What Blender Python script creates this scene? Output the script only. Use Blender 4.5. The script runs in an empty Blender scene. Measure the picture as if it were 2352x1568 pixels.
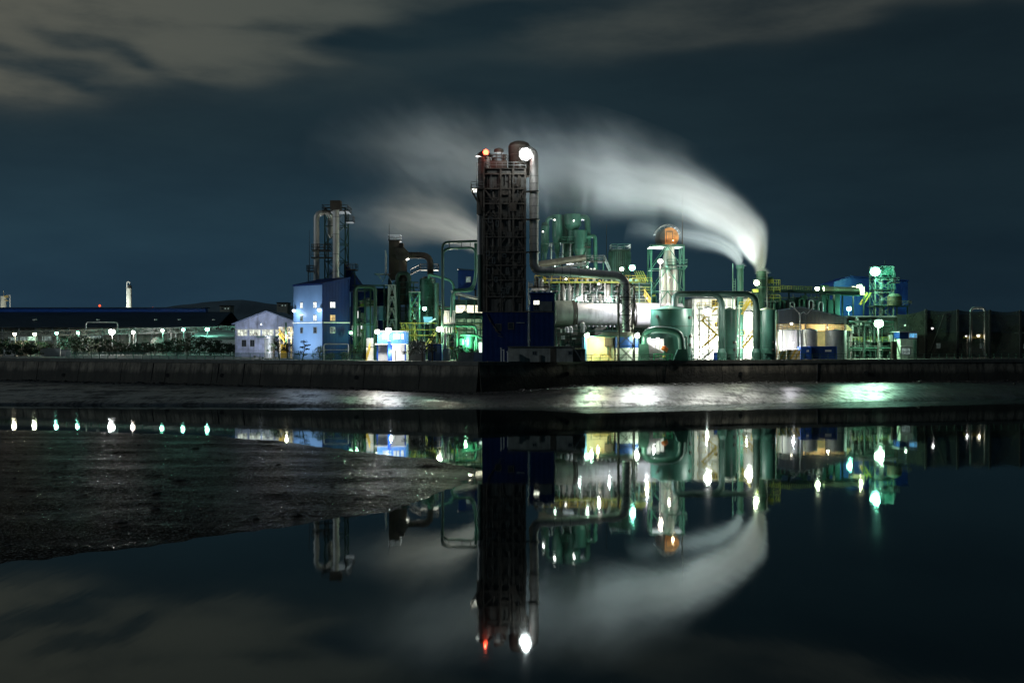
import bpy, math, random
from mathutils import Vector, Matrix
R = math.radians
SC = bpy.context.scene
COL = SC.collection
random.seed(7)

# ------------------------------------------------------------------ camera
F, CX, CY, CZ = 2522.0, 1176.0, 784.0, 10.8      # focal length and centre of a 2352 px wide frame; eye height above the water
G = 6.95                                          # level of the quay ground above the water
cam_d = bpy.data.cameras.new('camera'); cam = bpy.data.objects.new('camera', cam_d); COL.objects.link(cam)
cam.location = (0, 0, CZ); cam.rotation_euler = (R(90), 0, 0)
cam_d.sensor_width = 36; cam_d.lens = 36 * F / 2352; cam_d.clip_start = 0.5; cam_d.clip_end = 9000
SC.camera = cam
SC.view_settings.view_transform = 'Standard'; SC.view_settings.look = 'None'
SC.view_settings.exposure = 0.0; SC.view_settings.gamma = 1.0
SC.render.engine = 'CYCLES'
SC.cycles.use_denoising = True
SC.cycles.max_bounces = 8; SC.cycles.diffuse_bounces = 2; SC.cycles.glossy_bounces = 3
SC.cycles.transmission_bounces = 2; SC.cycles.volume_bounces = 0; SC.cycles.transparent_max_bounces = 8
SC.cycles.sample_clamp_indirect = 3.0; SC.cycles.sample_clamp_direct = 0
SC.cycles.caustics_reflective = False; SC.cycles.caustics_refractive = False
SC.cycles.volume_max_steps = 512

# ------------------------------------------------------------------ world: night sky with lit cloud
class NT:
    """short hand for building node trees"""
    def __init__(s, tree): s.t = tree; s.n = tree.nodes; s.l = tree.links
    def new(s, kind, **kw):
        n = s.n.new(kind)
        for k, v in kw.items(): setattr(n, k, v)
        return n
    def put(s, sock, v):
        if isinstance(v, bpy.types.NodeSocket): s.l.new(v, sock)
        elif v is not None:
            if hasattr(sock.default_value, '__len__') and not hasattr(v, '__len__'): v = [v] * len(sock.default_value)
            if hasattr(v, '__len__') and len(sock.default_value) == 4 and len(v) == 3: v = (*v, 1)
            sock.default_value = v
    def m(s, op, a, b=None, c=None, clamp=False):
        n = s.new('ShaderNodeMath', operation=op, use_clamp=clamp)
        for i, v in enumerate((a, b, c)):
            if v is not None: s.put(n.inputs[i], v)
        return n.outputs[0]
    def mix(s, f, a, b, mode='MIX'):
        n = s.new('ShaderNodeMix', data_type='RGBA', blend_type=mode)
        s.put(n.inputs[0], f); s.put(n.inputs[6], a); s.put(n.inputs[7], b)
        return n.outputs[2]
    def noise(s, vec, scale, detail=4, rough=.55, dist=0):
        n = s.new('ShaderNodeTexNoise'); s.put(n.inputs['Vector'], vec)
        n.inputs['Scale'].default_value = scale; n.inputs['Detail'].default_value = detail
        n.inputs['Roughness'].default_value = rough; n.inputs['Distortion'].default_value = dist
        return n.outputs['Fac']
    def rng(s, v, a, b, c=0., d=1., smooth=False):
        n = s.new('ShaderNodeMapRange', interpolation_type='SMOOTHSTEP' if smooth else 'LINEAR')
        s.put(n.inputs[0], v)
        for i, x in enumerate((a, b, c, d)): s.put(n.inputs[1 + i], x)
        return n.outputs[0]
    def xyz(s, x, y, z):
        n = s.new('ShaderNodeCombineXYZ')
        for i, v in enumerate((x, y, z)): s.put(n.inputs[i], v)
        return n.outputs[0]
    def sep(s, v):
        n = s.new('ShaderNodeSeparateXYZ'); s.put(n.inputs[0], v); return n.outputs
    def curve(s, v, pts):
        n = s.new('ShaderNodeFloatCurve'); s.put(n.inputs['Value'], v); n.inputs['Factor'].default_value = 1
        c = n.mapping.curves[0]
        c.points[0].location = pts[0]; c.points[1].location = pts[-1]
        for p in pts[1:-1]: c.points.new(*p)
        n.mapping.update(); return n.outputs[0]
    def ramp(s, v, stops):
        n = s.new('ShaderNodeValToRGB'); s.put(n.inputs[0], v); e = n.color_ramp.elements
        while len(e) < len(stops): e.new(.5)
        for k, (p, c) in enumerate(stops): e[k].position = p; e[k].color = (*c, 1)
        return n.outputs[0]

world = bpy.data.worlds.new('World'); SC.world = world; world.use_nodes = True
w = NT(world.node_tree); w.n.clear()
sx, sy, sz = w.sep(w.new('ShaderNodeTexCoord').outputs['Generated'])
az = w.m('MULTIPLY', w.m('ARCTAN2', sx, sy), 180 / math.pi)          # degrees right of north (the way the camera faces)
el = w.m('MULTIPLY', w.m('ARCSINE', sz), 180 / math.pi)
base = w.ramp(w.rng(el, -5, 40), [(.0, (.010, .022, .034)), (.13, (.0140, .040, .068)), (.23, (.0130, .036, .055)), (.34, (.0115, .027, .037)), (.46, (.0100, .022, .029)), (1, (.006, .013, .02))])
base = w.mix(w.rng(az, -4, 24, 0, .72, True), base, (.0050, .0125, .0175))
nz1 = w.noise(w.xyz(w.m('MULTIPLY', az, .045), w.m('MULTIPLY', el, .16), 2.3), 1.9, 7, .58)
base = w.mix(1., base, w.xyz(w.rng(nz1, .3, .7, .80, 1.16), w.rng(nz1, .3, .7, .82, 1.12), w.rng(nz1, .3, .7, .86, 1.1)), 'MULTIPLY')
nz2 = w.noise(w.xyz(w.m('MULTIPLY', az, .09), w.m('MULTIPLY', el, .33), 7.1), 1.5, 2, .45)
wz = w.noise(w.xyz(w.m('MULTIPLY', az, .12), w.m('MULTIPLY', el, .25), 4.4), 1., 1.5, .5)
azw = w.m('ADD', az, w.m('MULTIPLY', w.m('SUBTRACT', wz, .5), 9.)); elw = w.m('ADD', el, w.m('MULTIPLY', w.m('SUBTRACT', nz2, .5), 2.6))
def blob(a0, e0, ra, re, tilt, amp):
    c, s_ = math.cos(R(tilt)), math.sin(R(tilt))
    da = w.m('SUBTRACT', azw, a0); de = w.m('SUBTRACT', elw, e0)
    u = w.m('DIVIDE', w.m('ADD', w.m('MULTIPLY', da, c), w.m('MULTIPLY', de, s_)), ra)
    v = w.m('DIVIDE', w.m('SUBTRACT', w.m('MULTIPLY', de, c), w.m('MULTIPLY', da, s_)), re)
    q = w.m('ADD', w.m('MULTIPLY', u, u), w.m('MULTIPLY', v, v))
    return w.m('MULTIPLY', w.m('EXPONENT', w.m('MULTIPLY', q, -1.)), amp)
def blobs(lst):
    tot = None
    for b in lst:
        o = blob(*b); tot = o if tot is None else w.m('ADD', tot, o)
    return tot
cover = blobs([(-22, 15.2, 10, 2.6, 8, .95), (-11, 17.6, 11, 2.0, 5, .8), (-12.5, 14.5, 4.5, 1.1, 16, .55), (-25, 12.1, 3.2, .9, 0, .75),
               (-18.5, 13.4, 3.0, .9, 14, .45), (-10.2, 14.0, 2.0, .45, -6, .42), (-5.0, 12.0, 5.5, .8, -18, .14), (6.0, 16.2, 8, 1.0, 6, .55), (15, 15.9, 10, .8, 5, .62), (2, 18.2, 10, .9, 0, .5), (21, 17.0, 9, 1.1, 0, .6),
               (-30, 20, 20, 5, 0, .6), (20, 24, 30, 4, 0, .5)])
holes = blobs([(-20.3, 13.9, 3.2, .5, -14, .62), (-12.0, 16.0, 2.6, .42, 3, .5), (-7.4, 15.4, 4.0, .6, 6, .5), (-23.6, 12.9, 3.4, .38, -8, .5), (0.5, 16.0, 4.0, .8, 8, .55), (-24, 16.4, 2, .35, 0, .2)])
cov = w.m('SUBTRACT', w.m('MULTIPLY', cover, w.rng(nz1, .30, .66, .34, 1.2)), holes)
cov = w.rng(cov, -.12, 1.15, 0, 1, True)
ccol = w.mix(w.rng(az, -26, -6, 0, 1), (.100, .102, .084), (.068, .080, .072))
ccol = w.mix(w.rng(az, -2, 12, 0, 1), ccol, (.053, .060, .055))
sky = w.mix(w.m('MULTIPLY', cov, .92), base, ccol)
bg = w.new('ShaderNodeBackground'); w.put(bg.inputs[0], sky); bg.inputs[1].default_value = 1.0
w.l.new(bg.outputs[0], w.new('ShaderNodeOutputWorld').inputs[0])

# the moon: one low, weak sun lamp from the left
sun_d = bpy.data.lights.new('moon', 'SUN'); sun_d.energy = .40; sun_d.angle = R(.6); sun_d.color = (.80, .92, 1.0)
sun = bpy.data.objects.new('moon', sun_d); COL.objects.link(sun)
sun.rotation_euler = Vector((.86, .34, -.30)).to_track_quat('-Z', 'Y').to_euler()

# ------------------------------------------------------------------ geometry helpers
def W(px, py, d): return Vector(((px - CX) * d / F, d, CZ - (py - CY) * d / F))
def wx(px, d): return (px - CX) * d / F
def wz_(py, d): return CZ - (py - CY) * d / F
ORG = {}

class MB:
    def __init__(s): s.v = []; s.f = []; s.sm = []
    def add(s, vs, fs, smooth=False):
        o = len(s.v); s.v += [tuple(p) for p in vs]
        s.f += [tuple(i + o for i in f) for f in fs]; s.sm += [smooth] * len(fs); return s
    def box(s, x0, x1, y0, y1, z0, z1):
        if x0 > x1: x0, x1 = x1, x0
        if y0 > y1: y0, y1 = y1, y0
        if z0 > z1: z0, z1 = z1, z0
        v = [(x0, y0, z0), (x1, y0, z0), (x1, y1, z0), (x0, y1, z0), (x0, y0, z1), (x1, y0, z1), (x1, y1, z1), (x0, y1, z1)]
        return s.add(v, [(3, 2, 1, 0), (4, 5, 6, 7), (0, 1, 5, 4), (1, 2, 6, 5), (2, 3, 7, 6), (3, 0, 4, 7)])
    def bar(s, p, q, wd, ht=None):
        p, q = Vector(p), Vector(q); t = q - p
        if t.length < 1e-6: return s
        t.normalize(); up = Vector((0, 0, 1)) if abs(t.z) < .95 else Vector((0, 1, 0))
        a = t.cross(up).normalized() * wd / 2; b = a.cross(t).normalized() * (ht or wd) / 2
        v = [p - a - b, p + a - b, p + a + b, p - a + b, q - a - b, q + a - b, q + a + b, q - a + b]
        return s.add(v, [(3, 2, 1, 0), (4, 5, 6, 7), (0, 1, 5, 4), (1, 2, 6, 5), (2, 3, 7, 6), (3, 0, 4, 7)])
    def tube(s, pts, r, n=10, cap=True):
        pts = [Vector(p) for p in pts]; k = len(pts)
        rs = r if hasattr(r, '__len__') else [r] * k
        t = [(pts[min(i + 1, k - 1)] - pts[max(i - 1, 0)]).normalized() for i in range(k)]
        a = t[0].orthogonal().normalized(); rings = []
        for i in range(k):
            a = (a - t[i] * a.dot(t[i])).normalized(); b = t[i].cross(a)
            rings.append([pts[i] + (a * math.cos(6.28319 * j / n) + b * math.sin(6.28319 * j / n)) * rs[i] for j in range(n)])
        s.add([p for g in rings for p in g], [(i * n + j, i * n + (j + 1) % n, (i + 1) * n + (j + 1) % n, (i + 1) * n + j) for i in range(k - 1) for j in range(n)], True)
        if cap:
            s.add(rings[0], [tuple(range(n))[::-1]]); s.add(rings[-1], [tuple(range(n))])
        return s
    def lathe(s, cx, cy, prof, n=20, cap=True):
        """prof: list of (r, z); repeat a point for a hard edge"""
        for (r0, z0), (r1, z1) in zip(prof, prof[1:]):
            if (r0, z0) == (r1, z1): continue
            A = [(cx + r0 * math.cos(6.28319 * j / n), cy + r0 * math.sin(6.28319 * j / n), z0) for j in range(n)]
            B = [(cx + r1 * math.cos(6.28319 * j / n), cy + r1 * math.sin(6.28319 * j / n), z1) for j in range(n)]
            s.add(A + B, [(j, (j + 1) % n, n + (j + 1) % n, n + j) for j in range(n)], True)
        if cap:
            for (r, z), fl in ((prof[0], True), (prof[-1], False)):
                if r > 1e-3:
                    ring = [(cx + r * math.cos(6.28319 * j / n), cy + r * math.sin(6.28319 * j / n), z) for j in range(n)]
                    s.add(ring, [tuple(range(n))[::-1] if fl else tuple(range(n))])
        return s
    def cyl(s, cx, cy, z0, z1, r, r1=None, n=20): return s.lathe(cx, cy, [(r, z0), (r1 if r1 is not None else r, z1)], n)
    def ring(s, cx, cy, z, R0, r, n=24, arc=1.0, start=0):
        pts = [(cx + R0 * math.cos(6.28319 * (start + arc * j / n)), cy + R0 * math.sin(6.28319 * (start + arc * j / n)), z) for j in range(n + 1)]
        return s.tube(pts, r, 5, False)
    def ball(s, c, r, n=10, sz=1.0):
        c = Vector(c); m = n // 2
        v = [(c.x + r * math.sin(math.pi * i / m) * math.cos(6.28319 * j / n), c.y + r * math.sin(math.pi * i / m) * math.sin(6.28319 * j / n), c.z + r * sz * math.cos(math.pi * i / m)) for i in range(m + 1) for j in range(n)]
        return s.add(v, [(i * n + j, (i + 1) * n + j, (i + 1) * n + (j + 1) % n, i * n + (j + 1) % n) for i in range(m) for j in range(n)], True)
    def prism(s, poly, vec):
        """poly: closed outline of 3-D points, swept along vec"""
        n = len(poly); a = [Vector(p) for p in poly]; b = [p + Vector(vec) for p in a]
        nrm = Vector((0, 0, 0))
        for i in range(n): nrm += (a[i] - a[0]).cross(a[(i + 1) % n] - a[0])
        fl = nrm.dot(Vector(vec)) > 0
        fs = [tuple(range(n)), tuple(range(2 * n - 1, n - 1, -1))] + [(i, n + i, n + (i + 1) % n, (i + 1) % n) for i in range(n)]
        if fl: fs = [f[::-1] for f in fs]
        return s.add(a + b, fs)
    def build(s, name, mat, parent=None, label=None, kind=None):
        o0 = ORG.get(parent.name, Vector((0, 0, 0))) if parent else Vector((0, 0, 0))
        me = bpy.data.meshes.new(name)
        me.from_pydata([(x - o0.x, y - o0.y, z - o0.z) for x, y, z in s.v], [], s.f)
        me.polygons.foreach_set('use_smooth', s.sm)
        mats = mat if isinstance(mat, (list, tuple)) else [mat]
        for m_ in mats: me.materials.append(m_)
        me.update()
        ob = bpy.data.objects.new(name, me); COL.objects.link(ob)
        if parent: ob.parent = parent
        ORG[ob.name] = o0
        if label: ob['label'] = label
        if kind: ob['kind'] = kind
        return ob

def thing(name, label, cat, loc, group=None):
    o = bpy.data.objects.new(name, None); COL.objects.link(o)
    o.location = loc; o.empty_display_size = .5; ORG[o.name] = Vector(loc)
    o['label'] = label; o['category'] = cat
    if group: o['group'] = group
    return o
def single(mb, name, mat, label, cat, group=None):
    o = mb.build(name, mat); o['label'] = label; o['category'] = cat
    if group: o['group'] = group
    return o
def stuff(o, kind): o['kind'] = kind; return o
def copy_tree(o, parent=None):
    c = o.copy(); COL.objects.link(c); c.parent = parent
    if o.name in ORG: ORG[c.name] = ORG[o.name].copy()
    for ch in list(o.children): copy_tree(ch, c)
    return c
ORD = ['first', 'second', 'third', 'fourth', 'fifth', 'sixth', 'seventh', 'eighth', 'ninth', 'tenth', 'eleventh', 'twelfth', 'thirteenth', 'fourteenth', 'fifteenth', 'sixteenth', 'seventeenth', 'eighteenth', 'nineteenth', 'twentieth', 'twenty-first', 'twenty-second', 'twenty-third', 'twenty-fourth', 'twenty-fifth', 'twenty-sixth', 'twenty-seventh', 'twenty-eighth']

def fillet(pts, rad, seg=6):
    pts = [Vector(p) for p in pts]; out = [pts[0]]
    for a, b, c in zip(pts, pts[1:], pts[2:]):
        u = (a - b); v = (c - b); k = min(rad, u.length * .48, v.length * .48)
        p, q = b + u.normalized() * k, b + v.normalized() * k
        for i in range(seg + 1):
            t = i / seg; out.append(p * (1 - t) ** 2 + b * 2 * t * (1 - t) + q * t * t)
    out.append(pts[-1]); return out

# ------------------------------------------------------------------ materials
MATS = {}
def mat(name, col, rough=.6, metal=0., var=.25, vscale=.6, bump=0., bscale=3., corr=0., stain=0., spec=.5, stretch=1.):
    """painted / plain surface: noise in colour and gloss, optional corrugation of corr metres pitch, vertical streak stains"""
    if name in MATS: return MATS[name]
    m = bpy.data.materials.new(name); m.use_nodes = True; t = NT(m.node_tree); t.n.clear()
    b = t.new('ShaderNodeBsdfPrincipled'); t.l.new(b.outputs[0], t.new('ShaderNodeOutputMaterial').inputs[0])
    pos = t.new('ShaderNodeNewGeometry').outputs['Position']; x, y, z = t.sep(pos)
    n1 = t.noise(t.xyz(x, y, t.m('MULTIPLY', z, stretch)), vscale, 5, .6)
    f = t.rng(n1, .3, .7, 1 - var, 1 + var)
    c = t.mix(1., col, t.xyz(f, f, f), 'MULTIPLY')
    if stain:
        n2 = t.noise(t.xyz(t.m('MULTIPLY', x, 1.), t.m('MULTIPLY', y, 1.), t.m('MULTIPLY', z, .09)), 1.3, 4, .6)
        c = t.mix(t.rng(n2, .5, .72, 0, stain), c, (.035, .028, .02))
    t.put(b.inputs['Base Color'], c)
    t.put(b.inputs['Roughness'], t.rng(n1, .3, .7, max(.05, rough - .1), min(1, rough + .12)))
    b.inputs['Metallic'].default_value = metal; b.inputs['Specular IOR Level'].default_value = spec
    hgt = None
    if corr:
        s_ = t.m('SINE', t.m('MULTIPLY', t.m('ADD', x, t.m('MULTIPLY', y, .93)), 6.28319 / corr)); hgt = t.m('MULTIPLY', s_, .012)
    if bump:
        nb = t.m('MULTIPLY', t.noise(pos, bscale, 5, .6), bump); hgt = nb if hgt is None else t.m('ADD', hgt, nb)
    if hgt is not None:
        bn = t.new('ShaderNodeBump'); bn.inputs['Strength'].default_value = .8; bn.inputs['Distance'].default_value = 1.
        t.put(bn.inputs['Height'], hgt); t.l.new(bn.outputs[0], b.inputs['Normal'])
    MATS[name] = m; return m
def emit(name, col, strength, var=0.):
    if name in MATS: return MATS[name]
    m = bpy.data.materials.new(name); m.use_nodes = True; t = NT(m.node_tree); t.n.clear()
    e = t.new('ShaderNodeEmission'); t.put(e.inputs[0], col); e.inputs[1].default_value = strength
    if var:
        pos = t.new('ShaderNodeNewGeometry').outputs['Position']
        t.put(e.inputs[1], t.rng(t.noise(pos, 1.7, 3), .35, .65, strength * (1 - var), strength * (1 + var)))
    t.l.new(e.outputs[0], t.new('ShaderNodeOutputMaterial').inputs[0]); MATS[name] = m; return m

M_DARK = mat('dark steel', (.050, .047, .040), .55, .3, .45, .8, stain=.4)
M_TOWER = mat('dark brown cladding', (.115, .112, .098), .7, 0, .55, .35, corr=.9, stain=.35)
M_TOWER_STEEL = mat('weathered brown steel', (.125, .112, .092), .55, .2, .5, .9, stain=.4)
M_STEEL = mat('grey steel', (.22, .23, .22), .45, .6, .3, .9)
M_SILVER = mat('aluminium jacket', (.58, .56, .52), .36, .30, .18, .5, stain=.25, stretch=.2)
M_GALV = mat('galvanised steel', (.40, .42, .42), .5, .5, .25, 1.)
M_GREEN = mat('green tank paint', (.034, .120, .088), .42, 0, .25, .35, stain=.3)
M_GREEN_D = mat('dark green paint', (.020, .062, .046), .5, 0, .35, .6, stain=.3)
M_GREEN_S = mat('green painted steel', (.055, .17, .12), .45, .1, .3, .8)
M_BLUE = mat('blue cladding', (.012, .055, .22), .5, 0, .12, .3, corr=1.1, stain=.08)
M_BLUE_L = mat('light and lit blue cladding', (.14, .25, .43), .5, 0, .10, .25, corr=1.1, stain=.05)
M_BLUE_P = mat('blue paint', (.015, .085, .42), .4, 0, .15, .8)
M_NAVY = mat('navy and shaded blue cladding', (.005, .026, .120), .6, 0, .25, .3, corr=1., stain=.15, spec=.2)
M_WHITE = mat('white cladding', (.72, .72, .70), .55, 0, .10, .4, corr=.9, stain=.12)
M_WHITE_P = mat('white paint', (.78, .78, .74), .4, 0, .08, .5, stain=.08)
M_OLDWHITE = mat('weathered pale blue cladding', (.46, .52, .70), .6, 0, .38, .55, corr=1.2, stain=.45)
M_YEL = mat('yellow paint', (.62, .44, .05), .5, 0, .2, 1.)
M_YELG = mat('yellow green paint', (.30, .34, .06), .5, 0, .25, 1.)
M_CONC = mat('concrete', (.26, .26, .24), .85, 0, .25, .5, .03, 4., stain=.4)
M_CONC_D = mat('dark concrete', (.12, .125, .11), .9, 0, .3, .4, .03, 4., stain=.4)
M_ROOF = mat('dark roof sheet', (.020, .040, .062), .55, 0, .3, .2, corr=1.4, stain=.2)
M_BLACK = mat('black void', (.012, .014, .014), .8)
M_KILN = mat('kiln steel', (.46, .46, .47), .42, .3, .35, .22, .02, 2., stain=.4)
M_RUST = mat('rusty steel', (.085, .072, .056), .7, .2, .4, .7, stain=.5)
M_ORANGE = mat('rust orange plate', (.62, .26, .07), .6, .1, .45, .9, stain=.25)
M_ORANGE_P = mat('orange paint', (.75, .17, .02), .5)
M_GLASS_D = mat('dark window glass', (.03, .035, .04), .12, 0, .1)
M_TRUNK = mat('bark', (.07, .055, .04), .9)
def lit(name, c, s_, v=.35): return emit(name, c, s_, v)
E_WIN = lit('lit window cool', (.92, .98, 1.), 1.5); E_WIN_W = lit('lit window warm', (1., .72, .30), .8); E_WIN_D = lit('dim window', (.55, .75, .68), .28, .6)
E_HALL = lit('lit hall interior', (1., .93, .68), 1.6, .5); E_HALL_G = lit('lit green interior', (.62, 1., .72), .9, .6)
# ------------------------------------------------------------------ the setting: ground, water, mud, quay
WALLP = [(-420, 385), (-117.5, 252), (-6.1, 203), (14.7, 213), (55.9, 226), (111, 238), (420, 300)]
def interp(tab, x):
    if x <= tab[0][0]: return tab[0][1]
    for (a, b), (c, d) in zip(tab, tab[1:]):
        if x <= c: return b + (d - b) * (x - a) / (c - a)
    return tab[-1][1]
def wall_y(x): return interp(WALLP, x)

def sheet(name, pts, z, mat_, kind='structure'):
    mb = MB(); mb.add([(x, y, z) for x, y in pts], [tuple(range(len(pts)))]); o = mb.build(name, mat_); o['kind'] = kind; return o

M_GROUND = mat('yard concrete', (.16, .165, .15), .8, 0, .35, .15, .02, 3., stain=0)
land = [(x, y + .3) for x, y in WALLP]
gmb = MB(); far = [(4000, 300), (4000, 6000), (-4000, 6000), (-4000, 385)]
gp = [(-4000, 900)] + land + [(4000, 900)]
for (a, b), (c, d) in zip(gp, gp[1:]):
    gmb.add([(a, b, G), (c, d, G), (c, 6000, G), (a, 6000, G)], [(0, 1, 2, 3)])
stuff(gmb.build('ground', M_GROUND), 'structure')

# still water at low tide
m = bpy.data.materials.new('still water'); m.use_nodes = True; t = NT(m.node_tree); t.n.clear()
gl = t.new('ShaderNodeBsdfGlossy'); gl.inputs['Color'].default_value = (.88, .96, .95, 1)
df = t.new('ShaderNodeBsdfDiffuse'); df.inputs['Color'].default_value = (.004, .008, .009, 1)
pos = t.new('ShaderNodeNewGeometry').outputs['Position']; x, y, z = t.sep(pos)
nn = t.noise(t.xyz(t.m('MULTIPLY', x, .05), t.m('MULTIPLY', y, .09), 0.), 1., 3)
t.put(gl.inputs['Roughness'], t.rng(nn, .3, .7, .018, .038))
fr = t.new('ShaderNodeFresnel'); fr.inputs['IOR'].default_value = 1.56
bn = t.new('ShaderNodeBump'); bn.inputs['Strength'].default_value = .16; bn.inputs['Distance'].default_value = .02
t.put(bn.inputs['Height'], t.noise(t.xyz(t.m('MULTIPLY', x, .9), t.m('MULTIPLY', y, .22), 0.), 1., 2))
t.l.new(bn.outputs[0], gl.inputs['Normal'])
mx = t.new('ShaderNodeMixShader'); t.put(mx.inputs[0], fr.outputs[0]); t.l.new(df.outputs[0], mx.inputs[1]); t.l.new(gl.outputs[0], mx.inputs[2])
t.l.new(mx.outputs[0], t.new('ShaderNodeOutputMaterial').inputs[0])
sheet('water', [(-500, -80), (500, -80), (500, 420), (-500, 420)], 0.0, m)

# mud
def mud_mat(name, col, rough, r2, bump, bs, fine, spec=.5, grit=False):
    m = bpy.data.materials.new(name); m.use_nodes = True; t = NT(m.node_tree); t.n.clear()
    b = t.new('ShaderNodeBsdfPrincipled'); t.l.new(b.outputs[0], t.new('ShaderNodeOutputMaterial').inputs[0])
    pos = t.new('ShaderNodeNewGeometry').outputs['Position']; x, y, z = t.sep(pos)
    n1 = t.noise(pos, .25, 6, .65); n2 = t.noise(pos, bs, 6, .72)
    c = t.mix(t.rng(n1, .35, .65), tuple(v * .55 for v in col), col)
    t.put(b.inputs['Base Color'], c); b.inputs['Specular IOR Level'].default_value = spec
    wet = t.noise(t.xyz(t.m('MULTIPLY', x, .06), t.m('MULTIPLY', y, .22), 0.), 1., 5, .6)
    ro = t.rng(wet, .38, .62, rough, r2)
    if not grit:
        p1 = t.noise(t.xyz(t.m('MULTIPLY', x, .13), t.m('MULTIPLY', y, .16), 3.), 1., 6, .7); p2 = t.noise(t.xyz(t.m('MULTIPLY', x, 1.5), t.m('MULTIPLY', y, .30), 9.), 1., 3, .6)
        dry = t.rng(t.m('ADD', t.m('MULTIPLY', p1, .72), t.m('MULTIPLY', p2, .28)), .44, .58)
        ro = t.m('ADD', ro, t.m('MULTIPLY', dry, .22)); t.put(b.inputs['Specular IOR Level'], t.rng(dry, 0, 1, spec, spec * .25))
    if grit:
        g = t.noise(pos, 7., 3, .6); ro = t.m('MAXIMUM', t.m('MULTIPLY', ro, t.rng(g, .38, .48, .30, 1.3)), .10)
        t.put(b.inputs['Specular IOR Level'], t.rng(g, .37, .45, spec * 3., spec * .10))
    t.put(b.inputs['Roughness'], ro)
    if not grit:
        b.inputs['Coat Weight'].default_value = 1.; b.inputs['Coat Roughness'].default_value = .30; b.inputs['Coat IOR'].default_value = 1.5; t.put(b.inputs['Coat Weight'], t.rng(dry, .2, .9, 1, .05))
    bn = t.new('ShaderNodeBump'); bn.inputs['Strength'].default_value = 1.; bn.inputs['Distance'].default_value = 1.
    n3 = t.noise(pos, fine, 3, .7)
    h = t.m('ADD', t.m('MULTIPLY', n2, bump), t.m('MULTIPLY', n3, bump * .35))
    t.put(bn.inputs['Height'], h); t.l.new(bn.outputs[0], b.inputs['Normal'])
    if not grit:
        b2 = t.new('ShaderNodeBump'); b2.inputs['Strength'].default_value = 1.; b2.inputs['Distance'].default_value = 1.
        t.put(b2.inputs['Height'], t.m('MULTIPLY', t.noise(t.xyz(t.m('MULTIPLY', x, .45), t.m('MULTIPLY', y, .35), 5.), 1., 6, .68), .26)); t.l.new(b2.outputs[0], b.inputs['Coat Normal'])
    return m
M_MUD1 = mud_mat('wet tidal mud', (.045, .047, .047), .24, .40, .06, 1.1, 4.5, 1.)
M_MUD2 = mud_mat('gritty tidal mud', (.030, .026, .020), .30, .62, .038, 2.6, 9., .30, True)

from mathutils import noise as MN
def grid(name, xs, ys, fz, mat_):
    nx, ny = len(xs), len(ys)
    v = [(x, y, fz(x, y)) for y in ys for x in xs]
    keep = [(j * nx + i, j * nx + i + 1, (j + 1) * nx + i + 1, (j + 1) * nx + i) for j in range(ny - 1) for i in range(nx - 1)]
    keep = [f for f in keep if max(v[i][2] for i in f) > -.25]
    mb = MB(); used = {}; 
    for f in keep:
        for i in f: used.setdefault(i, len(used))
    mb.v = [v[i] for i in used]; mb.f = [tuple(used[i] for i in f) for f in keep]; mb.sm = [True] * len(keep)
    o = mb.build(name, mat_); o['kind'] = 'structure'; return o
SHORE = [(-420, 205), (-140, 193), (-88, 187), (-60, 185.5), (-46.8, 184), (-12, 182), (8, 182), (28.6, 187), (43.8, 193), (69, 200), (99, 212), (420, 260)]
ZB = [(-420, 2.0), (-117, 2.0), (-60, 1.9), (-30, 1.7), (-6, 1.3), (5, 1.8), (14, 2.4), (56, 2.5), (111, 2.2), (420, 2.2)]
def bank_z(x, y):
    s = interp(SHORE, x) + 1.1 * MN.noise(Vector((x * .07, 3.1, 0))) + .35 * MN.noise(Vector((x * .5, 7, 0)))
    wl = wall_y(x) - 1.3
    tt = (y - s) / max(1, wl - s)
    z = interp(ZB, x) * (min(1, tt * 1.4) ** (.45 if x < -40 else (.72 if x > 0 else .72 + .27 * x / 40))) if tt > 0 else (y - s) * .08
    a = min(1, max(0, (y - s) * .12))
    z += a * (.10 * MN.noise(Vector((x * .10, y * .22, 1))) + .05 * MN.noise(Vector((x * .5, y * .9, 4))) + .02 * MN.noise(Vector((x * 1.6, y * 2.1, 9))))
    if tt > .82: z += (tt - .82) * 1.6 * max(0, MN.noise(Vector((x * .9, y * .9, 5))))
    return z
xs = [-300 + i * 6 for i in range(29)] + [-127 + i * .62 for i in range(418)] + [132 + i * 6 for i in range(30)]
ys = [176 + i * .55 for i in range(165)] + [267 + 3 * i for i in range(30)]
def bz(x, y): return bank_z(x, y) if y < wall_y(x) + 1.2 else -1
grid('mud_bank', xs, ys, bz, M_MUD1)

FLAT = [(-600, 987), (0, 987), (130, 988), (250, 992), (480, 1000), (640, 1012), (780, 1030), (900, 1045), (1000, 1056), (1060, 1070), (1098, 1083), (1085, 1096), (1040, 1115), (960, 1150), (860, 1175), (720, 1200), (560, 1222), (400, 1245), (200, 1270), (0, 1296), (-600, 1350)]
FP = [((px - CX) * F * CZ / (py - CY) / F, F * CZ / (py - CY)) for px, py in FLAT]
def poly_sd(x, y):
    ins = False; dm = 1e9
    n = len(FP)
    for i in range(n):
        ax, ay = FP[i]; bx, by = FP[(i + 1) % n]
        if (ay > y) != (by > y) and x < (bx - ax) * (y - ay) / (by - ay) + ax: ins = not ins
        ex, ey = bx - ax, by - ay; l2 = ex * ex + ey * ey
        tt = max(0, min(1, ((x - ax) * ex + (y - ay) * ey) / l2)); q = (x - ax - tt * ex) ** 2 + (y - ay - tt * ey) ** 2
        if q < dm: dm = q
    return math.sqrt(dm) * (1 if ins else -1)
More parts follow.
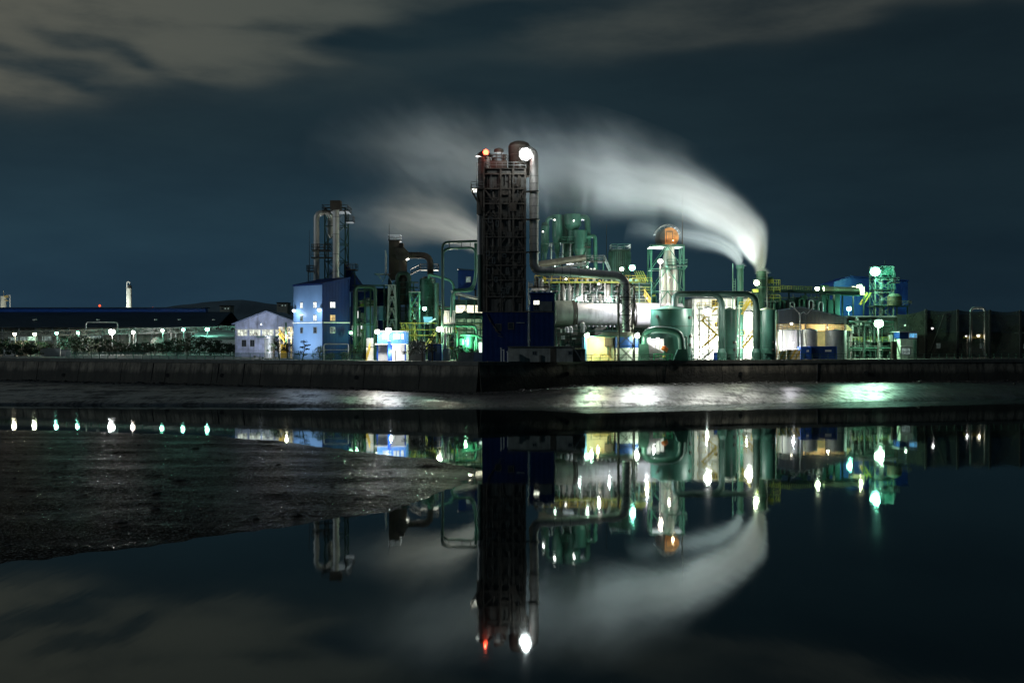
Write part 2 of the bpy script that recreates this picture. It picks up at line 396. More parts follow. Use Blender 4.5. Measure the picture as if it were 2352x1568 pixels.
def flat_z(x, y):
    d = poly_sd(x, y) + 1.1 * MN.noise(Vector((x * .22, y * .25, 8))) + .55 * MN.noise(Vector((x * .8, y * .9, 2)))
    if d < -2: return -1
    if d < 0: return d * .12
    a = min(1, d * .35)
    rp = MN.noise(Vector((x * .09, y * .45, 1.3)))
    z = .16 * (1 - math.exp(-d * .28)) + a * (.05 * rp + .05 * max(0, MN.noise(Vector((x * .6, y * 1.1, 3)))) ** 2 * 2 + .018 * MN.noise(Vector((x * 1.7, y * 2.4, 6))) + .010 * MN.noise(Vector((x * 4.1, y * 4.6, 2))))
    c = MN.noise(Vector((x * .33, y * .7, 12))) 
    if c > .52: z += a * (c - .52) * .6
    z += a * (.060 * abs(MN.noise(Vector((x * 1.9, y * 2.3, 31)))) + .050 * abs(MN.noise(Vector((x * 3.9, y * 4.3, 17)))))
    return z
xs = [-95 + i * .6 for i in range(75)] + [-50 + i * .14 for i in range(354)]
ys = []; yy = 46.
while yy < 138: ys.append(yy); yy += .105 + (yy - 46) * .0030
grid('mud_flat', xs, ys, flat_z, M_MUD2)

# quay wall: leaning concrete face with a coping, joints, weep holes and drain pipes
m = bpy.data.materials.new('stained quay concrete'); m.use_nodes = True; t = NT(m.node_tree); t.n.clear()
b = t.new('ShaderNodeBsdfPrincipled'); t.l.new(b.outputs[0], t.new('ShaderNodeOutputMaterial').inputs[0])
pos = t.new('ShaderNodeNewGeometry').outputs['Position']; x, y, z = t.sep(pos)
n1 = t.noise(t.xyz(x, y, t.m('MULTIPLY', z, .5)), .35, 6, .65); n2 = t.noise(t.xyz(x, y, t.m('MULTIPLY', z, .06)), 1.1, 5, .65)
c = t.mix(t.rng(n1, .36, .64), (.080, .075, .060), (.25, .222, .172))
tide = t.m('ADD', z, t.m('MULTIPLY', t.m('SUBTRACT', n1, .5), 1.5))
c = t.mix(t.rng(tide, 4.1, 5.1, .86, 0.), c, (.020, .021, .016))
c = t.mix(t.rng(n2, .48, .64, 0, .85), c, (.028, .027, .022))
t.put(b.inputs['Base Color'], c); b.inputs['Roughness'].default_value = .85
bn = t.new('ShaderNodeBump'); bn.inputs['Strength'].default_value = .6; bn.inputs['Distance'].default_value = .3
t.put(bn.inputs['Height'], t.noise(pos, 1.5, 6, .65)); t.l.new(bn.outputs[0], b.inputs['Normal'])
M_QUAY = m
qw = thing('quay_wall', 'long leaning stained concrete quay wall above the mud', 'wall', (-6.1, 203, 0))
face, cop = MB(), MB()
for (a, b_), (c_, d_) in zip(WALLP, WALLP[1:]):
    L = math.hypot(c_ - a, d_ - b_); nrm = Vector((d_ - b_, a - c_, 0)) / L
    n = max(1, int(L / 12))
    for i in range(n):
        p = Vector((a, b_, 0)).lerp(Vector((c_, d_, 0)), i / n); q = Vector((a, b_, 0)).lerp(Vector((c_, d_, 0)), (i + 1) / n)
        u = (q - p).normalized() * .06; p += u; q -= u; jit = random.uniform(-.04, .04)
        top = G - .62; f0, f1 = nrm * 1.5, nrm * (.12 + jit)
        V = [p + f0 + Vector((0, 0, -.8)), q + f0 + Vector((0, 0, -.8)), q + f1 + Vector((0, 0, top)), p + f1 + Vector((0, 0, top)),
             p - nrm * .5 + Vector((0, 0, -.8)), q - nrm * .5 + Vector((0, 0, -.8)), q - nrm * .5 + Vector((0, 0, top)), p - nrm * .5 + Vector((0, 0, top))]
        face.add(V, [(0, 1, 2, 3), (1, 5, 6, 2), (4, 0, 3, 7), (3, 2, 6, 7)])
    p, q = Vector((a, b_, 0)), Vector((c_, d_, 0))
    lo, hi, fr_, bk = G - .616, G + .10, nrm * .30, -nrm * .55
    V = [p + fr_, q + fr_, q + bk, p + bk]
    cop.add([v + Vector((0, 0, lo)) for v in V] + [v + Vector((0, 0, hi)) for v in V], [(0, 1, 5, 4), (1, 2, 6, 5), (2, 3, 7, 6), (3, 0, 4, 7), (4, 5, 6, 7), (3, 2, 1, 0)])
face.build('wall_face', M_QUAY, qw); cop.build('coping', M_CONC_D, qw)
def wall_pt(x, z):
    y = wall_y(x); lean = 1.5 - (1.5 - .12) * (z + .8) / (G + .18)
    return Vector((x, y - lean * .93, z))
for px, py in ((380, 862), (508, 862), (1302, 858), (130, 862), (820, 866), (1700, 858), (1990, 856)):
    d = wall_y((px - CX) * 215 / F); x = (px - CX) * d / F; z = CZ - (py - CY) * d / F
    p = wall_pt(x, z)
    MB().tube([p + Vector((0, .8, 0)), p + Vector((0, -.35, 0))], .42, 10).build('drain_outlet', M_BLACK, qw)
dpipe = [(345, 0), (500, 1), (560, 0), (1530, 1), (1880, 0)]
for px, k in dpipe:
    d = wall_y((px - CX) * 215 / F); x = (px - CX) * d / F
    MB().tube([wall_pt(x, 6.2) + Vector((0, -.1, 0)), wall_pt(x - .4, 2.2) + Vector((0, -.1, 0))], .11, 6).build('drain_pipe', M_BLACK, qw)

# stones at the foot of the wall and clods lying on the mud
def stones(name, spots, mat_):
    mb = MB(); rr = random.Random(12)
    for x, y, z, s in spots:
        n = 7; a0 = rr.random() * 6; rows = [(0, .0), (.75, .12), (1., .45), (.7, .85), (0, 1.)]; sx_, sy_, sz_ = s * rr.uniform(.7, 1.4), s * rr.uniform(.7, 1.2), s * rr.uniform(.5, .9)
        v = [(x + sx_ * q * rr.uniform(.8, 1.2) * math.cos(a0 + 6.283 * j / n), y + sy_ * q * rr.uniform(.8, 1.2) * math.sin(a0 + 6.283 * j / n), z - sz_ * .3 + sz_ * h * rr.uniform(.9, 1.1)) for q, h in rows for j in range(n)]
        mb.add(v, [(i * n + j, i * n + (j + 1) % n, (i + 1) * n + (j + 1) % n, (i + 1) * n + j) for i in range(4) for j in range(n)])
    o = mb.build(name, mat_); o['kind'] = 'stuff'; o['label'] = 'loose stones and clods lying on the tidal mud'; o['category'] = 'stones'; return o
rs_ = random.Random(8); sp = []
for i in range(900):
    x = rs_.uniform(-115, 125); y = wall_y(x) - 1.4 - abs(rs_.gauss(0, 2.6)); sp.append((x, y, bank_z(x, y), rs_.uniform(.12, .5) * (1.5 if rs_.random() < .08 else 1)))
for i in range(260):
    y = 50 + 78 * rs_.random() ** 1.4; x = rs_.uniform(-50, -2)
    if poly_sd(x, y) > 1.2: sp.append((x, y, flat_z(x, y), rs_.uniform(.06, .22) * (2 if rs_.random() < .08 else 1)))
stones('stones', sp, mat('wet dark stone', (.030, .030, .026), .5, 0, .4, 2.))

# hills on the horizon
M_HILL = mat('hazed far wooded hill', (.13, .19, .22), 1., 0, .3, .01)  # grey-blue base colour stands in for distance haze
def ridge(name, pts, d, dep):
    mb = MB(); P = [Vector(((px - CX) * d / F, d, CZ - (py - CY) * d / F)) for px, py in pts]
    fine = []
    for a, b_ in zip(P, P[1:]):
        for i in range(10):
            q = a.lerp(b_, i / 10); q.z += d * .0007 * MN.noise(Vector((q.x * 60 / d, 0, d * .01))); fine.append(q)
    fine.append(P[-1]); n = len(fine)
    fr_ = [Vector((p.x, d - dep * .5, G - 2)) for p in fine]; bk = [Vector((p.x, d + dep, G - 2)) for p in fine]
    mb.add(fr_ + fine + bk, [f for i in range(n - 1) for f in ((i, i + 1, n + i + 1, n + i), (n + i, n + i + 1, 2 * n + i + 1, 2 * n + i))], True)
    o = mb.build(name, M_HILL); o['kind'] = 'structure'
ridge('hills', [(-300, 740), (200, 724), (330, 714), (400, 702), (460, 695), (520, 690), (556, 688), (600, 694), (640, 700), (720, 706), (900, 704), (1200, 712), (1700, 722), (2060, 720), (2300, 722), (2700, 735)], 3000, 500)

# ------------------------------------------------------------------ lamps
C_TEAL = (.30, 1., .72); C_GREENW = (.55, 1., .66); C_WHITE = (1., .98, .95); C_WARM = (1., .86, .62); C_BLUEW = (.75, .88, 1.); C_PINK = (1., .80, .70)
def lens_mat(c, s_): return emit('lamp lens %.2f %.2f %.2f %g' % (*c, s_), c, s_)
def light(parent, loc, c, power, r=.25, spot=None, aim=None, blend=.6):
    L = bpy.data.lights.new('lamp_light', 'SPOT' if spot else 'POINT'); L.energy = power; L.color = c; L.shadow_soft_size = r
    if spot: L.spot_size = R(spot); L.spot_blend = blend
    o = bpy.data.objects.new('lamp_light', L); COL.objects.link(o)
    if parent: o.parent = parent
    o.location = Vector(loc) - ORG.get(parent.name, Vector()) if parent else loc
    if aim is not None: o.rotation_euler = Vector(aim).to_track_quat('-Z', 'Y').to_euler()
    return o
def floodlight(px, py, d, c, power, r, label, strength=14., spot=None, aim=None, off=(0, -.6, -.2), group='floodlights around the plant', arm=(0, .8, 0)):
    """a round floodlight head: glowing glass in a cowl on a bracket"""
    p = W(px, py, d); t_ = thing('floodlight', label, 'lamp', p, group)
    MB().ball(p + Vector((0, -.02, 0)), r, 12, .9).build('lens', lens_mat(c, strength), t_)
    h = MB(); h.lathe(p.x, p.y, [(r * 1.12, p.z + r * .62), (r * 1.12, p.z + r * .95), (r * .5, p.z + r * 1.25)], 12); h.build('cowl', M_STEEL, t_)
    MB().bar(p + Vector((0, 0, r * 1.1)), p + Vector((arm[0], arm[1], r * 1.1 + arm[2])), .10).build('bracket', M_STEEL, t_)
    if power: light(t_, p + Vector(off) * max(1, r * 1.7), c, power, max(.2, r * .6), spot, aim)
    return t_
def street_lamp(px, py, d, c, power, r, label, base=G, strength=14., name='street_lamp', group='street lamps along the left yard', pole=.13, off=(0, -.9, -.2)):
    p = W(px, py, d); t_ = thing(name, label, 'lamp', (p.x, p.y, base), group)
    b_ = Vector((p.x, p.y + .35, base))
    MB().tube([b_, b_ + Vector((0, 0, p.z - base + r * .8))], [pole, pole * .7], 8).build('pole', M_STEEL, t_)
    MB().ball(p, r, 12, .9).build('lens', lens_mat(c, strength), t_)
    h = MB(); h.lathe(p.x, p.y, [(r * 1.1, p.z + r * .6), (r * 1.1, p.z + r * .85), (r * .3, p.z + r * 1.2)], 12); h.build('lamp_head', M_STEEL, t_)
    if power: light(t_, p + Vector(off) * max(1., r * 1.6), c, power, max(.2, r * .6))
    return t_
# ------------------------------------------------------------------ plant helpers (pixel rectangles at a known distance become metres)
def bxp(mb, x0, y0, x1, y1, d, dep, y1_ground=False):
    return mb.box(wx(x0, d), wx(x1, d), d, d + dep, G if y1_ground else wz_(y1, d), wz_(y0, d))
def railing(root, pts, h=1.1, n_mid=1, wd=.10, mat_=None, step=2.0, name='railing'):
    """rail and posts along a polyline at deck level, one mesh"""
    mb = MB(); pts = [Vector(p) for p in pts]
    for a, b_ in zip(pts, pts[1:]):
        k = max(1, round((b_ - a).length / step))
        for i in range(k + 1):
            p = a.lerp(b_, i / k); mb.bar(p, p + Vector((0, 0, h)), wd * .8)
        for j in range(n_mid + 1):
            zz = Vector((0, 0, h * (j + 1) / (n_mid + 1))); mb.bar(a + zz, b_ + zz, wd)
    return mb.build(name, mat_ or M_STEEL, root)
def platform(root, x0, x1, y0, y1, z, mat_=None, rmat=None, sides='fblr', th=.22, h=1.15, brackets=False):
    mb = MB().box(x0, x1, y0, y1, z - th, z)
    if brackets:
        mb.bar((x0, (y0 + y1) / 2, z - th), (x0 + (x1 - x0) * .9, (y0 + y1) / 2, z - th - (x1 - x0)), .16)
    o = mb.build('platform', mat_ or M_DARK, root)
    seg = {'f': [(x0, y0, z), (x1, y0, z)], 'b': [(x0, y1, z), (x1, y1, z)], 'l': [(x0, y0, z), (x0, y1, z)], 'r': [(x1, y0, z), (x1, y1, z)]}
    rb = MB()
    for s in sides:
        a, b_ = (Vector(p) for p in seg[s]); k = max(1, round((b_ - a).length / 1.6))
        for i in range(k + 1):
            p = a.lerp(b_, i / k); rb.bar(p, p + Vector((0, 0, h)), .09)
        for zz in (.5, 1.): rb.bar(a + Vector((0, 0, h * zz)), b_ + Vector((0, 0, h * zz)), .10)
    if sides: rb.build('railing', rmat or M_STEEL, o)
    return o
def lattice(root, x0, x1, y0, y1, z0, z1, n, leg=.28, br=.16, mat_=None, top=None, style='x'):
    """four legs (own parts) with horizontal and diagonal bracing; top = (x0,x1) when it tapers"""
    mat_ = mat_ or M_GREEN_S; tx0, tx1 = top or (x0, x1)
    C0 = [Vector((x, y, z0)) for x, y in ((x0, y0), (x1, y0), (x1, y1), (x0, y1))]; C1 = [Vector((x, y, z1)) for x, y in ((tx0, y0), (tx1, y0), (tx1, y1), (tx0, y1))]
    for a, b_ in zip(C0, C1): MB().bar(a, b_, leg).build('leg', mat_, root)
    mb = MB()
    for i in range(n):
        for k in range(4):
            a0, a1 = C0[k].lerp(C1[k], i / n), C0[k].lerp(C1[k], (i + 1) / n); b0, b1 = C0[(k + 1) % 4].lerp(C1[(k + 1) % 4], i / n), C0[(k + 1) % 4].lerp(C1[(k + 1) % 4], (i + 1) / n)
            mb.bar(a1, b1, br)
            if style == 'x': mb.bar(a0, b1, br * .8); mb.bar(b0, a1, br * .8)
            elif style == 'z': mb.bar(a0, b1, br * .9) if i % 2 else mb.bar(b0, a1, br * .9)
            elif style == 'k': mb.bar(a0, (a1 + b1) / 2, br * .9); mb.bar(b0, (a1 + b1) / 2, br * .9)
    return mb.build('bracing', mat_, root)
def pipe(root, pts, r, mat_, bend=None, name='pipe', n=10, label=None, flanges=()):
    pts = fillet(pts, bend or r * 2.2) if len(pts) > 2 else [Vector(p) for p in pts]
    o = MB().tube(pts, r, n).build(name, mat_, root, label); return o
def rod(root, x, y, z0, z1, name='lightning_rod', r=.09):
    return MB().tube([(x, y, z0), (x, y, z0 + (z1 - z0) * .6), (x, y, z1)], [r, r * .7, r * .35], 6).build(name, M_DARK, root)
def ladder(root, x, y, z0, z1, mat_=None, wd=.5):
    mb = MB()
    for s in (-1, 1): mb.bar((x + s * wd / 2, y, z0), (x + s * wd / 2, y, z1), .08)
    k = int((z1 - z0) / .6)
    for i in range(k): mb.bar((x - wd / 2, y, z0 + .6 * i + .3), (x + wd / 2, y, z0 + .6 * i + .3), .06)
    return mb.build('ladder', mat_ or M_STEEL, root)
def stair(root, x0, z0, x1, z1, y, wd=.9, mat_=None, name='stair'):
    mb = MB(); a, b_ = Vector((x0, y, z0)), Vector((x1, y, z1))
    for yy in (0, wd):
        o = Vector((0, yy, 0)); mb.bar(a + o, b_ + o, .12, .28)
        mb.bar(a + o + Vector((0, 0, 1.05)), b_ + o + Vector((0, 0, 1.05)), .09)
        for i in range(4): p = a.lerp(b_, (i + .5) / 4) + o; mb.bar(p, p + Vector((0, 0, 1.05)), .07)
    k = max(3, int((b_ - a).length / .35))
    for i in range(k): p = a.lerp(b_, (i + .5) / k); mb.box(p.x - .14, p.x + .14, y, y + wd, p.z - .03, p.z + .03)
    return mb.build(name, mat_ or M_STEEL, root)
def window(root, x0, x1, y, z0, z1, glass, fr=.10, mull=1, frm=None):
    """window in a wall facing -y: frame child holds pane"""
    f = MB(); yy = y - .05
    f.box(x0 - fr, x1 + fr, yy, y + .02, z1, z1 + fr); f.box(x0 - fr, x1 + fr, yy, y + .02, z0 - fr, z0)
    f.box(x0 - fr, x0, yy, y + .02, z0, z1); f.box(x1, x1 + fr, yy, y + .02, z0, z1)
    for i in range(mull): xm = x0 + (x1 - x0) * (i + 1) / (mull + 1); f.box(xm - .03, xm + .03, yy + .01, y + .02, z0, z1)
    o = f.build('window', frm or M_STEEL, root); MB().box(x0, x1, y - .02, y + .02, z0, z1).build('pane', glass, o); return o

# ------------------------------------------------------------------ left: far warehouse, conveyor gallery, distant stacks
D1 = 345
wh = thing('warehouse', 'very long low warehouse with dark roof and blue ridge strip', 'building', (wx(150, D1), D1, G))
xl, xr = wx(-420, D1), wx(500, D1)
ze, zr, zp = wz_(750, D1), wz_(716, D1 + 16), wz_(706, D1 + 17)
rf = MB().prism([(xl, D1 - 1.5, ze), (xl, D1 + 16, zr), (xl, D1 + 16, zr - .3), (xl, D1 - 1.5, ze - .3)], (xr - xl, 0, 0))
rf.prism([(xl, D1 + 17.5, zr), (xl, D1 + 34, ze), (xl, D1 + 34, ze - .3), (xl, D1 + 17.5, zr - .3)], (xr - xl, 0, 0))
rf = rf.build('roof', M_ROOF, wh)
MB().box(xl, wx(440, D1), D1 + 15.9, D1 + 18.5, zr - .2, zp - .25).build('ridge_strip', M_BLUE_P, rf)
MB().box(xl, wx(445, D1), D1 + 15.4, D1 + 19, zp - .25, zp).build('ridge_cap', M_ROOF, rf)
for px, py in ((62, 716), (210, 714), (345, 732), (400, 732), (480, 725)):
    MB().box(wx(px - 3, D1), wx(px + 3, D1), D1 + 5, D1 + 6.4, wz_(735, D1), wz_(732, D1)).build('roof_vent', M_WHITE_P, rf)
MB().box(xl + 1, xr - 1, D1 + .5, D1 + 33, G, ze - .3).build('wall', mat('pale warehouse wall', (.40, .38, .33), .6, 0, .45, .12, corr=1.4, stain=.6), wh)
for i in range(14):
    px = -30 + i * 38; MB().bar((wx(px, D1), D1 - .6, G), (wx(px, D1), D1 - .6, ze - .3), .45).build('column', M_GALV, wh)
for px0, px1, g in ((18, 62, E_WIN_D), (95, 120, E_WIN_D), (205, 232, E_WIN_D), (60, 84, E_HALL_G)):
    window(wh, wx(px0, D1), wx(px1, D1), D1 + .45, wz_(782, D1), wz_(771, D1), g, mull=4)
# gallery
D2 = 324
cg = thing('conveyor_gallery', 'long lit lattice conveyor gallery on thin legs in front of the warehouse', 'conveyor', (wx(250, D2), D2, G))
A, B = W(-200, 778, D2), W(545, 760, D2); A2, B2 = W(-200, 767, D2), W(545, 749, D2)
tr = MB(); n = 60
for off in (0, 1.6):
    o = Vector((0, off, 0)); tr.bar(A + o, B + o, .32); tr.bar(A2 + o, B2 + o, .26)
    for i in range(n):
        p, q, p2, q2 = A.lerp(B, i / n) + o, A.lerp(B, (i + 1) / n) + o, A2.lerp(B2, i / n) + o, A2.lerp(B2, (i + 1) / n) + o
        tr.bar(p, q2 if i % 2 else p2, .14); tr.bar(q if i % 2 else p, p2 if i % 2 else q2, .14)
tr.build('truss', M_STEEL, cg)
MB().bar(A + Vector((0, .8, .1)), B + Vector((0, .8, .1)), 1.3, .12).build('walkway', M_GALV, cg)
for px in (20, 98, 200, 296, 310, 391, 402, 438, 446, 505):
    p = A.lerp(B, (px + 200) / 745); MB().bar((p.x, D2 + .8, G), (p.x, D2 + .8, p.z), .34).build('leg', M_GALV, cg)
mbp = MB(); q0, q1 = W(198, 740, D2 + 3), W(270, 740, D2 + 3)
mbp.tube(fillet([W(198, 770, D2 + 3), q0, q1, W(270, 770, D2 + 3)], .8), .22, 6)
single(mbp, 'pipe_loop', M_GALV, 'thin pale pipe loop rising over the long conveyor gallery', 'pipe')
# street lamps along the yard
LL = [(34, 767, 300, C_WARM, 1.0, .42), (80, 767, 301, (.95, 1., .7), 1.0, .42), (130, 765, 301, C_TEAL, 1.0, .36), (179, 764, 302, C_TEAL, 1., .38), (257, 762, 303, (.97, .98, .95), 8., .80), (306, 763, 304, C_PINK, 1., .44), (373, 759, 304, C_TEAL, 1.1, .40), (421, 757, 305, C_TEAL, 1.1, .40), (476, 756, 305, C_TEAL, 1.4, .52)]
LLn = ['warm pole lamp nearest the left end of the yard row', 'yellowish pole lamp, second from the left in the yard row', 'small green pole lamp, third from the left in the yard row', 'small green pole lamp just left of the biggest yard light', 'biggest and brightest white pole lamp of the left yard', 'pinkish pole lamp just right of the biggest yard light', 'green pole lamp, third from the right in the yard row', 'green pole lamp, second from the right in the yard row', 'bright green pole lamp nearest the pale gabled shed']
for (px, py, d, c, p, r), lb in zip(LL, LLn):
    street_lamp(px, py, d + 7, c, 850 * p, r * 1.05, lb, strength=60)
# distant stacks, beacons and sheds behind the warehouse
M_FARW = mat('far pale stack', (.42, .43, .38), .7, 0, .2, .3, stain=.3)
d = 620; st = thing('distant_stack', 'slim pale distant stack with dark hood beyond the warehouse roof', 'chimney', (wx(297, d), d, G))
MB().cyl(wx(297, d), d, G, wz_(662, d), 1.25).build('shaft', M_FARW, st); MB().cyl(wx(298, d), d, wz_(662, d), wz_(655, d), 1.15, .9).build('hood', M_DARK, st)
MB().tube(fillet([(wx(292.5, d), d - .6, G), (wx(292.5, d), d - .6, wz_(647, d)), (wx(297, d), d - .2, wz_(646, d)), (wx(299, d), d, wz_(654, d))], 1.), .28, 6).build('vent_pipe', M_WHITE_P, st)
light(st, (wx(290, d), d - 16, 18), (.95, 1., .9), 60000, .5)
st = thing('distant_tank', 'pale distant tank with yellow ladder frame at far left', 'tank', (wx(8, d), d, G))
MB().cyl(wx(8, d), d, G, wz_(680, d), 1.5).build('shell', M_FARW, st); MB().bar((wx(8, d), d, wz_(680, d)), (wx(8, d), d, wz_(667, d)), .35).build('vent', M_FARW, st)
mb = MB()
for py in (680, 683, 690): mb.bar(W(8, py, d - 1), W(19, py, d - 1), .25)
light(st, (wx(2, d), d - 12, 18), (1., 1., .85), 14000, .5)
mb.build('platform', M_YEL, st); MB().tube(fillet([W(14, 677, d), W(23, 677, d), W(23, 705, d)], .6), .22, 6).build('pipe', M_WHITE_P, st)
for px, py, lb in ((229, 702, 'larger red beacon mast beyond the dark warehouse roof'), (351, 707, 'tiny red beacon mast right of the distant slim stack')):
    d = 700; p = W(px, py, d); b = thing('beacon_mast', lb, 'beacon', (p.x, p.y, G), 'distant red beacons')
    MB().bar((p.x, p.y, G), p, .3).build('mast', M_DARK, b); MB().ball(p, .75 if px < 300 else .5, 8).build('lens', emit('red beacon far', (1., .10, .03), 2.2), b)
for px0, px1, py, lb in ((636, 660, 696, 'distant grey block with a flat roof left of the blue building'), (505, 528, 703, 'tiny pale distant hut on the skyline beside the hill')):
    d = 560; h = thing('distant_building', lb, 'building', (wx((px0 + px1) / 2, d), d, G))
    MB().box(wx(px0, d), wx(px1, d), d, d + 8, G, wz_(py, d)).build('wall', mat('far concrete', (.30, .30, .25), .8), h); MB().box(wx(px0 - 1, d), wx(px1 + 1, d), d - .5, d + 8.5, wz_(py, d), wz_(py - 2, d)).build('roof', M_DARK, h)
    for k in range(3): window(h, wx(px0 + 4 + k * 7, d), wx(px0 + 7 + k * 7, d), d, wz_(py + 7, d), wz_(py + 4, d), E_WIN_D if k else M_GLASS_D, mull=0)
# sheds at the yard
for px0, px1, py0, c, lb in ((8, 36, 803, M_WHITE_P, 'low white wall panel under the leftmost trees'), (92, 138, 801, M_WHITE_P, 'long low white wall between the left trees'), (42, 62, 800, mat('cream paint', (.6, .5, .32), .6), 'small cream hut under the left trees'), (140, 162, 804, M_WHITE_P, 'short white wall right of the long white wall')):
    d = 292; h = thing('yard_wall' if 'wall' in lb else 'hut', lb, 'wall' if 'wall' in lb else 'hut', (wx((px0 + px1) / 2, d), d, G))
    MB().box(wx(px0, d), wx(px1, d), d, d + .4, G, wz_(py0, d)).build('panel', c, h); MB().box(wx(px0, d) - .1, wx(px1, d) + .1, d - .1, d + .5, wz_(py0, d), wz_(py0, d) + .18).build('cap', M_GALV, h)
# grey rubble heaps behind the bushes
M_RUB = mat('grey spoil', (.20, .20, .18), .9, 0, .5, .8, .25, 1.5)
def heap(name, x0, x1, y0, y1, h, mat_, label, cat, seed):
    mb = MB(); n = 22; vs = []
    for j in range(n + 1):
        for i in range(n + 1):
            u, v = i / n, j / n; e = max(0, 1 - (2 * u - 1) ** 2) * max(0, 1 - (2 * v - 1) ** 2)
            vs.append((x0 + (x1 - x0) * u, y0 + (y1 - y0) * v, G - .05 + h * e ** .8 * (1 + .35 * MN.noise(Vector((u * 4, v * 4, seed)))) + .3 * e * MN.noise(Vector((u * 14, v * 14, seed)))))
    mb.add(vs, [(j * (n + 1) + i, j * (n + 1) + i + 1, (j + 1) * (n + 1) + i + 1, (j + 1) * (n + 1) + i) for j in range(n) for i in range(n)], False)
    return single(mb, name, mat_, label, cat)
heap('spoil_heap', wx(335, 318), wx(395, 318), 314, 322, 4.6, M_RUB, 'grey rocky spoil heap behind the bushes under the yard lamps', 'heap', 1)
heap('spoil_heap', wx(480, 345), wx(548, 345), 338, 352, 9.0, M_RUB, 'taller dark rubble heap left of the pale gabled shed', 'heap', 2)
# storage shed with corrugated lit front, behind the bushes between warehouse and gabled shed
D3 = 312; sh = thing('long_shed', 'low pale corrugated shed joining the warehouse to the gabled shed', 'building', (wx(520, D3), D3, G))
MB().box(wx(440, D3), wx(542, D3), D3, D3 + 12, G, wz_(772, D3)).build('wall', M_WHITE, sh)
MB().prism([(wx(438, D3), D3 - .6, wz_(773, D3)), (wx(438, D3), D3 + 12.5, wz_(757, D3)), (wx(438, D3), D3 + 12.5, wz_(760, D3)), (wx(438, D3), D3 - .6, wz_(776, D3))], (wx(543, D3) - wx(438, D3), 0, 0)).build('roof', M_GALV, sh)

# ------------------------------------------------------------------ pale gabled shed
D4 = 275; gs = thing('gabled_shed', 'pale blue weathered gabled shed with a lit window band', 'building', (wx(605, D4), D4, G))
x0, x1, xm = wx(540, D4), wx(690, D4), wx(612, D4); zl, zt, zr_ = wz_(743, D4), wz_(716, D4), wz_(744, D4); ya, yb = D4, D4 + 22
zb0, zb1 = wz_(771, D4), wz_(757, D4)
fr_ = MB()
fr_.prism([(x0, ya, zb1), (x1, ya, zb1), (x1, ya, zr_), (xm, ya, zt), (x0, ya, zl)], (0, .3, 0))
fr_.box(x0, x1, ya, ya + .3, G, zb0)
for i in range(6): xx = x0 + (x1 - x0) * i / 5; fr_.box(max(x0, xx - .22), min(x1, xx + .22), ya, ya + .3, zb0, zb1)
fr_.box(x0, x0 + .3, ya + .3, yb, G, zl); fr_.box(x1 - .3, x1, ya + .3, yb, G, zr_)
fr_.build('wall', M_OLDWHITE, gs)
ov = .8
r_ = MB().prism([(x0 - ov, ya - .6, zl - .3), (xm, ya - .6, zt + .06), (xm, ya - .6, zt + .32), (x0 - ov, ya - .6, zl - .04)], (0, yb - ya + 1, 0))
r_.prism([(xm, ya - .6, zt + .06), (x1 + ov, ya - .6, zr_ - .3), (x1 + ov, ya - .6, zr_ - .04), (xm, ya - .6, zt + .32)], (0, yb - ya + 1, 0))
r_.build('roof', mat('pale blue roof sheet', (.24, .31, .46), .5, 0, .3, .4, corr=1.2, stain=.3), gs)
bd = MB().box(x0 + .3, x1 - .3, ya + 1.2, ya + 1.3, zb0 - .2, zb1 + .2).build('window', emit('lit window band', (.90, .95, .80), .75, .8), gs)
mm = MB()
for i in range(22): xx = x0 + .6 + (x1 - x0 - 1.2) * i / 21; mm.box(xx - .06, xx + .06, ya + .35, ya + .45, zb0, zb1)
mm.build('mullion', M_WHITE_P, bd)
MB().box(wx(592, D4), wx(642, D4), ya - 1.8, ya, wz_(774, D4), wz_(772, D4)).build('canopy', M_GREEN_S, gs)
MB().box(x0 - .05, x1 + .05, ya - .06, ya, wz_(757.5, D4), wz_(755.5, D4)).build('gutter', M_WHITE_P, gs)
for px in (556, 575): window(gs, wx(px, D4), wx(px + 9, D4), ya, wz_(795, D4), wz_(781, D4), M_GLASS_D)
d = 262; tk = thing('vertical_tank', 'slim weathered vertical tank standing before the gabled shed', 'tank', (wx(617, d), d, G))
MB().lathe(wx(621, d), d, [(1.15, G), (1.15, wz_(776, d)), (1.15, wz_(776, d)), (.4, wz_(772, d))]).build('shell', M_GALV, tk)
pipe(tk, [(wx(610, d), d, G), (wx(610, d), d, wz_(774, d)), (wx(618, d), d, wz_(771, d))], .28, M_STEEL)
d = 258; yf = thing('lit_portal_frame', 'lit cream portal frame with yellow stairs beside the blue building', 'frame', (wx(655, d), d, G))
for px in (643, 652, 660, 669): MB().bar((wx(px, d), d, G), (wx(px, d), d, wz_(752, d)), .35).build('column', mat('cream paint steel', (.60, .55, .40), .5), yf)
mb = MB()
for py in (752, 764, 776): mb.bar(W(640, py, d), W(672, py, d), .3)
for px in range(642, 672, 4): mb.bar(W(px, 752, d), W(px + 3, 764, d), .14)
mb.build('beam', M_WHITE_P, yf)
stair(yf, wx(642, d), wz_(766, d), wx(660, d), wz_(790, d), d - 1.2, 1.0, M_YEL)
MB().box(wx(650, d), wx(664, d), d - 2.4, d - 1.4, G, wz_(790, d)).build('cabinet', M_YEL, yf)
MB().bar((wx(657, 256), 256, G), (wx(657, 256), 256, wz_(740, 256)), .3).build('mast', M_GREEN_S, yf)

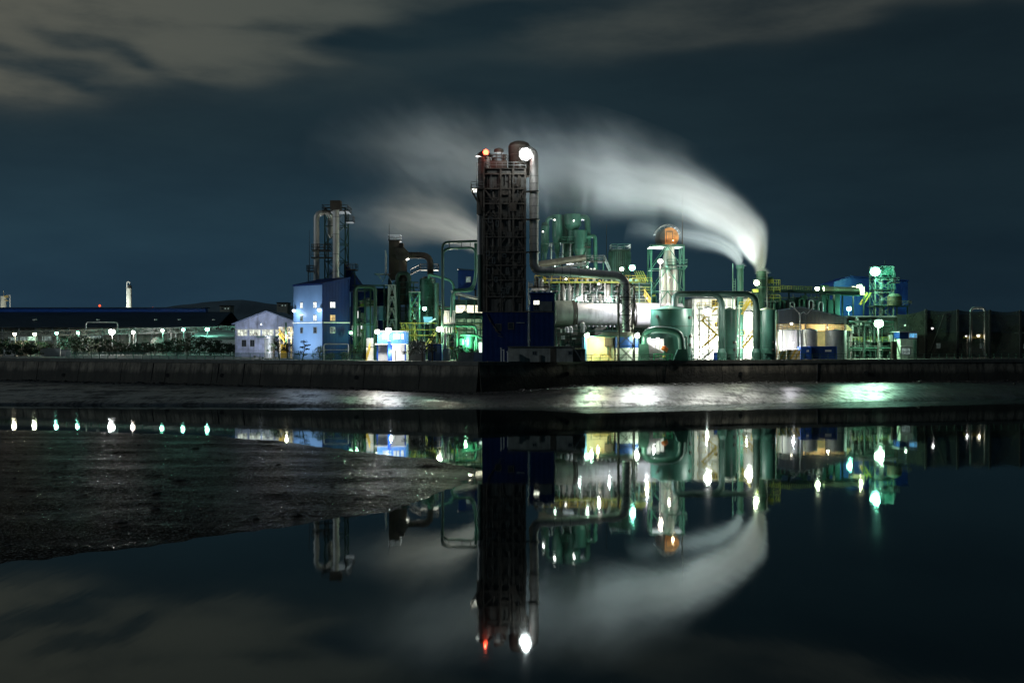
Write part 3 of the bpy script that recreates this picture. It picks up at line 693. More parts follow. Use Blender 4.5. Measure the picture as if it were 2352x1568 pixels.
# ------------------------------------------------------------------ blue building with twin exhaust tower
DB = 232
Cc = Vector((wx(740, DB), DB, 0)); Lc = Vector((wx(674, 238.6), 238.6, 0)); Rc = Vector((wx(803, 236), 236, 0)); Bc = Lc + (Rc - Cc)
bb = thing('blue_building', 'tall blue clad building with light stripe and small windows', 'building', (Cc.x, Cc.y, G))
zL, zC, zR = wz_(657.6, 238.6), wz_(654, DB), wz_(640, 236)
def wallq(name, a, b_, za, zb_, mat_):
    n = Vector((b_.y - a.y, a.x - b_.x, 0)).normalized(); th = n * -.3
    lo = G; V = [a + Vector((0, 0, lo)), b_ + Vector((0, 0, lo)), b_ + Vector((0, 0, zb_)), a + Vector((0, 0, za))]
    mb = MB().prism(V, th); return mb.build(name, mat_, bb)
wallq('wall', Lc, Cc, zL, zC, M_BLUE_L); wallq('wall', Cc, Rc, zC, zR, M_NAVY); wallq('wall', Rc, Bc, zR, zR - .3, M_NAVY)  # same blue paint: light copy on lit left face, navy copy on shaded faces
mb = MB(); V = [Lc + Vector((0, 0, zL)), Cc + Vector((0, 0, zC)), Rc + Vector((0, 0, zR)), Bc + Vector((0, 0, zR))]
cen = (Lc + Cc + Rc + Bc) / 4
V = [v + (Vector((v.x - cen.x, v.y - cen.y, 0)) * .03) for v in V]
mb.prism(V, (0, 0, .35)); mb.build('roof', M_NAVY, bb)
def onface(a, b_, u, z, out): n = Vector((b_.y - a.y, a.x - b_.x, 0)).normalized(); p = a.lerp(b_, u); return Vector((p.x, p.y, z)) + n * out
def facebox(a, b_, u0, u1, z0, z1, o0, o1, name, mat_, parent):
    n = Vector((b_.y - a.y, a.x - b_.x, 0)).normalized(); p, q = a.lerp(b_, u0), a.lerp(b_, u1)
    P = [Vector((p.x, p.y, z0)) + n * o0, Vector((q.x, q.y, z0)) + n * o0, Vector((q.x, q.y, z1)) + n * o0, Vector((p.x, p.y, z1)) + n * o0]
    return MB().prism(P, n * (o1 - o0)).build(name, mat_, parent)
zs = wz_(741.6, DB), wz_(739.4, DB)
facebox(Lc, Cc, -.01, 1.012, zs[0], zs[1], .001, .16, 'light_band', M_WHITE_P, bb); facebox(Cc, Rc, .0, 1.0, zs[0], zs[1], .001, .14, 'light_band', M_WHITE_P, bb)
for row, (py, gl_) in enumerate(((699.6, (E_WIN, E_WIN, E_WIN)), (729.5, (E_WIN_D, E_WIN, E_WIN_W)), (758, (M_GLASS_D, M_GLASS_D, E_WIN_D)))):
    z0, z1 = wz_(py + 6.2, DB), wz_(py - 6.2, DB)
    for (a, b_, u, hw), g in zip(((Lc, Cc, .29, .038), (Lc, Cc, .76, .05), (Cc, Rc, .375, .085)), gl_):
        f = facebox(a, b_, u - hw - .012, u + hw + .012, z0 - .1, z1 + .1, .001, .05, 'window', M_STEEL, bb)
        facebox(a, b_, u - hw, u + hw, z0, z1, .051, .07, 'pane', g, f)
        n_ = facebox(a, b_, u - .006, u + .006, z0, z1, .071, .09, 'mullion', M_DARK, f)
facebox(Cc, Rc, .01, .03, G, zC, .001, .2, 'downpipe', M_NAVY, bb)
floodlight(675, 713.5, 237.6, C_BLUEW, 260, .36, 'white wall light on the left edge of the tall blue building', off=(.3, -1.1, -.9), strength=10)
floodlight(733, 711.5, 231.8, C_BLUEW, 300, .40, 'white wall light near the corner of the tall blue building', off=(-1.4, -.5, -.9), strength=10)

DT = 243
et = thing('exhaust_tower', 'silver twin pipe exhaust tower behind the tall blue building', 'tower', (wx(760, DT), DT, G))
zbase = wz_(660, DT) - 2
r1 = 6.6 * DT / F
pipe(et, [(wx(727, DT), DT, zbase), (wx(727, DT), DT, wz_(490, DT)), (wx(752, DT), DT + .6, wz_(487, DT)), (wx(758, DT), DT + 1.5, wz_(500, DT))], r1, M_SILVER, 2.6, 'riser_pipe', 16)
mb = MB(); x_, r2 = wx(773.5, DT), 7.6 * DT / F
mb.lathe(x_, DT - 1, [(r2, zbase), (r2, wz_(484, DT))], 18, False); mb.build('stack', M_SILVER, et)
for py in (500, 540, 585, 625): MB().lathe(x_, DT - 1, [(r2 + .03, wz_(py, DT)), (r2 + .03, wz_(py - 1.2, DT))], 18, False).build('flange', M_STEEL, et)
MB().box(x_ - 1.13, x_ + 1.13, DT - 2.1, DT + .1, wz_(484, DT), wz_(463, DT)).build('stack_head', M_RUST, et)
MB().cyl(wx(760, DT), DT + 1, wz_(481, DT), wz_(466, DT), .3).build('vent', M_SILVER, et)
MB().lathe(wx(757, DT), DT + 2, [(.3, wz_(545, DT)), (.75, wz_(535, DT)), (.75, wz_(535, DT)), (.75, wz_(512, DT)), (.75, wz_(512, DT)), (.3, wz_(497, DT))], 14).build('vessel', M_SILVER, et)
lattice(et, wx(746, DT), wx(793, DT), DT, DT + 4.5, zbase, wz_(478, DT), 5, .26, .17, M_GREEN_D, style='z')
platform(et, wx(718, DT), wx(760, DT), DT - 1.4, DT + 1, wz_(574, DT), M_DARK, M_RUST); platform(et, wx(716, DT), wx(770, DT), DT - 1, DT + 1, wz_(566, DT) - 2.4, M_DARK, M_RUST, sides='f')
platform(et, wx(793, DT), wx(811, DT), DT - .5, DT + 2.5, wz_(508, DT), M_DARK, M_RUST); platform(et, wx(742, DT), wx(800, DT), DT - 1.2, DT + 5, wz_(484, DT), M_DARK, M_RUST, sides='flr')
platform(et, wx(706, DT), wx(721, DT), DT - 1, DT + 1.5, wz_(622, DT), M_DARK, M_RUST); platform(et, wx(793, DT), wx(818, DT), DT - 1, DT + 3, wz_(618, DT), M_DARK, M_RUST)
for px in (708, 815): MB().bar((wx(px, DT), DT, zbase), (wx(px, DT), DT, wz_(620, DT)), .2).build('leg', M_GREEN_D, et)
MB().bar((wx(800, DT), DT, wz_(645, DT)), (wx(814, DT), DT, wz_(619, DT)), .16).build('brace', M_GREEN_D, et)
ladder(et, wx(712, DT), DT - 1.1, zbase, wz_(610, DT))
rod(et, wx(710.5, DT), DT, wz_(625, DT), wz_(528, DT))
MB().prism([(wx(790, DT), DT, wz_(605, DT)), (wx(806, DT), DT, wz_(622, DT)), (wx(838, DT), DT, wz_(668, DT)), (wx(790, DT), DT, wz_(668, DT))], (0, 5, 0)).build('hopper', M_NAVY, et)
MB().prism([(wx(751, DT), DT + 3, wz_(612, DT)), (wx(760, DT), DT + 3, wz_(620, DT)), (wx(760, DT), DT + 3, wz_(652, DT)), (wx(751, DT), DT + 3, wz_(650, DT))], (0, .4, 0)).build('side_panel', M_BLUE_L, et)
# ------------------------------------------------------------------ process area between blue building and main tower
# green utility pipe bridge
d = 236; pb = thing('pipe_bridge', 'green goalpost pipe bridge right of the tall blue building', 'pipe bridge', (wx(840, d), d, G))
for off, zz in ((0, 0), (1.2, .5)):
    pipe(pb, [(wx(815 + off * 2, d), d + off, G), (wx(815 + off * 2, d), d + off, wz_(658, d) + zz * .3), (wx(862, d), d + off, wz_(658, d) + zz * .3), (wx(862, d), d + off, G)], .42 if off == 0 else .25, M_GREEN_D, 1.2, n=8)
MB().box(wx(806, d), wx(905, d), d + 1.6, d + 2.2, wz_(656, d), wz_(653, d)).build('beam', M_GREEN_D, pb)
for px in (835, 848, 880): MB().bar((wx(px, d), d + 2, G), (wx(px, d), d + 2, wz_(656, d)), .3).build('leg', M_GREEN_D, pb)
for k, py in enumerate((666, 690, 744)): MB().bar((wx(815, d), d + 1, wz_(py, d)), (wx(862, d), d + 1, wz_(py + k, d)), .22).build('cross_beam', M_GREEN_D, pb)
# dark process hall behind the bridge
d = 250; ph = thing('process_hall', 'dark process hall with one bright window behind the green pipe bridge', 'building', (wx(850, d), d, G))
MB().box(wx(806, d), wx(905, d), d, d + 10, G, wz_(662, d)).build('wall', M_NAVY, ph); MB().prism([(wx(804, d), d - .5, wz_(664, d)), (wx(907, d), d - .5, wz_(672, d)), (wx(907, d), d - .5, wz_(669, d)), (wx(804, d), d - .5, wz_(660, d))], (0, 11, 0)).build('roof', M_ROOF, ph)
window(ph, wx(817, d), wx(827.5, d), d, wz_(730, d), wz_(714.5, d), emit('bright window', (1., 1., .98), 3.5), .14, 0)
for px in (808, 822, 829): window(ph, wx(px, d), wx(px + 4.5, d), d, wz_(772, d), wz_(748, d), E_WIN_D if px < 820 else E_WIN, .1, 0)
# blue column silo and blue elevated box
d = 239; bs = thing('blue_silo_box', 'slim blue square bin with a handrail on its flat top', 'bin', (wx(850, d), d, G))
MB().box(wx(841, d), wx(858.5, d), d, d + 2.5, wz_(776, d), wz_(704, d)).build('shell', M_BLUE_L, bs); platform(bs, wx(841, d), wx(858.5, d), d, d + 2.5, wz_(703, d) + .1, M_GALV, M_GALV)
for px in (842, 857): MB().bar((wx(px, d), d + .3, G), (wx(px, d), d + .3, wz_(776, d)), .25).build('leg', M_GALV, bs)
d = 241; bs = thing('blue_hopper_box', 'short blue square bin raised on legs beside the slim one', 'bin', (wx(874, d), d, G))
MB().box(wx(866, d), wx(882, d), d, d + 2.5, wz_(735, d), wz_(704, d)).build('shell', M_BLUE_L, bs); MB().box(wx(865.5, d), wx(882.5, d), d - .1, d + 2.6, wz_(704, d), wz_(703, d)).build('lid', M_GALV, bs)
for px in (867, 881): MB().bar((wx(px, d), d + .3, G), (wx(px, d), d + .3, wz_(735, d)), .25).build('leg', M_GALV, bs)

# dark duct tower
d = 246; dt = thing('duct_tower', 'dark square tower with a big bent duct and railed top', 'tower', (wx(905, d), d, G))
MB().box(wx(893, d), wx(916, d), d, d + 3, wz_(641, d), wz_(551.6, d)).build('shell', M_RUST, dt)
platform(dt, wx(893, d) - .15, wx(916, d) + .3, d - .1, d + 3.1, wz_(551, d), M_DARK, M_STEEL)
MB().prism([(wx(910, d), d - .6, wz_(595, d)), (wx(910, d), d - .6, wz_(570, d)), (wx(928, d), d - .6, wz_(568, d)), (wx(938, d), d - .6, wz_(578, d)), (wx(938, d), d - .6, wz_(593, d)), (wx(926, d), d - .6, wz_(600, d))], (0, 3.4, 0)).build('hood', M_DARK, dt)
MB().box(wx(916, d), wx(926, d), d + .2, d + 2.4, wz_(570, d), wz_(558, d)).build('motor_box', M_DARK, dt)
MB().lathe(wx(924, d), d + .8, [(1.0, wz_(640, d)), (1.0, wz_(600, d)), (.7, wz_(594, d))], 14).build('downcomer', M_RUST, dt)
pipe(dt, [(wx(932, d), d + .8, wz_(585.5, d)), (wx(988, d), d + .8, wz_(585.5, d)), (wx(988, d), d + .8, wz_(631, d))], .70, M_RUST, 2.2, 'duct', 14)
for px in (945, 960): MB().tube([(wx(px - 1, d), d + .8, wz_(585.5, d)), (wx(px + 1, d), d + .8, wz_(585.5, d))], .80, 14).build('flange', M_DARK, dt)
lattice(dt, wx(893, d), wx(916, d), d, d + 3, G, wz_(641, d), 5, .32, .2, M_DARK, style='z')
MB().tube([(wx(887, d), d - .8, wz_(629, d)), (wx(887.6, d), d - .8, wz_(590, d)), (wx(886, d), d - .8, wz_(575, d))], [.22, .22, .12], 8).build('vent_pipe', M_GALV, dt)
platform(dt, wx(862, d), wx(896, d), d - 1.4, d + .8, wz_(629, d), M_GALV, M_GALV, sides='')
for a, b_ in (((865, 629), (876, 641)), ((888, 629), (878, 648)), ((890, 629), (900, 648))): MB().bar(W(a[0], a[1], d - 1), W(b_[0], b_[1], d - 1), .17).build('brace', M_GALV, dt)
platform(dt, wx(965, d), wx(1006, d), d - .6, d + 2.5, wz_(618, d), M_DARK, M_RUST); stair(dt, wx(965, d), wz_(618, d), wx(942, d), wz_(630, d), d - .4, .8, M_DARK)
rod(dt, wx(894, d), d - .1, wz_(552, d), wz_(513, d))
# arched riser in front of the duct tower
d = 243; ar = thing('arched_vessel', 'small dark vessel under an arched pipe in front of the duct tower', 'vessel', (wx(926, d), d, G))
pipe(ar, [(wx(912, d), d, G), (wx(912, d), d, wz_(627, d)), (wx(940, d), d, wz_(627, d)), (wx(940, d), d, wz_(700, d))], .45, M_GREEN_D, 1.8, 'arch_pipe', 10)
MB().lathe(wx(925, d), d + 1, [(1.1, wz_(700, d)), (1.1, wz_(640, d)), (.6, wz_(632, d))], 14).build('shell', M_DARK, ar)
for py in (648, 660, 676, 694): MB().box(wx(905, d), wx(960, d), d - .5, d + 2, wz_(py, d) - .1, wz_(py, d) + .1).build('floor_beam', M_GREEN_D, ar)
for px in (905, 918, 934, 950): MB().bar((wx(px, d), d - .4, G), (wx(px, d), d - .4, wz_(648, d)), .25).build('leg', M_GREEN_D, ar)
# braced trestle
d = 233; ts = thing('braced_trestle', 'pale green braced trestle frame left of the green vessel', 'frame', (wx(951, d), d, G))
lattice(ts, wx(941, d), wx(962, d), d, d + 2, wz_(783, d), wz_(671, d), 3, .26, .17, M_GREEN_S, style='z'); MB().box(wx(939, d), wx(964, d), d - .2, d + 2.2, wz_(671, d), wz_(669.5, d)).build('top_plate', M_GALV, ts)
for px in (941, 962): MB().bar((wx(px, d), d + .1, G), (wx(px, d), d + .1, wz_(783, d)), .3).build('footing', M_CONC, ts)
d = 237; ts = thing('pylon_trestle', 'narrow pale lattice trestle tapering under the walkway', 'frame', (wx(896, d), d, G))
lattice(ts, wx(889, d), wx(909, d), d, d + 2, wz_(760, d), wz_(655, d), 4, .2, .14, M_GALV, top=(wx(893, d), wx(906, d)), style='k'); MB().box(wx(884, d), wx(908, d), d - .3, d + 2.3, wz_(655, d), wz_(653.8, d)).build('top_plate', M_GALV, ts)
MB().box(wx(888, d), wx(910, d), d, d + 2, G, wz_(760, d)).build('footing', M_CONC, ts)
# green twin vessel
d = 238; gv = thing('green_vessel', 'tall dark green cylindrical vessel behind a bright lamp', 'vessel', (wx(981, d), d, G))
rv = 18.5 * d / F
MB().lathe(wx(981, d), d + 1.5, [(rv, wz_(745, d)), (rv, wz_(640, d)), (rv, wz_(640, d)), (rv * .4, wz_(634, d))], 24).build('shell', mat('oil stained green', (.012, .042, .032), .3, .1, .4, .6, stain=.4), gv)
for py in (655, 683, 712): MB().lathe(wx(981, d), d + 1.5, [(rv + .07, wz_(py + .8, d)), (rv + .07, wz_(py - .8, d))], 24, False).build('band', M_GREEN_D, gv)
for px in (967, 980, 996): MB().bar((wx(px, d), d + 1, G), (wx(px, d), d + 1, wz_(745, d)), .4).build('leg', M_GREEN_D, gv)
pipe(gv, [(wx(985, d), d, wz_(640, d)), (wx(985, d), d, wz_(630, d)), (wx(1010, d), d, wz_(636, d)), (wx(1042, d), d, wz_(646, d)), (wx(1044, d), d, wz_(735, d))], .28, M_GREEN_S, 1.5, 'pipe', 8)
pipe(gv, [(wx(1003, d), d, wz_(650, d)), (wx(1003, d), d, wz_(770, d))], .5, M_GREEN_D, name='pipe')
MB().prism([(wx(974, d), d - 1.9, wz_(728, d)), (wx(995, d), d - 1.9, wz_(728, d)), (wx(992, d), d - 1.9, wz_(745, d)), (wx(976, d), d - 1.9, wz_(745, d))], (0, .6, 0)).build('side_panel', M_BLUE_L, gv)
MB().bar((wx(983, d), d - 2.1, wz_(744, d)), (wx(1002, d), d - 2.1, wz_(732, d)), .3).build('chute', M_WHITE_P, gv)
# big double pipe loop to the main tower
d = 225; pl = thing('pipe_loop', 'large double dark green pipe loop left of the main tower', 'pipe', (wx(1016, d), d, G))
pipe(pl, [(wx(1016, d), d, G), (wx(1016, d), d, wz_(556.5, d)), (wx(1096, d), d, wz_(553.5, d))], .25, M_GREEN_D, 1.3, n=10)
pipe(pl, [(wx(1017, d), d + .5, wz_(720, d)), (wx(1017, d), d + .5, wz_(570.5, d)), (wx(1092.5, d), d + .5, wz_(567.5, d)), (wx(1092.5, d), d + .5, wz_(640, d)), (wx(1087, d), d + .5, wz_(668, d)), (wx(1038, d), d + .5, wz_(668, d)), (wx(1036, d), d + .5, wz_(728, d))], .24, M_GREEN_S, 1.5, n=10)
pipe(pl, [(wx(1092.5, d), d + 1.2, wz_(557, d)), (wx(1093.5, d), d + 1.2, wz_(625, d)), (wx(1085, d), d + 1.2, wz_(664.5, d)), (wx(1040, d), d + 1.2, wz_(666, d))], .34, M_GREEN_S, 1.5, n=10)
for px in (1032, 1060, 1080): MB().bar((wx(px, d), d, wz_(555, d)), (wx(px, d), d + .5, wz_(569, d)), .12).build('hanger', M_DARK, pl)
# navy roof cabin
d = 243; nc = thing('roof_cabin', 'small navy cabin with one dim window beside the main tower', 'building', (wx(1071, d), d, G))
MB().box(wx(1052, d), wx(1094, d), d, d + 5, wz_(665, d), wz_(620, d)).build('wall', M_NAVY, nc); MB().prism([(wx(1051, d), d - .3, wz_(619, d)), (wx(1095, d), d - .3, wz_(622, d)), (wx(1095, d), d - .3, wz_(620, d)), (wx(1051, d), d - .3, wz_(616.5, d))], (0, 5.6, 0)).build('roof', M_ROOF, nc)
window(nc, wx(1071, d), wx(1081, d), d, wz_(648, d), wz_(636, d), E_WIN_D, .1, 1)
for px in (1054, 1092): MB().bar((wx(px, d), d + .5, G), (wx(px, d), d + .5, wz_(665, d)), .4).build('leg', M_DARK, nc)
# hall with lit band under a sloped roof
d = 235; lh = thing('open_hall', 'open sided hall glowing cream through a band under its sloped roof', 'building', (wx(1075, d), d, G))
MB().prism([(wx(1036, d), d - 1, wz_(667, d)), (wx(1112, d), d - 1, wz_(686, d)), (wx(1112, d), d - 1, wz_(690, d)), (wx(1036, d), d - 1, wz_(672, d))], (0, 14, 0)).build('roof', M_GALV, lh)
MB().box(wx(1044, d), wx(1111, d), d, d + .3, wz_(700.5, d), wz_(688, d)).build('fascia', M_GREEN_D, lh)
MB().box(wx(1044, d), wx(1111, d), d + 6, d + 6.2, wz_(719, d), wz_(699, d)).build('lit_interior', E_HALL, lh)
MB().box(wx(1044, d), wx(1111, d), d, d + .3, wz_(732, d), wz_(718, d)).build('lower_panel', M_GREEN_D, lh)
MB().prism([(wx(1060, d), d - .5, wz_(732, d)), (wx(1078, d), d - .5, wz_(732, d)), (wx(1078, d), d - .5, wz_(720, d)), (wx(1066, d), d - .5, wz_(713, d)), (wx(1060, d), d - .5, wz_(719, d))], (0, .4, 0)).build('gable_hood', M_GREEN_D, lh)
for px in (1044, 1071, 1090, 1110): MB().bar((wx(px, d), d - .1, G), (wx(px, d), d - .1, wz_(690, d)), .3).build('column', M_GREEN_S, lh)
MB().box(wx(1044, d), wx(1111, d), d + 7, d + 7.3, G, wz_(719, d)).build('back_wall', mat('pale green wall', (.28, .45, .34), .6, 0, .4, .6, stain=.3), lh)
# green plant under the hall
d = 231; gp_ = thing('pump_skid', 'green railed pump skid under the glowing hall', 'machinery', (wx(1075, d), d, G))
for k, py in enumerate((740, 757)): platform(gp_, wx(1046, d), wx(1107, d), d - .5, d + 2, wz_(py, d), M_GREEN_S, M_YELG if k else M_GREEN_S, sides='f')
for px in (1050, 1066, 1084, 1103): MB().bar((wx(px, d), d, G), (wx(px, d), d, wz_(733, d)), .25).build('leg', M_GREEN_S, gp_)
pipe(gp_, [(wx(1048, d), d - .8, wz_(748, d)), (wx(1094, d), d - .8, wz_(748, d)), (wx(1099, d), d - .8, G)], .3, M_GREEN_S, 1.); pipe(gp_, [(wx(1058, d), d - 1, wz_(768, d)), (wx(1094, d), d - 1, wz_(770, d)), (wx(1107, d), d - 1, wz_(776, d))], .25, M_GREEN_S, 1.)
for px, r_, py in ((1062, 1.0, 778), (1077, 1.3, 770), (1092, .8, 783)): MB().lathe(wx(px, d), d + .5, [(r_, G), (r_, wz_(py, d)), (r_ * .5, wz_(py - 5, d))], 14).build('vessel', M_GREEN, gp_)
MB().box(wx(1100, d), wx(1107, d), d - 1, d - .4, wz_(813, d), wz_(786, d)).build('light_tube', emit('green tube lamp', (.75, 1., .85), 2.2), gp_)
# white radiator cabinets
d = 228; rc = thing('radiator_bank', 'white finned radiator bank raised on a dark frame', 'cooler', (wx(1030, d), d, G))
for i in range(7): x_ = wx(1016.5 + i * 4.2, d); MB().box(x_, x_ + .26, d, d + 1.2, wz_(741, d), wz_(713, d)).build('fin', M_WHITE_P, rc)
MB().box(wx(1015.5, d), wx(1046, d), d + .3, d + 1.1, wz_(744, d), wz_(741, d)).build('tray', M_STEEL, rc)
for px in (1018, 1030, 1044): MB().bar((wx(px, d), d + .6, G), (wx(px, d), d + .6, wz_(744, d)), .25).build('leg', M_GREEN_D, rc)
for i in range(4): MB().lathe(wx(1019 + i * 6.5, d), d + .3, [(.22, wz_(764, d)), (.22, wz_(752, d)), (.1, wz_(750, d))], 8).build('valve', M_GALV, rc)
for px, py in ((1014, 750), (1018, 766)): MB().bar(W(px, py, d - .3), W(1046, py, d - .3), .25).build('cross_beam', M_GREEN_S, rc)
# blue pump house with bright doors
d = 222; bp = thing('blue_pump_house', 'small bright blue pump house with white lit shutters', 'building', (wx(900, d), d, G))
MB().box(wx(867, d), wx(932, d), d, d + 6, wz_(789, d), wz_(762, d)).build('wall', mat('bright blue cladding', (.05, .20, .58), .5, 0, .1, .5, corr=.8), bp)
MB().box(wx(866, d), wx(933, d), d - .1, d + 6.1, wz_(762, d), wz_(759.5, d)).build('roof', M_GALV, bp)
for px in (880, 886.5, 904.5, 912, 922): window(bp, wx(px, d), wx(px + 4.4, d), d, wz_(778, d), wz_(767, d), E_WIN, .08, 0, M_WHITE_P)
MB().box(wx(863, d), wx(934, d), d - 1.3, d, wz_(791, d), wz_(789, d)).build('canopy', M_WHITE_P, bp)
MB().box(wx(867, d), wx(932, d), d + .4, d + 6, G, wz_(791, d)).build('lower_wall', M_WHITE_P, bp)
for px in (870, 902): MB().box(wx(px, d), wx(px + 20, d), d + .34, d + .4, G, wz_(796, d)).build('shutter', M_WHITE, bp)
for px in (867, 895, 899, 931): MB().bar((wx(px, d), d, G), (wx(px, d), d, wz_(790, d)), .28).build('column', M_BLUE_P, bp)
MB().box(wx(903, d), wx(907, d), d - .4, d + .2, G, wz_(806, d)).build('cabinet', M_WHITE_P, bp)
bt = thing('blue_hose_reel', 'tall blue valve stand in front of the pump house doors', 'valve', (wx(896, d), d - 1.6, G))
MB().bar((wx(896, d), d - 1.6, G), (wx(896, d), d - 1.6, wz_(784, d)), .5).build('stand', M_BLUE_P, bt); MB().tube([(wx(892.5, d), d - 1.6, wz_(784, d)), (wx(899.5, d), d - 1.6, wz_(784, d))], .34, 10).build('wheel', M_BLUE_P, bt)
d = 222.5; st = thing('yellow_stair', 'small yellow striped stair by the blue pump house', 'stair', (wx(846, d), d, G)); stair(st, wx(843, d), G, wx(852, d), wz_(798, d), d - 1.5, .7, M_YEL); MB().box(wx(841, d), wx(857, d), d + .2, d + .9, G, wz_(798, d)).build('landing', M_WHITE_P, st)
MB().box(wx(841, d), wx(857, d), d + .5, d + .9, wz_(796, d), wz_(776, d)).build('panel', M_GALV, st)
# blue door shed
d = 219; bd = thing('blue_container', 'bright blue container standing behind the dark shrubs', 'container', (wx(998, d), d, G))
MB().box(wx(983, d), wx(1014, d), d, d + 3, G, wz_(790, d)).build('body', M_BLUE_P, bd); MB().box(wx(982.5, d), wx(1014.5, d), d - .06, d + 3.06, wz_(790, d), wz_(788.6, d)).build('roof', M_WHITE_P, bd)
for px in (986, 999.5): MB().box(wx(px, d), wx(px + 11, d), d - .08, d - .01, G + .1, wz_(793, d)).build('door', M_BLUE_L, bd)
d = 219.5; wb = thing('white_cabinet', 'white cabinet right of the bright blue container', 'cabinet', (wx(1026, d), d, G))
MB().box(wx(1017, d), wx(1033, d), d, d + 1.5, G, wz_(801, d)).build('body', M_WHITE_P, wb); MB().box(wx(1021, d), wx(1026, d), d + .2, d + .7, wz_(801, d), wz_(764, d)).build('duct', M_WHITE_P, wb); MB().box(wx(1016.5, d), wx(1033.5, d), d - .05, d + 1.55, wz_(801, d), wz_(800, d)).build('lid', M_GALV, wb)
d = 218; wb = thing('grey_cabinet', 'grey electrical cabinet left of the bright blue container', 'cabinet', (wx(955, d), d, G))
MB().box(wx(942, d), wx(976, d), d, d + 1.5, G, wz_(785, d)).build('body', M_STEEL, wb); MB().box(wx(962, d), wx(974, d), d - .06, d, wz_(812, d), wz_(793, d)).build('door', M_WHITE_P, wb); MB().box(wx(941.5, d), wx(976.5, d), d - .05, d + 1.55, wz_(785, d), wz_(783.5, d)).build('lid', M_GALV, wb)
# yellow-green pipework bundle
d = 232; yb = thing('pipe_bundle', 'yellow green bundle of slanting pipes above the pump house', 'pipes', (wx(930, d), d, G))
for i in range(10):
    a = 926 + i * 3.2; pipe(yb, [(wx(a - 6 + i % 3 * 3, d), d + (i % 4) * .5, wz_(740 + i % 3 * 6, d)), (wx(a, d), d + (i % 4) * .5, wz_(762, d)), (wx(a + 1, d), d + (i % 4) * .5, G)], .13, M_YELG, .8, n=6)
for py in (742, 757, 770): MB().bar(W(918, py, d - .3), W(1004, py, d - .3), .22).build('cross_beam', M_YELG, yb)
for px in (942, 975, 990, 1003): MB().bar((wx(px, d), d - .2, G), (wx(px, d), d - .2, wz_(742, d)), .24).build('leg', M_GREEN_S, yb)
stair(yb, wx(1004, d), wz_(764, d), wx(965, d), G, d - 3., .9, M_YELG)
# dense pipework racks that fill the gaps between the towers
def pipework(name, label, px0, px1, py0, d, dep, n, seed, mats, cat='pipes'):
    t_ = thing(name, label, cat, (wx((px0 + px1) / 2, d), d, G)); rr = random.Random(seed); x0, x1, z1 = wx(px0, d), wx(px1, d), wz_(py0, d)
    k = max(2, round((x1 - x0) / 2.6))
    for i in range(k + 1):
        for yy in (0, dep): MB().bar((x0 + (x1 - x0) * i / k, d + yy, G), (x0 + (x1 - x0) * i / k, d + yy, z1 - rr.uniform(0, 2)), .2).build('leg', mats[0], t_)
    lv = [G + (z1 - G) * f for f in (.22, .45, .68, .9)]
    for z in lv:
        fl_ = MB().box(x0, x1, d - .1, d + dep, z - .12, z).build('grating', M_DARK, t_); a, b_ = sorted((x0 + rr.random() * (x1 - x0) * .3, x1 - rr.random() * (x1 - x0) * .3))
        railing(fl_, [(a, d - .1, z), (b_, d - .1, z)], 1.0, 1, .075, rr.choice((M_YELG, mats[0], M_STEEL)), 1.5)
    for i in range(n):
        m_ = rr.choice(mats); r_ = rr.choice((.08, .1, .14, .2, .28)); y = d + rr.uniform(-.5, dep); q = rr.random()
        xa, xb = rr.uniform(x0, x1), rr.uniform(x0, x1); za, zb = rr.uniform(G + .5, z1), rr.uniform(G + .5, z1)
        if q < .35: P = [(xa, y, G), (xa, y, za)]
        elif q < .7: P = [(xa, y, G), (xa, y, za), (xb, y, za), (xb, y, max(G, za - rr.uniform(1, 5)))]
        else: P = [(x0, y, za), (x1, y, za)]
        pipe(t_, P, r_, m_, .5, n=7)
    for i in range(n // 4):
        xa, z = rr.uniform(x0, x1), rr.choice(lv); r_ = rr.uniform(.3, .75); h_ = rr.uniform(.9, 2.2)
        MB().lathe(xa, d + rr.uniform(.4, dep), [(r_, z), (r_, z + h_), (r_, z + h_), (r_ * .4, z + h_ + .35)], 12).build('vessel', rr.choice(mats), t_)
    for i in range(n // 4):
        xa, z = rr.uniform(x0, x1 - 1), rr.choice(lv); MB().box(xa, xa + rr.uniform(.3, .9), d - .05, d + .5, z, z + rr.uniform(.3, 1.)).build('valve_box', rr.choice((M_YELG, M_GALV, M_WHITE_P, mats[0])), t_)
    for i in range(k): MB().bar((x0 + (x1 - x0) * i / k, d - .12, lv[i % 3]), (x0 + (x1 - x0) * (i + 1) / k, d - .12, lv[i % 3 + 1]), .12).build('brace', mats[0], t_)
    return t_
pipework('pipework_frame', 'dense dark pipework frame between the duct tower and green vessel', 884, 965, 662, 247, 3, 30, 41, (M_GREEN_S, M_GALV, M_GREEN_D, M_RUST))
pipework('pipework_frame', 'green lit pipework frame behind the yellow green pipe bundle', 938, 1045, 690, 240, 3, 34, 42, (M_GREEN_S, M_YELG, M_GALV, M_GREEN))
pipework('pipework_frame', 'narrow pipework frame inside the green goalpost pipe bridge', 820, 862, 690, 243, 2.5, 16, 43, (M_GALV, M_GREEN_S, M_WHITE_P))
pipework('pipework_frame', 'low pipework frame beneath the rotary kiln', 1278, 1345, 757, 227, 2, 22, 44, (M_GREEN_D, M_STEEL, M_GALV))
pipework('pipework_frame', 'tall thin pipework frame behind the navy annex roof', 1214, 1262, 640, 229, 3, 22, 45, (M_GALV, M_SILVER, M_GREEN_S, M_RUST))
pipework('pipework_frame', 'green pipework frame below the cyclones and inclined gallery', 1236, 1395, 612, 257, 3, 30, 46, (M_GREEN, M_GREEN_S, M_GALV, M_GREEN_D))
pipework('pipework_frame', 'green pipework frame between the round drum and orange capped vessel', 1452, 1505, 640, 251, 3, 20, 47, (M_GREEN, M_YELG, M_GREEN_S))
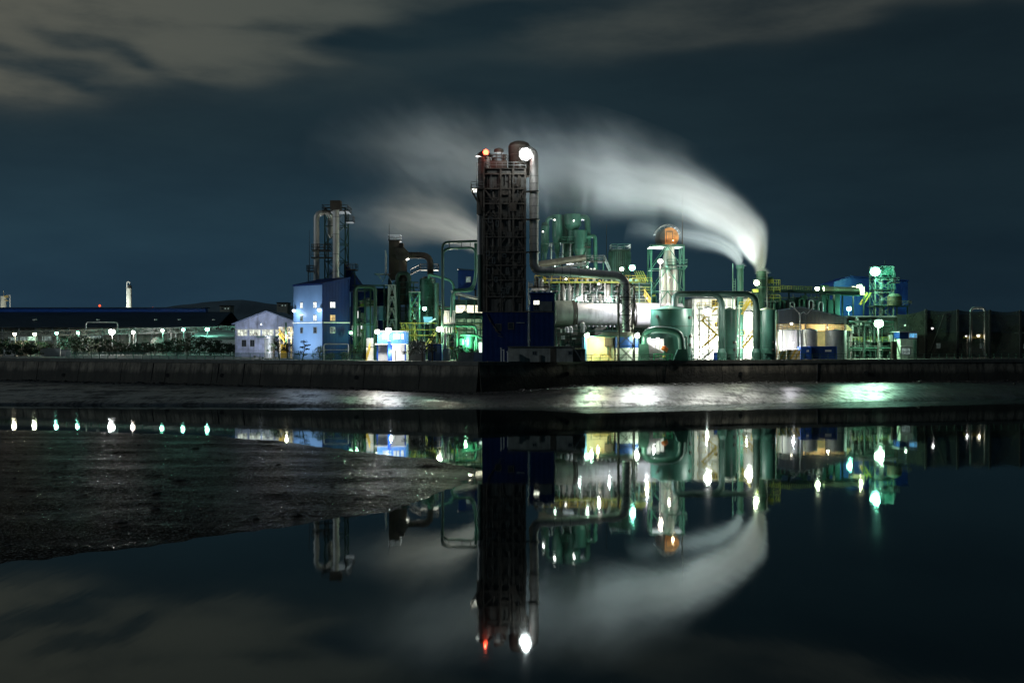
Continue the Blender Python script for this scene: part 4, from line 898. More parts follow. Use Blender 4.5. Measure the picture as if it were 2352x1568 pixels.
pipework('pipework_frame', 'dark pipework frame under the right conveyor', 1764, 1895, 682, 266, 3, 30, 48, (M_GREEN_S, M_GREEN_D, M_GALV, M_YELG))
# thin dark fence panels and gate posts left of the low concrete house
d = 213; fp = thing('panel_fence', 'low grey ribbed panel fence left of the concrete house', 'fence', (wx(1075, d), d, G))
for i in range(5): MB().box(wx(1053 + i * 11.6, d), wx(1064 + i * 11.6, d), d, d + .12, G, wz_(809, d)).build('panel', M_STEEL if i < 3 else mat('blue grey panel', (.10, .14, .20), .6), fp)
for i in range(6): MB().bar((wx(1053 + i * 11.6, d), d + .2, G), (wx(1053 + i * 11.6, d), d + .2, wz_(806, d)), .18).build('post', M_STEEL, fp)

# ------------------------------------------------------------------ main tower
D = 211; TX0, TX1 = wx(1110, D), wx(1208, D)
mt = thing('main_tower', 'tallest dark tower of platforms and stairs with a silver side duct', 'tower', ((TX0 + TX1) / 2, D, G))
zt_ = lambda py: wz_(py, D)
MB().box(TX0 + .7, TX1 - .3, D + .45, D + 9, G, zt_(386)).build('core', M_TOWER, mt)
MB().box(TX0 - .2, TX1 + .35, D - .1, D + 9.2, G, zt_(716)).build('base_cladding', M_NAVY, mt)
MB().box(TX0 - .3, TX1 + 5.6, D - .22, D - .1, zt_(717), zt_(714.6)).build('base_trim', M_TOWER_STEEL, mt)
for px in (1111, 1150, 1179, 1206.5):
    MB().bar((wx(px, D), D + .4, zt_(716)), (wx(px, D), D + .2, zt_(388)), .34).build('column', M_TOWER_STEEL, mt)
for yy in (3.5, 6.5, 9.2): MB().bar((TX0 + .2, D + yy, zt_(716)), (TX0 + .2, D + yy, zt_(388)), .34).build('column', M_TOWER_STEEL, mt); MB().bar((TX1 - .1, D + yy, zt_(716)), (TX1 - .1, D + yy, zt_(388)), .34).build('column', M_TOWER_STEEL, mt)
levels = [398, 432, 466, 501, 543, 578, 608, 642, 680]
br = MB()
for i, py in enumerate(levels):
    z = zt_(py); o = MB().box(TX0 - .1, TX1 + .1, D + .15, D + 9.3, z - .22, z).build('deck', M_DARK, mt)
    MB().bar((TX0 - .1, D + .2, z - .1), (TX1 + .1, D + .2, z - .1), .24).build('edge_beam', M_TOWER_STEEL, o)
    if i not in (0, 1): railing(o, [(TX0, D + .15, z), (TX1, D + .15, z)], 1.0, 1, .07, M_TOWER_STEEL, 1.7)
random.seed(3)
cols = [1111, 1138, 1163, 1186, 1206.5]
for i, (a, b_) in enumerate(zip(levels[1:], levels[2:] + [716])):
    for k in range(4):
        r_ = random.random()
        p0, p1 = (cols[k], a), (cols[k + 1], b_)
        if r_ < .35: br.bar(W(*p0, D + .25), W(*p1, D + .25), .2)
        elif r_ < .65: br.bar(W(p0[0], p1[1], D + .25), W(p1[0], p0[1], D + .25), .2)
br.build('bracing', M_TOWER_STEEL, mt)
for i, (pa, za, pb_, zb_) in enumerate(((1140, 716, 1164, 680), (1164, 680, 1140, 642), (1186, 642, 1162, 608), (1162, 608, 1188, 578), (1138, 578, 1112, 543), (1112, 543, 1138, 501))):
    stair(mt, wx(pa, D), zt_(za), wx(pb_, D), zt_(zb_), D + .4, .9, M_TOWER_STEEL)
random.seed(11)
for px, py, ww, hh in ((1124, 588, 11, 10), (1165, 596, 8, 14), (1150, 661, 12, 12), (1183, 610, 9, 13), (1192, 690, 12, 10), (1116, 625, 8, 12), (1170, 540, 12, 14), (1196, 520, 9, 18), (1150, 520, 10, 18), (1127, 660, 9, 16), (1178, 475, 16, 20), (1130, 470, 12, 22), (1160, 440, 16, 14), (1190, 640, 10, 12), (1140, 625, 10, 14), (1196, 565, 8, 12), (1186, 420, 14, 14)):
    dep = random.uniform(.5, 1.2); m_ = random.choice((M_RUST, M_TOWER_STEEL, M_DARK, M_TOWER))
    MB().box(wx(px - ww / 2, D), wx(px + ww / 2, D), D + .5 - dep * .4, D + .6, zt_(py + hh / 2), zt_(py - hh / 2)).build('equipment_box', m_, mt)
for px, a, b_ in ((1119, 716, 540), (1133, 680, 440), (1147, 600, 400), (1155, 716, 640), (1171, 560, 400), (1179, 716, 600), (1200, 716, 430), (1195, 500, 400)):
    MB().tube([(wx(px, D), D + .4, zt_(a)), (wx(px, D), D + .4, zt_(b_))], random.choice((.14, .2, .28)), 8).build('riser_pipe', random.choice((M_TOWER_STEEL, M_RUST)), mt)
for px, py in ((1139, 745), (1168, 742)): window(mt, wx(px, D), wx(px + 11, D), D - .1, zt_(py + 13), zt_(py), M_GLASS_D, .14, 0, M_TOWER_STEEL)
MB().bar(W(1186, 741, D - .2), W(1205, 741, D - .2), .15).build('conduit', M_GALV, mt)
for i in range(6):
    a, b_ = (1118 + i * 5, 720 + i * 10), (1126 + i * 6, 740 + i * 7); MB().bar(W(*a, D - .25), W(*b_, D - .25), .12).build('cable_tray', M_TOWER_STEEL, mt)
random.seed(77)
for i in range(46):
    px, py = random.uniform(1113, 1204), random.uniform(392, 712); L = random.uniform(8, 40)
    if random.random() < .6: MB().bar(W(px, py, D + .2), W(px, min(714, py + L), D + .2), random.uniform(.08, .14)).build('conduit', random.choice((M_TOWER_STEEL, M_STEEL, M_RUST)), mt)
    else: MB().bar(W(px, py, D + .18), W(min(1206, px + L * .7), py, D + .18), random.uniform(.08, .13)).build('conduit', random.choice((M_TOWER_STEEL, M_STEEL)), mt)
for i in range(14):
    px, py = random.uniform(1115, 1198), random.uniform(400, 700); ww, hh = random.uniform(5, 9), random.uniform(7, 14)
    f_ = MB(); 
    for a, b_ in (((px, py), (px + ww, py)), ((px + ww, py), (px + ww, py + hh)), ((px + ww, py + hh), (px, py + hh)), ((px, py + hh), (px, py))): f_.bar(W(*a, D + .1), W(*b_, D + .1), .12)
    f_.build('hatch_frame', M_STEEL, mt)
# left column with conical hat
rl = 1.25; xl_ = wx(1112, D)
MB().lathe(xl_, D + 2, [(rl, zt_(716)), (rl, zt_(358))], 20, True).build('left_column', M_TOWER_STEEL, mt)
MB().lathe(xl_, D + 2, [(1.75, zt_(355)), (1.7, zt_(353)), (.2, zt_(340))], 20).build('column_hat', M_DARK, mt)
for py in (372, 400, 500, 560): MB().lathe(xl_, D + 2, [(rl + .06, zt_(py)), (rl + .06, zt_(py - 2))], 20, False).build('band', M_DARK, mt)
MB().cyl(wx(1101, D), D + 1.2, zt_(584), zt_(492), .46).build('side_pipe', M_SILVER, mt); MB().cyl(wx(1103, D), D + 1.2, zt_(716), zt_(584), .55).build('side_pipe', M_GREEN_D, mt); MB().cyl(wx(1104, D), D + .9, zt_(492), zt_(435), .8).build('side_drum', M_RUST, mt)
pf = MB().prism([(wx(1081, D), D - .3, zt_(434)), (wx(1112, D), D - .3, zt_(434)), (wx(1112, D), D - .3, zt_(431.5)), (wx(1081, D), D - .3, zt_(431.5))], (0, 5, 0)); pf = pf.build('side_platform', M_DARK, mt)
railing(pf, [(wx(1111, D), D - .2, zt_(431.5)), (wx(1081.5, D), D - .2, zt_(431.5)), (wx(1081.5, D), D + 4.6, zt_(431.5))], 1.15, 1, .1, M_STEEL, 1.1)
for yy in (0, 4): MB().bar((wx(1082, D), D + yy, zt_(434)), (wx(1112, D), D + yy, zt_(488)), .24).build('brace', M_DARK, mt)
ladder(mt, wx(1097, D), D + .6, zt_(431), zt_(372), M_STEEL, .5)
# right head vessel and roof deck
xh = wx(1193, D); rh = 2.15
MB().lathe(xh, D + 4, [(rh, zt_(398)), (rh, zt_(328)), (rh * .86, zt_(321)), (rh * .5, zt_(317)), (.05, zt_(315.5))], 24).build('head_vessel', M_RUST, mt)
for py in (330, 350, 376): MB().lathe(xh, D + 4, [(rh + .06, zt_(py)), (rh + .06, zt_(py - 1.5))], 24, False).build('band', M_TOWER_STEEL, mt)
dk = MB().box(TX0 + .2, TX1 + .1, D + .1, D + 9.2, zt_(388), zt_(385.5)).build('roof_deck', M_DARK, mt); railing(dk, [(TX0 + .2, D + .2, zt_(385.5)), (TX1, D + .2, zt_(385.5))], 1.1, 1, .1, M_STEEL, 1.2)
dk2 = MB().box(wx(1117, D), wx(1165, D), D + 1.5, D + 6, zt_(385), zt_(366)).build('upper_house', M_RUST, mt); railing(dk2, [(wx(1118, D), D + 1.6, zt_(366)), (wx(1165, D), D + 1.6, zt_(366))], 1.1, 1, .1, M_RUST, .9)
mv = MB(); mv.lathe(wx(1145, D), D + 3, [(.8, zt_(345)), (1.0, zt_(343)), (.9, zt_(337)), (.25, zt_(334))], 14); mv = mv.build('mushroom_vent', M_RUST, mt)
for s in (-.5, .5): MB().bar((wx(1145, D) + s, D + 3, zt_(366)), (wx(1145, D) + s, D + 3, zt_(344)), .14).build('vent_leg', M_RUST, mv)
for px, py in ((1158, 350), (1134, 357)): MB().cyl(wx(px, D), D + 2.4, zt_(366), zt_(py), .35).build('roof_pipe', M_RUST, mt)
# silver duct on the right
xd = wx(1227, D); rd = .865
pipe(mt, [(xh, D + 2.6, zt_(341)), (xd, D + 2.6, zt_(341)), (xd, D + 2.6, zt_(622)), (wx(1270, D + 3), D + 3, wz_(623, D + 3)), (wx(1438, 216), 216, wz_(634.5, 216)), (wx(1439.5, 216), 216, wz_(762, 216))], rd, M_SILVER, 2.7, 'silver_duct', 20)
for py in (436, 501, 577): MB().lathe(xd, D + 2.6, [(rd + .28, zt_(py + 1.2)), (rd + .28, zt_(py - 1.2))], 20, True).build('clamp_ring', M_DARK, mt); MB().bar((TX1, D + 2.6, zt_(py)), (xd - rd, D + 2.6, zt_(py)), .3).build('clamp_arm', M_DARK, mt)
for i in range(12):
    py = 400 + i * 17.5; MB().lathe(xd, D + 2.6, [(rd + .025, zt_(py + .5)), (rd + .025, zt_(py - .5))], 20, False).build('duct_seam', M_STEEL, mt)
p0, p1 = Vector((wx(1270, 214), 214, wz_(623, 214))), Vector((wx(1425, 216), 216, wz_(633.5, 216)))
for i in range(9): p = p0.lerp(p1, i / 8); u = (p1 - p0).normalized() * .06; MB().tube([p - u, p + u], rd + .05, 20).build('duct_flange', M_STEEL, mt)
# lamps of the tower
t_ = thing('beacon', 'red warning beacon on the roof of the tallest tower', 'beacon', W(1116, 350, D - .5)); p = W(1116, 350, D - .5)
MB().ball(p, .55, 10).build('lens', emit('red beacon', (1., .07, .03), 14.), t_); MB().cyl(p.x, p.y, p.z - 1.3, p.z - .5, .28).build('stand', M_DARK, t_); light(t_, p + Vector((0, -1.2, .3)), (1., .1, .05), 160, .3)
p = W(1207, 354, D - 1.2); t_ = thing('floodlight_bank', 'brightest white floodlight bank at the top of the tallest tower', 'lamp', p)
MB().ball(p + Vector((0, -.1, 0)), .82, 16, 1.).build('lens', emit('tower flood lens', (.96, 1., 1.), 40), t_)
for i in range(9): q = p + Vector((1.02 * math.cos(R(40 * i)), .1, 1.02 * math.sin(R(40 * i)))); MB().ball(q, .2, 8).build('lens', emit('tower flood lens small', (.96, 1., 1.), 14), t_)
MB().tube([p + Vector((0, .3, 0)), p + Vector((0, .5, 0))], 1.25, 16).build('back_plate', M_STEEL, t_); MB().bar(p + Vector((0, .4, 0)), p + Vector((-.6, 3, 0)), .25).build('bracket', M_STEEL, t_)
light(t_, p + Vector((0, -2, .2)), (.92, .98, 1.), 1500, .5)
# ------------------------------------------------------------------ buildings at the foot of the tower
d = 210; nb = thing('navy_annex', 'navy clad annex with a lit window right of the tower foot', 'building', (wx(1245, d), d, G))
MB().box(wx(1219, d), wx(1272, d), d, d + 8, G, wz_(674, d)).build('wall', M_NAVY, nb); MB().box(wx(1217, d), wx(1274, d), d - .25, d + 8.2, wz_(674, d), wz_(671.5, d)).build('roof', M_BLUE, nb)
MB().box(wx(1240, d), wx(1268, d), d - .07, d, wz_(714, d), wz_(692, d)).build('grey_panel', M_STEEL, nb)
window(nb, wx(1226, d), wx(1238.5, d), d, wz_(699, d), wz_(690.5, d), emit('annex window', (1., 1., .80), 2.6, .3), .1, 1)
window(nb, wx(1227, d), wx(1238, d), d, wz_(712, d), wz_(702, d), M_GLASS_D, .1, 1)
MB().box(wx(1218.6, d), wx(1272.4, d), d - .10, d, wz_(717, d), wz_(714.6, d)).build('trim', M_TOWER_STEEL, nb)
MB().bar(W(1214.5, 800, d + .4), W(1214.5, 718, d + .4), .26).build('downpipe', M_GALV, nb); MB().bar(W(1273, 800, d + .2), W(1273, 676, d + .2), .22).build('downpipe', M_GALV, nb)
for px in (1222, 1236, 1250, 1262): MB().cyl(wx(px, d), d + 1.5, wz_(672, d), wz_(667, d), .45).build('roof_vent', M_GALV, nb)
d = 206.5; ch = thing('concrete_house', 'long low flat concrete house along the quay under the tower', 'building', (wx(1255, d), d, G))
MB().box(wx(1167, d), wx(1316, d), d, d + 3, G, wz_(797, d)).build('wall', mat('old concrete render', (.30, .31, .28), .85, 0, .3, .6, .03, 3., stain=.5), ch)
MB().box(wx(1165, d), wx(1318, d), d - .25, d + 3.2, wz_(797, d), wz_(795.2, d)).build('roof', M_CONC_D, ch)
for px in (1224, 1306): window(ch, wx(px, d), wx(px + 7, d), d, wz_(814, d), wz_(807, d), M_GLASS_D, .12, 1)
MB().box(wx(1264, d), wx(1277, d), d - .04, d + .02, G, wz_(799, d)).build('door', M_RUST, ch); MB().box(wx(1239, d), wx(1243, d), d - .3, d, G, wz_(815, d)).build('cabinet', M_CONC_D, ch)
MB().box(wx(1316.2, d), wx(1345, d), d + .6, d + 3, G, wz_(801, d)).build('lean_to', M_CONC_D, ch)
MB().bar(W(1316, 796, d - .1), W(1335, 826, d - .1), .2).build('brace', M_STEEL, ch)
for k, px in enumerate((1151, 1157, 1166)): 
    d = 205; p = W(px, 800 + k * 4, d); sgn = thing('white_pole', ('tall thin white pole left of the concrete house', 'middle thin white pole left of the concrete house', 'shortest thin white pole at the corner of the concrete house')[k], 'pole', (p.x, p.y, G), 'white poles at the wall corner')
    MB().bar((p.x, p.y, G), p, .22).build('shaft', M_WHITE_P, sgn); MB().ball(p, .18, 8).build('cap', M_GALV, sgn)

# ------------------------------------------------------------------ rotary kiln
KD = 231; yaw = R(8); ka = Vector((math.cos(yaw), math.sin(yaw), -.012)).normalized()
K0 = W(1273, 721, KD); rk = 27.5 * KD / F
kn = thing('rotary_kiln', 'huge grey rotary kiln cylinder lying on piers behind the quay', 'kiln', (K0.x, K0.y, G))
def kp(s): return K0 + ka * s
LK = 24.6
MB().tube([kp(3.7), kp(LK)], rk * .97, 40).build('shell', M_KILN, kn)
MB().tube([kp(0), kp(3.6)], rk * 1.12, 40).build('inlet_hood', mat('grey green hood', (.20, .23, .19), .55, .1, .3, .5, stain=.4), kn)
for s, w_, rr in ((3.7, .5, 1.14), (4.35, .25, 1.04), (14.6, .5, 1.09), (16.2, .55, 1.10), (17.0, .3, 1.04)): MB().tube([kp(s), kp(s + w_)], rk * rr, 40).build('riding_ring', M_DARK, kn)
MB().tube([kp(17.4), kp(LK + 3)], rk * 1.06, 40).build('outlet_hood', mat('white kiln jacket', (.70, .68, .70), .4, .1, .12, .3, stain=.1), kn)
for s in (4, 9.5, 15, 21): p = kp(s); MB().box(p.x - .9, p.x + .9, p.y - 1.8, p.y + 1.8, G, p.z - rk * .92).build('pier', M_CONC_D, kn)
for i in range(12): p = kp(4.6 + i * .9) + Vector((0, -2.0, -rk * .98)); MB().ball(p, .22, 8).build('roller', M_GALV, kn)
for i in range(9): p = kp(5 + i * 1.05) + Vector((0, 0, rk * 1.08)); MB().ball(p, .28, 8).build('shell_fan', M_GALV, kn)
MB().box(wx(1278, 230), wx(1428, 230), 228.5, 229, wz_(762, 229), wz_(758, 229)).build('walkway', M_GREEN_D, kn)
d = 233; MB().box(wx(1273, d), wx(1440, d), d + 3, d + 3.4, G, wz_(755, d)).build('back_screen', M_CONC_D, kn)
# duct support tower
d = 215.2; dsf = thing('duct_trestle', 'tall thin dark lattice trestle round the silver down duct', 'frame', (wx(1439, d), d, G))
lattice(dsf, wx(1421.5, d), wx(1457, d), d - .3, d + 2.2, G, wz_(653, d), 5, .22, .13, M_DARK)
MB().box(wx(1420, d), wx(1458, d), d - .4, d + 2.3, wz_(684, d), wz_(682, d)).build('collar', M_DARK, dsf)

# pipe rack behind the kiln
d = 240; pr = thing('pipe_rack', 'long pipe rack deck with yellow handrail above the kiln', 'pipe rack', (wx(1340, d), d, G))
z0, z1 = wz_(693, d), wz_(647, d)
for i in range(15):
    px = 1232 + i * 17.5
    for yy in (0, 5): MB().bar((wx(px, d), d + yy, G), (wx(px, d), d + yy, z1), .3).build('column', M_GREEN_D if i % 3 else M_GALV, pr)
dk = MB().box(wx(1228, d), wx(1482, d), d - .8, d + 6, z1 - .3, z1).build('deck', M_DARK, pr); MB().box(wx(1228, d), wx(1482, d), d - .95, d - .8, z1 - .35, z1 + .05).build('edge_beam', M_YELG, dk)
railing(dk, [(wx(1228, d), d - .8, z1), (wx(1482, d), d - .8, z1)], 1.3, 1, .12, M_YEL, 1.8)
dk = MB().box(wx(1270, d), wx(1482, d), d - .8, d + 6, z0 - .3, z0).build('deck', M_GREEN_D, pr); railing(dk, [(wx(1320, d), d - .8, z0), (wx(1482, d), d - .8, z0)], 1.2, 1, .11, M_GALV, 2.)
random.seed(5)
for i in range(13):
    px = 1240 + i * 18 + random.uniform(-4, 4); rr = random.choice((.3, .5, .75, .9)); yy = random.uniform(1, 3.5)
    if abs(px - 1439) < 14: px += 22
    MB().lathe(wx(px, d), d + yy, [(rr, z0 - 1), (rr, z0 + random.uniform(2.2, 3.6)), (rr * .5, z0 + 3.9)], 14).build('vessel', random.choice((M_SILVER, M_GALV, M_SILVER, M_GREEN, M_WHITE_P)), pr)
for i in range(6): yy = random.uniform(-.6, 4); zz = random.uniform(z0 + 1, z1 - .8); MB().tube([(wx(1236, d), d + yy, zz), (wx(1480, d), d + yy, zz)], random.choice((.12, .18, .25)), 8).build('pipe', random.choice((M_GALV, M_SILVER, M_GREEN_S)), pr)
for i in range(9): px = 1250 + i * 24; MB().tube(fillet([(wx(px, d), d - .3, G + 6), (wx(px, d), d - .3, z0 + .8 + i % 3), (wx(px + 10, d), d - .3, z0 + .8 + i % 3), (wx(px + 10, d), d - .3, z1 - .3)], .4), .13, 6).build('pipe', random.choice((M_GALV, M_GREEN_S)), pr)
for i in range(6):
    px = 1236 + i * 40; MB().bar(W(px, 693, d), W(px + 17, 650, d), .16).build('brace', M_GREEN_D, pr)
for i in range(16):
    px = 1250 + i * 14; MB().box(wx(px, d), wx(px + random.uniform(3, 7), d), d + .5, d + 1.2, z1, z1 + random.uniform(.3, 1.1)).build('valve_box', random.choice((M_WHITE_P, M_GALV, M_YEL)), pr)
# white elbows left of rack
pipe(pr, [(wx(1222, d), d - 1, wz_(700, d)), (wx(1224, d), d - 1, wz_(663, d)), (wx(1246, d), d - 1, wz_(664, d)), (wx(1250, d), d - 1, wz_(700, d))], .6, M_SILVER, 1.4)
# inclined conveyor to cyclones
d = 244; ic = thing('inclined_gallery', 'dark tubular inclined gallery rising to the cyclones', 'conveyor', (wx(1290, d), d, G))
MB().tube([W(1236, 608, d), W(1345, 592, d)], .78, 14).build('tube', mat('weathered grey tube', (.20, .19, .15), .5, .4, .3, .5, stain=.4), ic)
MB().bar(W(1270, 617, d - .8), W(1345, 603, d - .8), .3).build('walkway', M_STEEL, ic); MB().bar(W(1236, 621, d - .9), W(1345, 608, d - .9), .2).build('rail', M_STEEL, ic)
for px in (1250, 1290, 1334): MB().bar((wx(px, d), d, G), (wx(px, d), d, wz_(612 - (px - 1250) * .14, d)), .4).build('leg', M_DARK, ic)

# cyclone preheater
d = 252; cy = thing('cyclone_group', 'dark green cyclone cluster with arching pipes behind the silver duct', 'cyclone', (wx(1300, d), d, G))
def cyc(x, r, yt, yc, yb, m_=M_GREEN, rb=.35, dd=0):
    MB().lathe(wx(x, d), d + dd, [(r * .9, wz_(yt - 1, d)), (r, wz_(yt, d)), (r, wz_(yt, d)), (r, wz_(yc, d)), (r, wz_(yc, d)), (r * rb, wz_(yb, d)), (r * rb, wz_(yb + 25, d))][::-1], 22).build('cyclone_body', m_, cy)
cyc(1280, 1.15, 494, 545, 585); cyc(1315, 2.0, 493, 516, 530, rb=.55); cyc(1331, 1.65, 531, 573, 600, dd=-1.); cyc(1252, .95, 520, 560, 590)
MB().lathe(wx(1305, d), d + 1.5, [(1.35, wz_(605, d)), (1.35, wz_(493, d))], 18).build('riser', M_GREEN_D, cy)
MB().lathe(wx(1252, d), d, [(.85, wz_(520, d)), (.7, wz_(514, d)), (.7, wz_(511, d))], 14).build('cap', M_GREEN_D, cy)
pipe(cy, [(wx(1256, d), d, wz_(520, d)), (wx(1257, d), d, wz_(501, d)), (wx(1276, d), d, wz_(498, d))], .45, M_GREEN, 1.6, 'arch_pipe', 12)
pipe(cy, [(wx(1330, d), d, wz_(499, d)), (wx(1349, d), d, wz_(499, d)), (wx(1351, d), d, wz_(560, d)), (wx(1351, d), d, wz_(600, d))], .65, M_GREEN, 2., 'arch_pipe', 14)
pipe(cy, [(wx(1346, d), d - 1, wz_(546, d)), (wx(1366, d), d - 1, wz_(541, d)), (wx(1368, d), d - 1, wz_(640, d))], .45, M_GREEN_S, 1.4, 'pipe', 12)
for px in (1266, 1292, 1310, 1325, 1343): MB().tube([(wx(px, d), d - 1.2, wz_(560, d)), (wx(px + random.uniform(-2, 2), d), d - 1.2, wz_(606, d))], .2, 8).build('dip_pipe', M_GALV, cy)
lattice(cy, wx(1244, d), wx(1346, d), d - 2, d + 3, G, wz_(560, d), 5, .3, .18, M_GREEN_D)
platform(cy, wx(1290, d), wx(1316, d), d - 2.5, d, wz_(558, d), M_GREEN_D, M_GREEN_S); platform(cy, wx(1346, d), wx(1388, d), d - 2.2, d + 2, wz_(600, d), M_DARK, M_STEEL); platform(cy, wx(1336, d), wx(1356, d), d - 2.4, d + 2, wz_(568, d), M_DARK, M_GREEN_D)
for px in (1350, 1370, 1385): MB().bar((wx(px, d), d - 1, G), (wx(px, d), d - 1, wz_(601, d)), .28).build('leg', M_GREEN_S, cy)
stair(cy, wx(1388, d), wz_(600, d), wx(1402, d), wz_(632, d), d - 2, .9, M_GALV)
for px in (1358, 1366): MB().bar(W(px, 616, d - 2), W(px - 5, 632, d - 2), .5).build('chute', M_WHITE_P, cy)
rod(cy, wx(1282, d), d, wz_(495, d), wz_(477, d)); rod(cy, wx(1321, d), d, wz_(494, d), wz_(465, d))
d = 256; p = W(1393, 600, d); lr = thing('lightning_mast', 'thin lone lightning mast right of the green cyclones', 'mast', (p.x, p.y, G)); rod(lr, p.x, p.y, G, wz_(515, d), 'mast', .14); MB().cyl(p.x, p.y, G, G + .6, .5).build('base', M_CONC, lr)

# green round filter house with lamp
d = 250; gh = thing('green_filter_drum', 'dark green ribbed drum with a railed top behind a teal lamp', 'tank', (wx(1425, d), d, G))
rg = 25 * d / F
MB().lathe(wx(1425, d), d + 2, [(rg, G), (rg, wz_(574, d))], 26).build('shell', M_GREEN_D, gh)
for i in range(18):
    a = math.pi + math.pi * i / 17; MB().bar((wx(1425, d) + rg * 1.02 * math.cos(a), d + 2 + rg * 1.02 * math.sin(a), wz_(640, d)), (wx(1425, d) + rg * 1.02 * math.cos(a), d + 2 + rg * 1.02 * math.sin(a), wz_(578, d)), .14).build('rib', M_GREEN, gh)
platform(gh, wx(1404, d), wx(1448, d), d - .5, d + 4, wz_(573, d), M_GREEN_D, M_GREEN_S)
MB().box(wx(1452, d), wx(1492, d), d - 1, d + 6, G, wz_(650, d)).build('annex', M_GREEN_D, gh)
for i in range(5): MB().bar(W(1456 + i * 5, 622, d - 2), W(1468 + i * 5, 648, d - 2), .2).build('slanted_pipe', M_YELG, gh)
d = 236; gy = thing('green_deck', 'green steel deck with yellow stair railing right of the down duct', 'platform', (wx(1480, d), d, G))
for py in (650, 672, 700): platform(gy, wx(1452, d), wx(1497, d), d, d + 5, wz_(py, d), M_GREEN_D, M_YELG, sides='f')
for px in (1453, 1468, 1496): MB().bar((wx(px, d), d - .1, G), (wx(px, d), d - .1, wz_(648, d)), .24).build('leg', M_GREEN_S, gy)
stair(gy, wx(1478, d), wz_(676, d), wx(1494, d), wz_(698, d), d - 1.3, .9, M_YEL)

# orange capped vessel in its frame
d = 246; ov_ = thing('orange_capped_vessel', 'silver column vessel under an orange round ended hood in a frame', 'vessel', (wx(1535, d), d, G))
xo = wx(1537, d); ro = 22 * d / F
MB().tube([(wx(1533, d), d + 5.2, wz_(545, d)), (wx(1537, d) , d - .3, wz_(545, d))], ro, 30).build('hood', M_DARK, ov_)
e_ = MB(); cpt = [(xo + ro * .985 * math.cos(6.28319 * j / 30), d - .31, wz_(545, d) + ro * 1.0 * math.sin(6.28319 * j / 30)) for j in range(30)]; e_.prism(cpt, (0, -.06, 0)); e_ = e_.build('end_plate', M_ORANGE, ov_)
MB().box(xo - .75, xo - .62, d - .45, d - .37, wz_(556, d), wz_(532, d)).build('plate_rib', M_RUST, e_); MB().box(xo + .62, xo + .75, d - .45, d - .37, wz_(556, d), wz_(532, d)).build('plate_rib', M_RUST, e_); MB().box(xo - .75, xo + .75, d - .47, d - .38, wz_(533, d), wz_(531, d)).build('plate_rib', M_RUST, e_)
cg2 = MB()
for yy in (0, 2, 4): cg2.tube([(xo - .2 + (ro + .75) * math.cos(R(a)), d + yy, wz_(545, d) + (ro + .75) * math.sin(R(a))) for a in range(20, 165, 8)], .07, 5, False)
for a in range(20, 165, 16): cg2.tube([(xo - .2 + (ro + .75) * math.cos(R(a)), d + yy, wz_(545, d) + (ro + .75) * math.sin(R(a))) for yy in (0, 4)], .06, 5, False)
for a in (20, 45, 70, 110, 135, 160): cg2.tube([(xo - .2 + k * math.cos(R(a)), d + .2, wz_(545, d) + k * math.sin(R(a))) for k in (ro, ro + .75)], .05, 5, False)
cg2.build('guard_hoop', M_STEEL, ov_)
MB().lathe(wx(1539, d), d + 1.4, [(.7, wz_(705, d)), (1.62, wz_(660, d)), (1.62, wz_(600, d)), (1.62, wz_(600, d)), (1.05, wz_(575, d)), (1.7, wz_(560, d))], 22).build('column_body', M_SILVER, ov_)
for px, r_ in ((1522, .85), (1551, .62), (1534, .55)): MB().lathe(wx(px, d), d - .3, [(r_, G), (r_, wz_(622, d)), (r_ * .6, wz_(615, d))], 16).build('riser_pipe', M_SILVER, ov_)
pipe(ov_, [(wx(1543, d), d - .2, wz_(560, d)), (wx(1544, d), d - .2, wz_(580, d)), (wx(1550, d), d - .2, wz_(610, d)), (wx(1550, d), d - .2, wz_(650, d))], .42, M_SILVER, 1.)
lattice(ov_, wx(1494, d), wx(1568, d), d - 1.6, d + 4.5, G, wz_(567, d), 5, .34, .19, M_GREEN_S, style='k')
MB().box(wx(1492, d), wx(1570, d), d - 1.9, d + 4.8, wz_(567, d), wz_(562.5, d)).build('top_beam', M_GREEN_D, ov_)
platform(ov_, wx(1531, d), wx(1576, d), d - 2, d + 1, wz_(609, d), M_GREEN_D, M_GREEN_S); MB().bar((wx(1575, d), d - 1.8, wz_(612, d)), (wx(1569, d), d - 1.8, wz_(620, d)), .24).build('brace', M_GREEN_S, ov_)
rod(ov_, wx(1565, d), d - 1.5, wz_(566, d), wz_(440, d), r=.15)

# chimneys
d = 246; ca = thing('green_chimney', 'slim teal green chimney with a wider collar and ladder', 'chimney', (wx(1700, d), d, G))
MB().lathe(wx(1700, d), d, [(.72, G), (.72, wz_(618, d)), (.9, wz_(616, d)), (.9, wz_(609, d)), (.75, wz_(609, d)), (.7, wz_(614, d))], 18, False).build('shaft', M_GREEN, ca)
MB().bar((wx(1683, d), d, G), (wx(1683, d), d, wz_(605, d)), .16).build('mast', M_GREEN_S, ca); ladder(ca, wx(1686, d), d - .2, wz_(668, d), wz_(640, d), M_GREEN_S)
d = 240; cb = thing('steam_chimney', 'wide dark chimney pouring the big white steam plume', 'chimney', (wx(1748.5, d), d, G)); SB = Vector((wx(1748.5, d), d, wz_(623, d)))
MB().lathe(SB.x, SB.y, [(.75, G), (.75, wz_(705, d)), (.75, wz_(690, d)), (1.1, wz_(672, d)), (1.1, SB.z), (1.0, SB.z), (.95, SB.z - 1)], 22, False).build('shaft', M_GREEN_D, cb)
for py in (640, 660): MB().lathe(SB.x, SB.y, [(1.15, wz_(py + 1, d)), (1.15, wz_(py - 1, d))], 22, False).build('band', M_GREEN_S, cb)
MB().bar((wx(1760.5, d), d - .4, G), (wx(1760.5, d), d - .4, wz_(627, d)), .17).build('mast', M_GALV, cb)
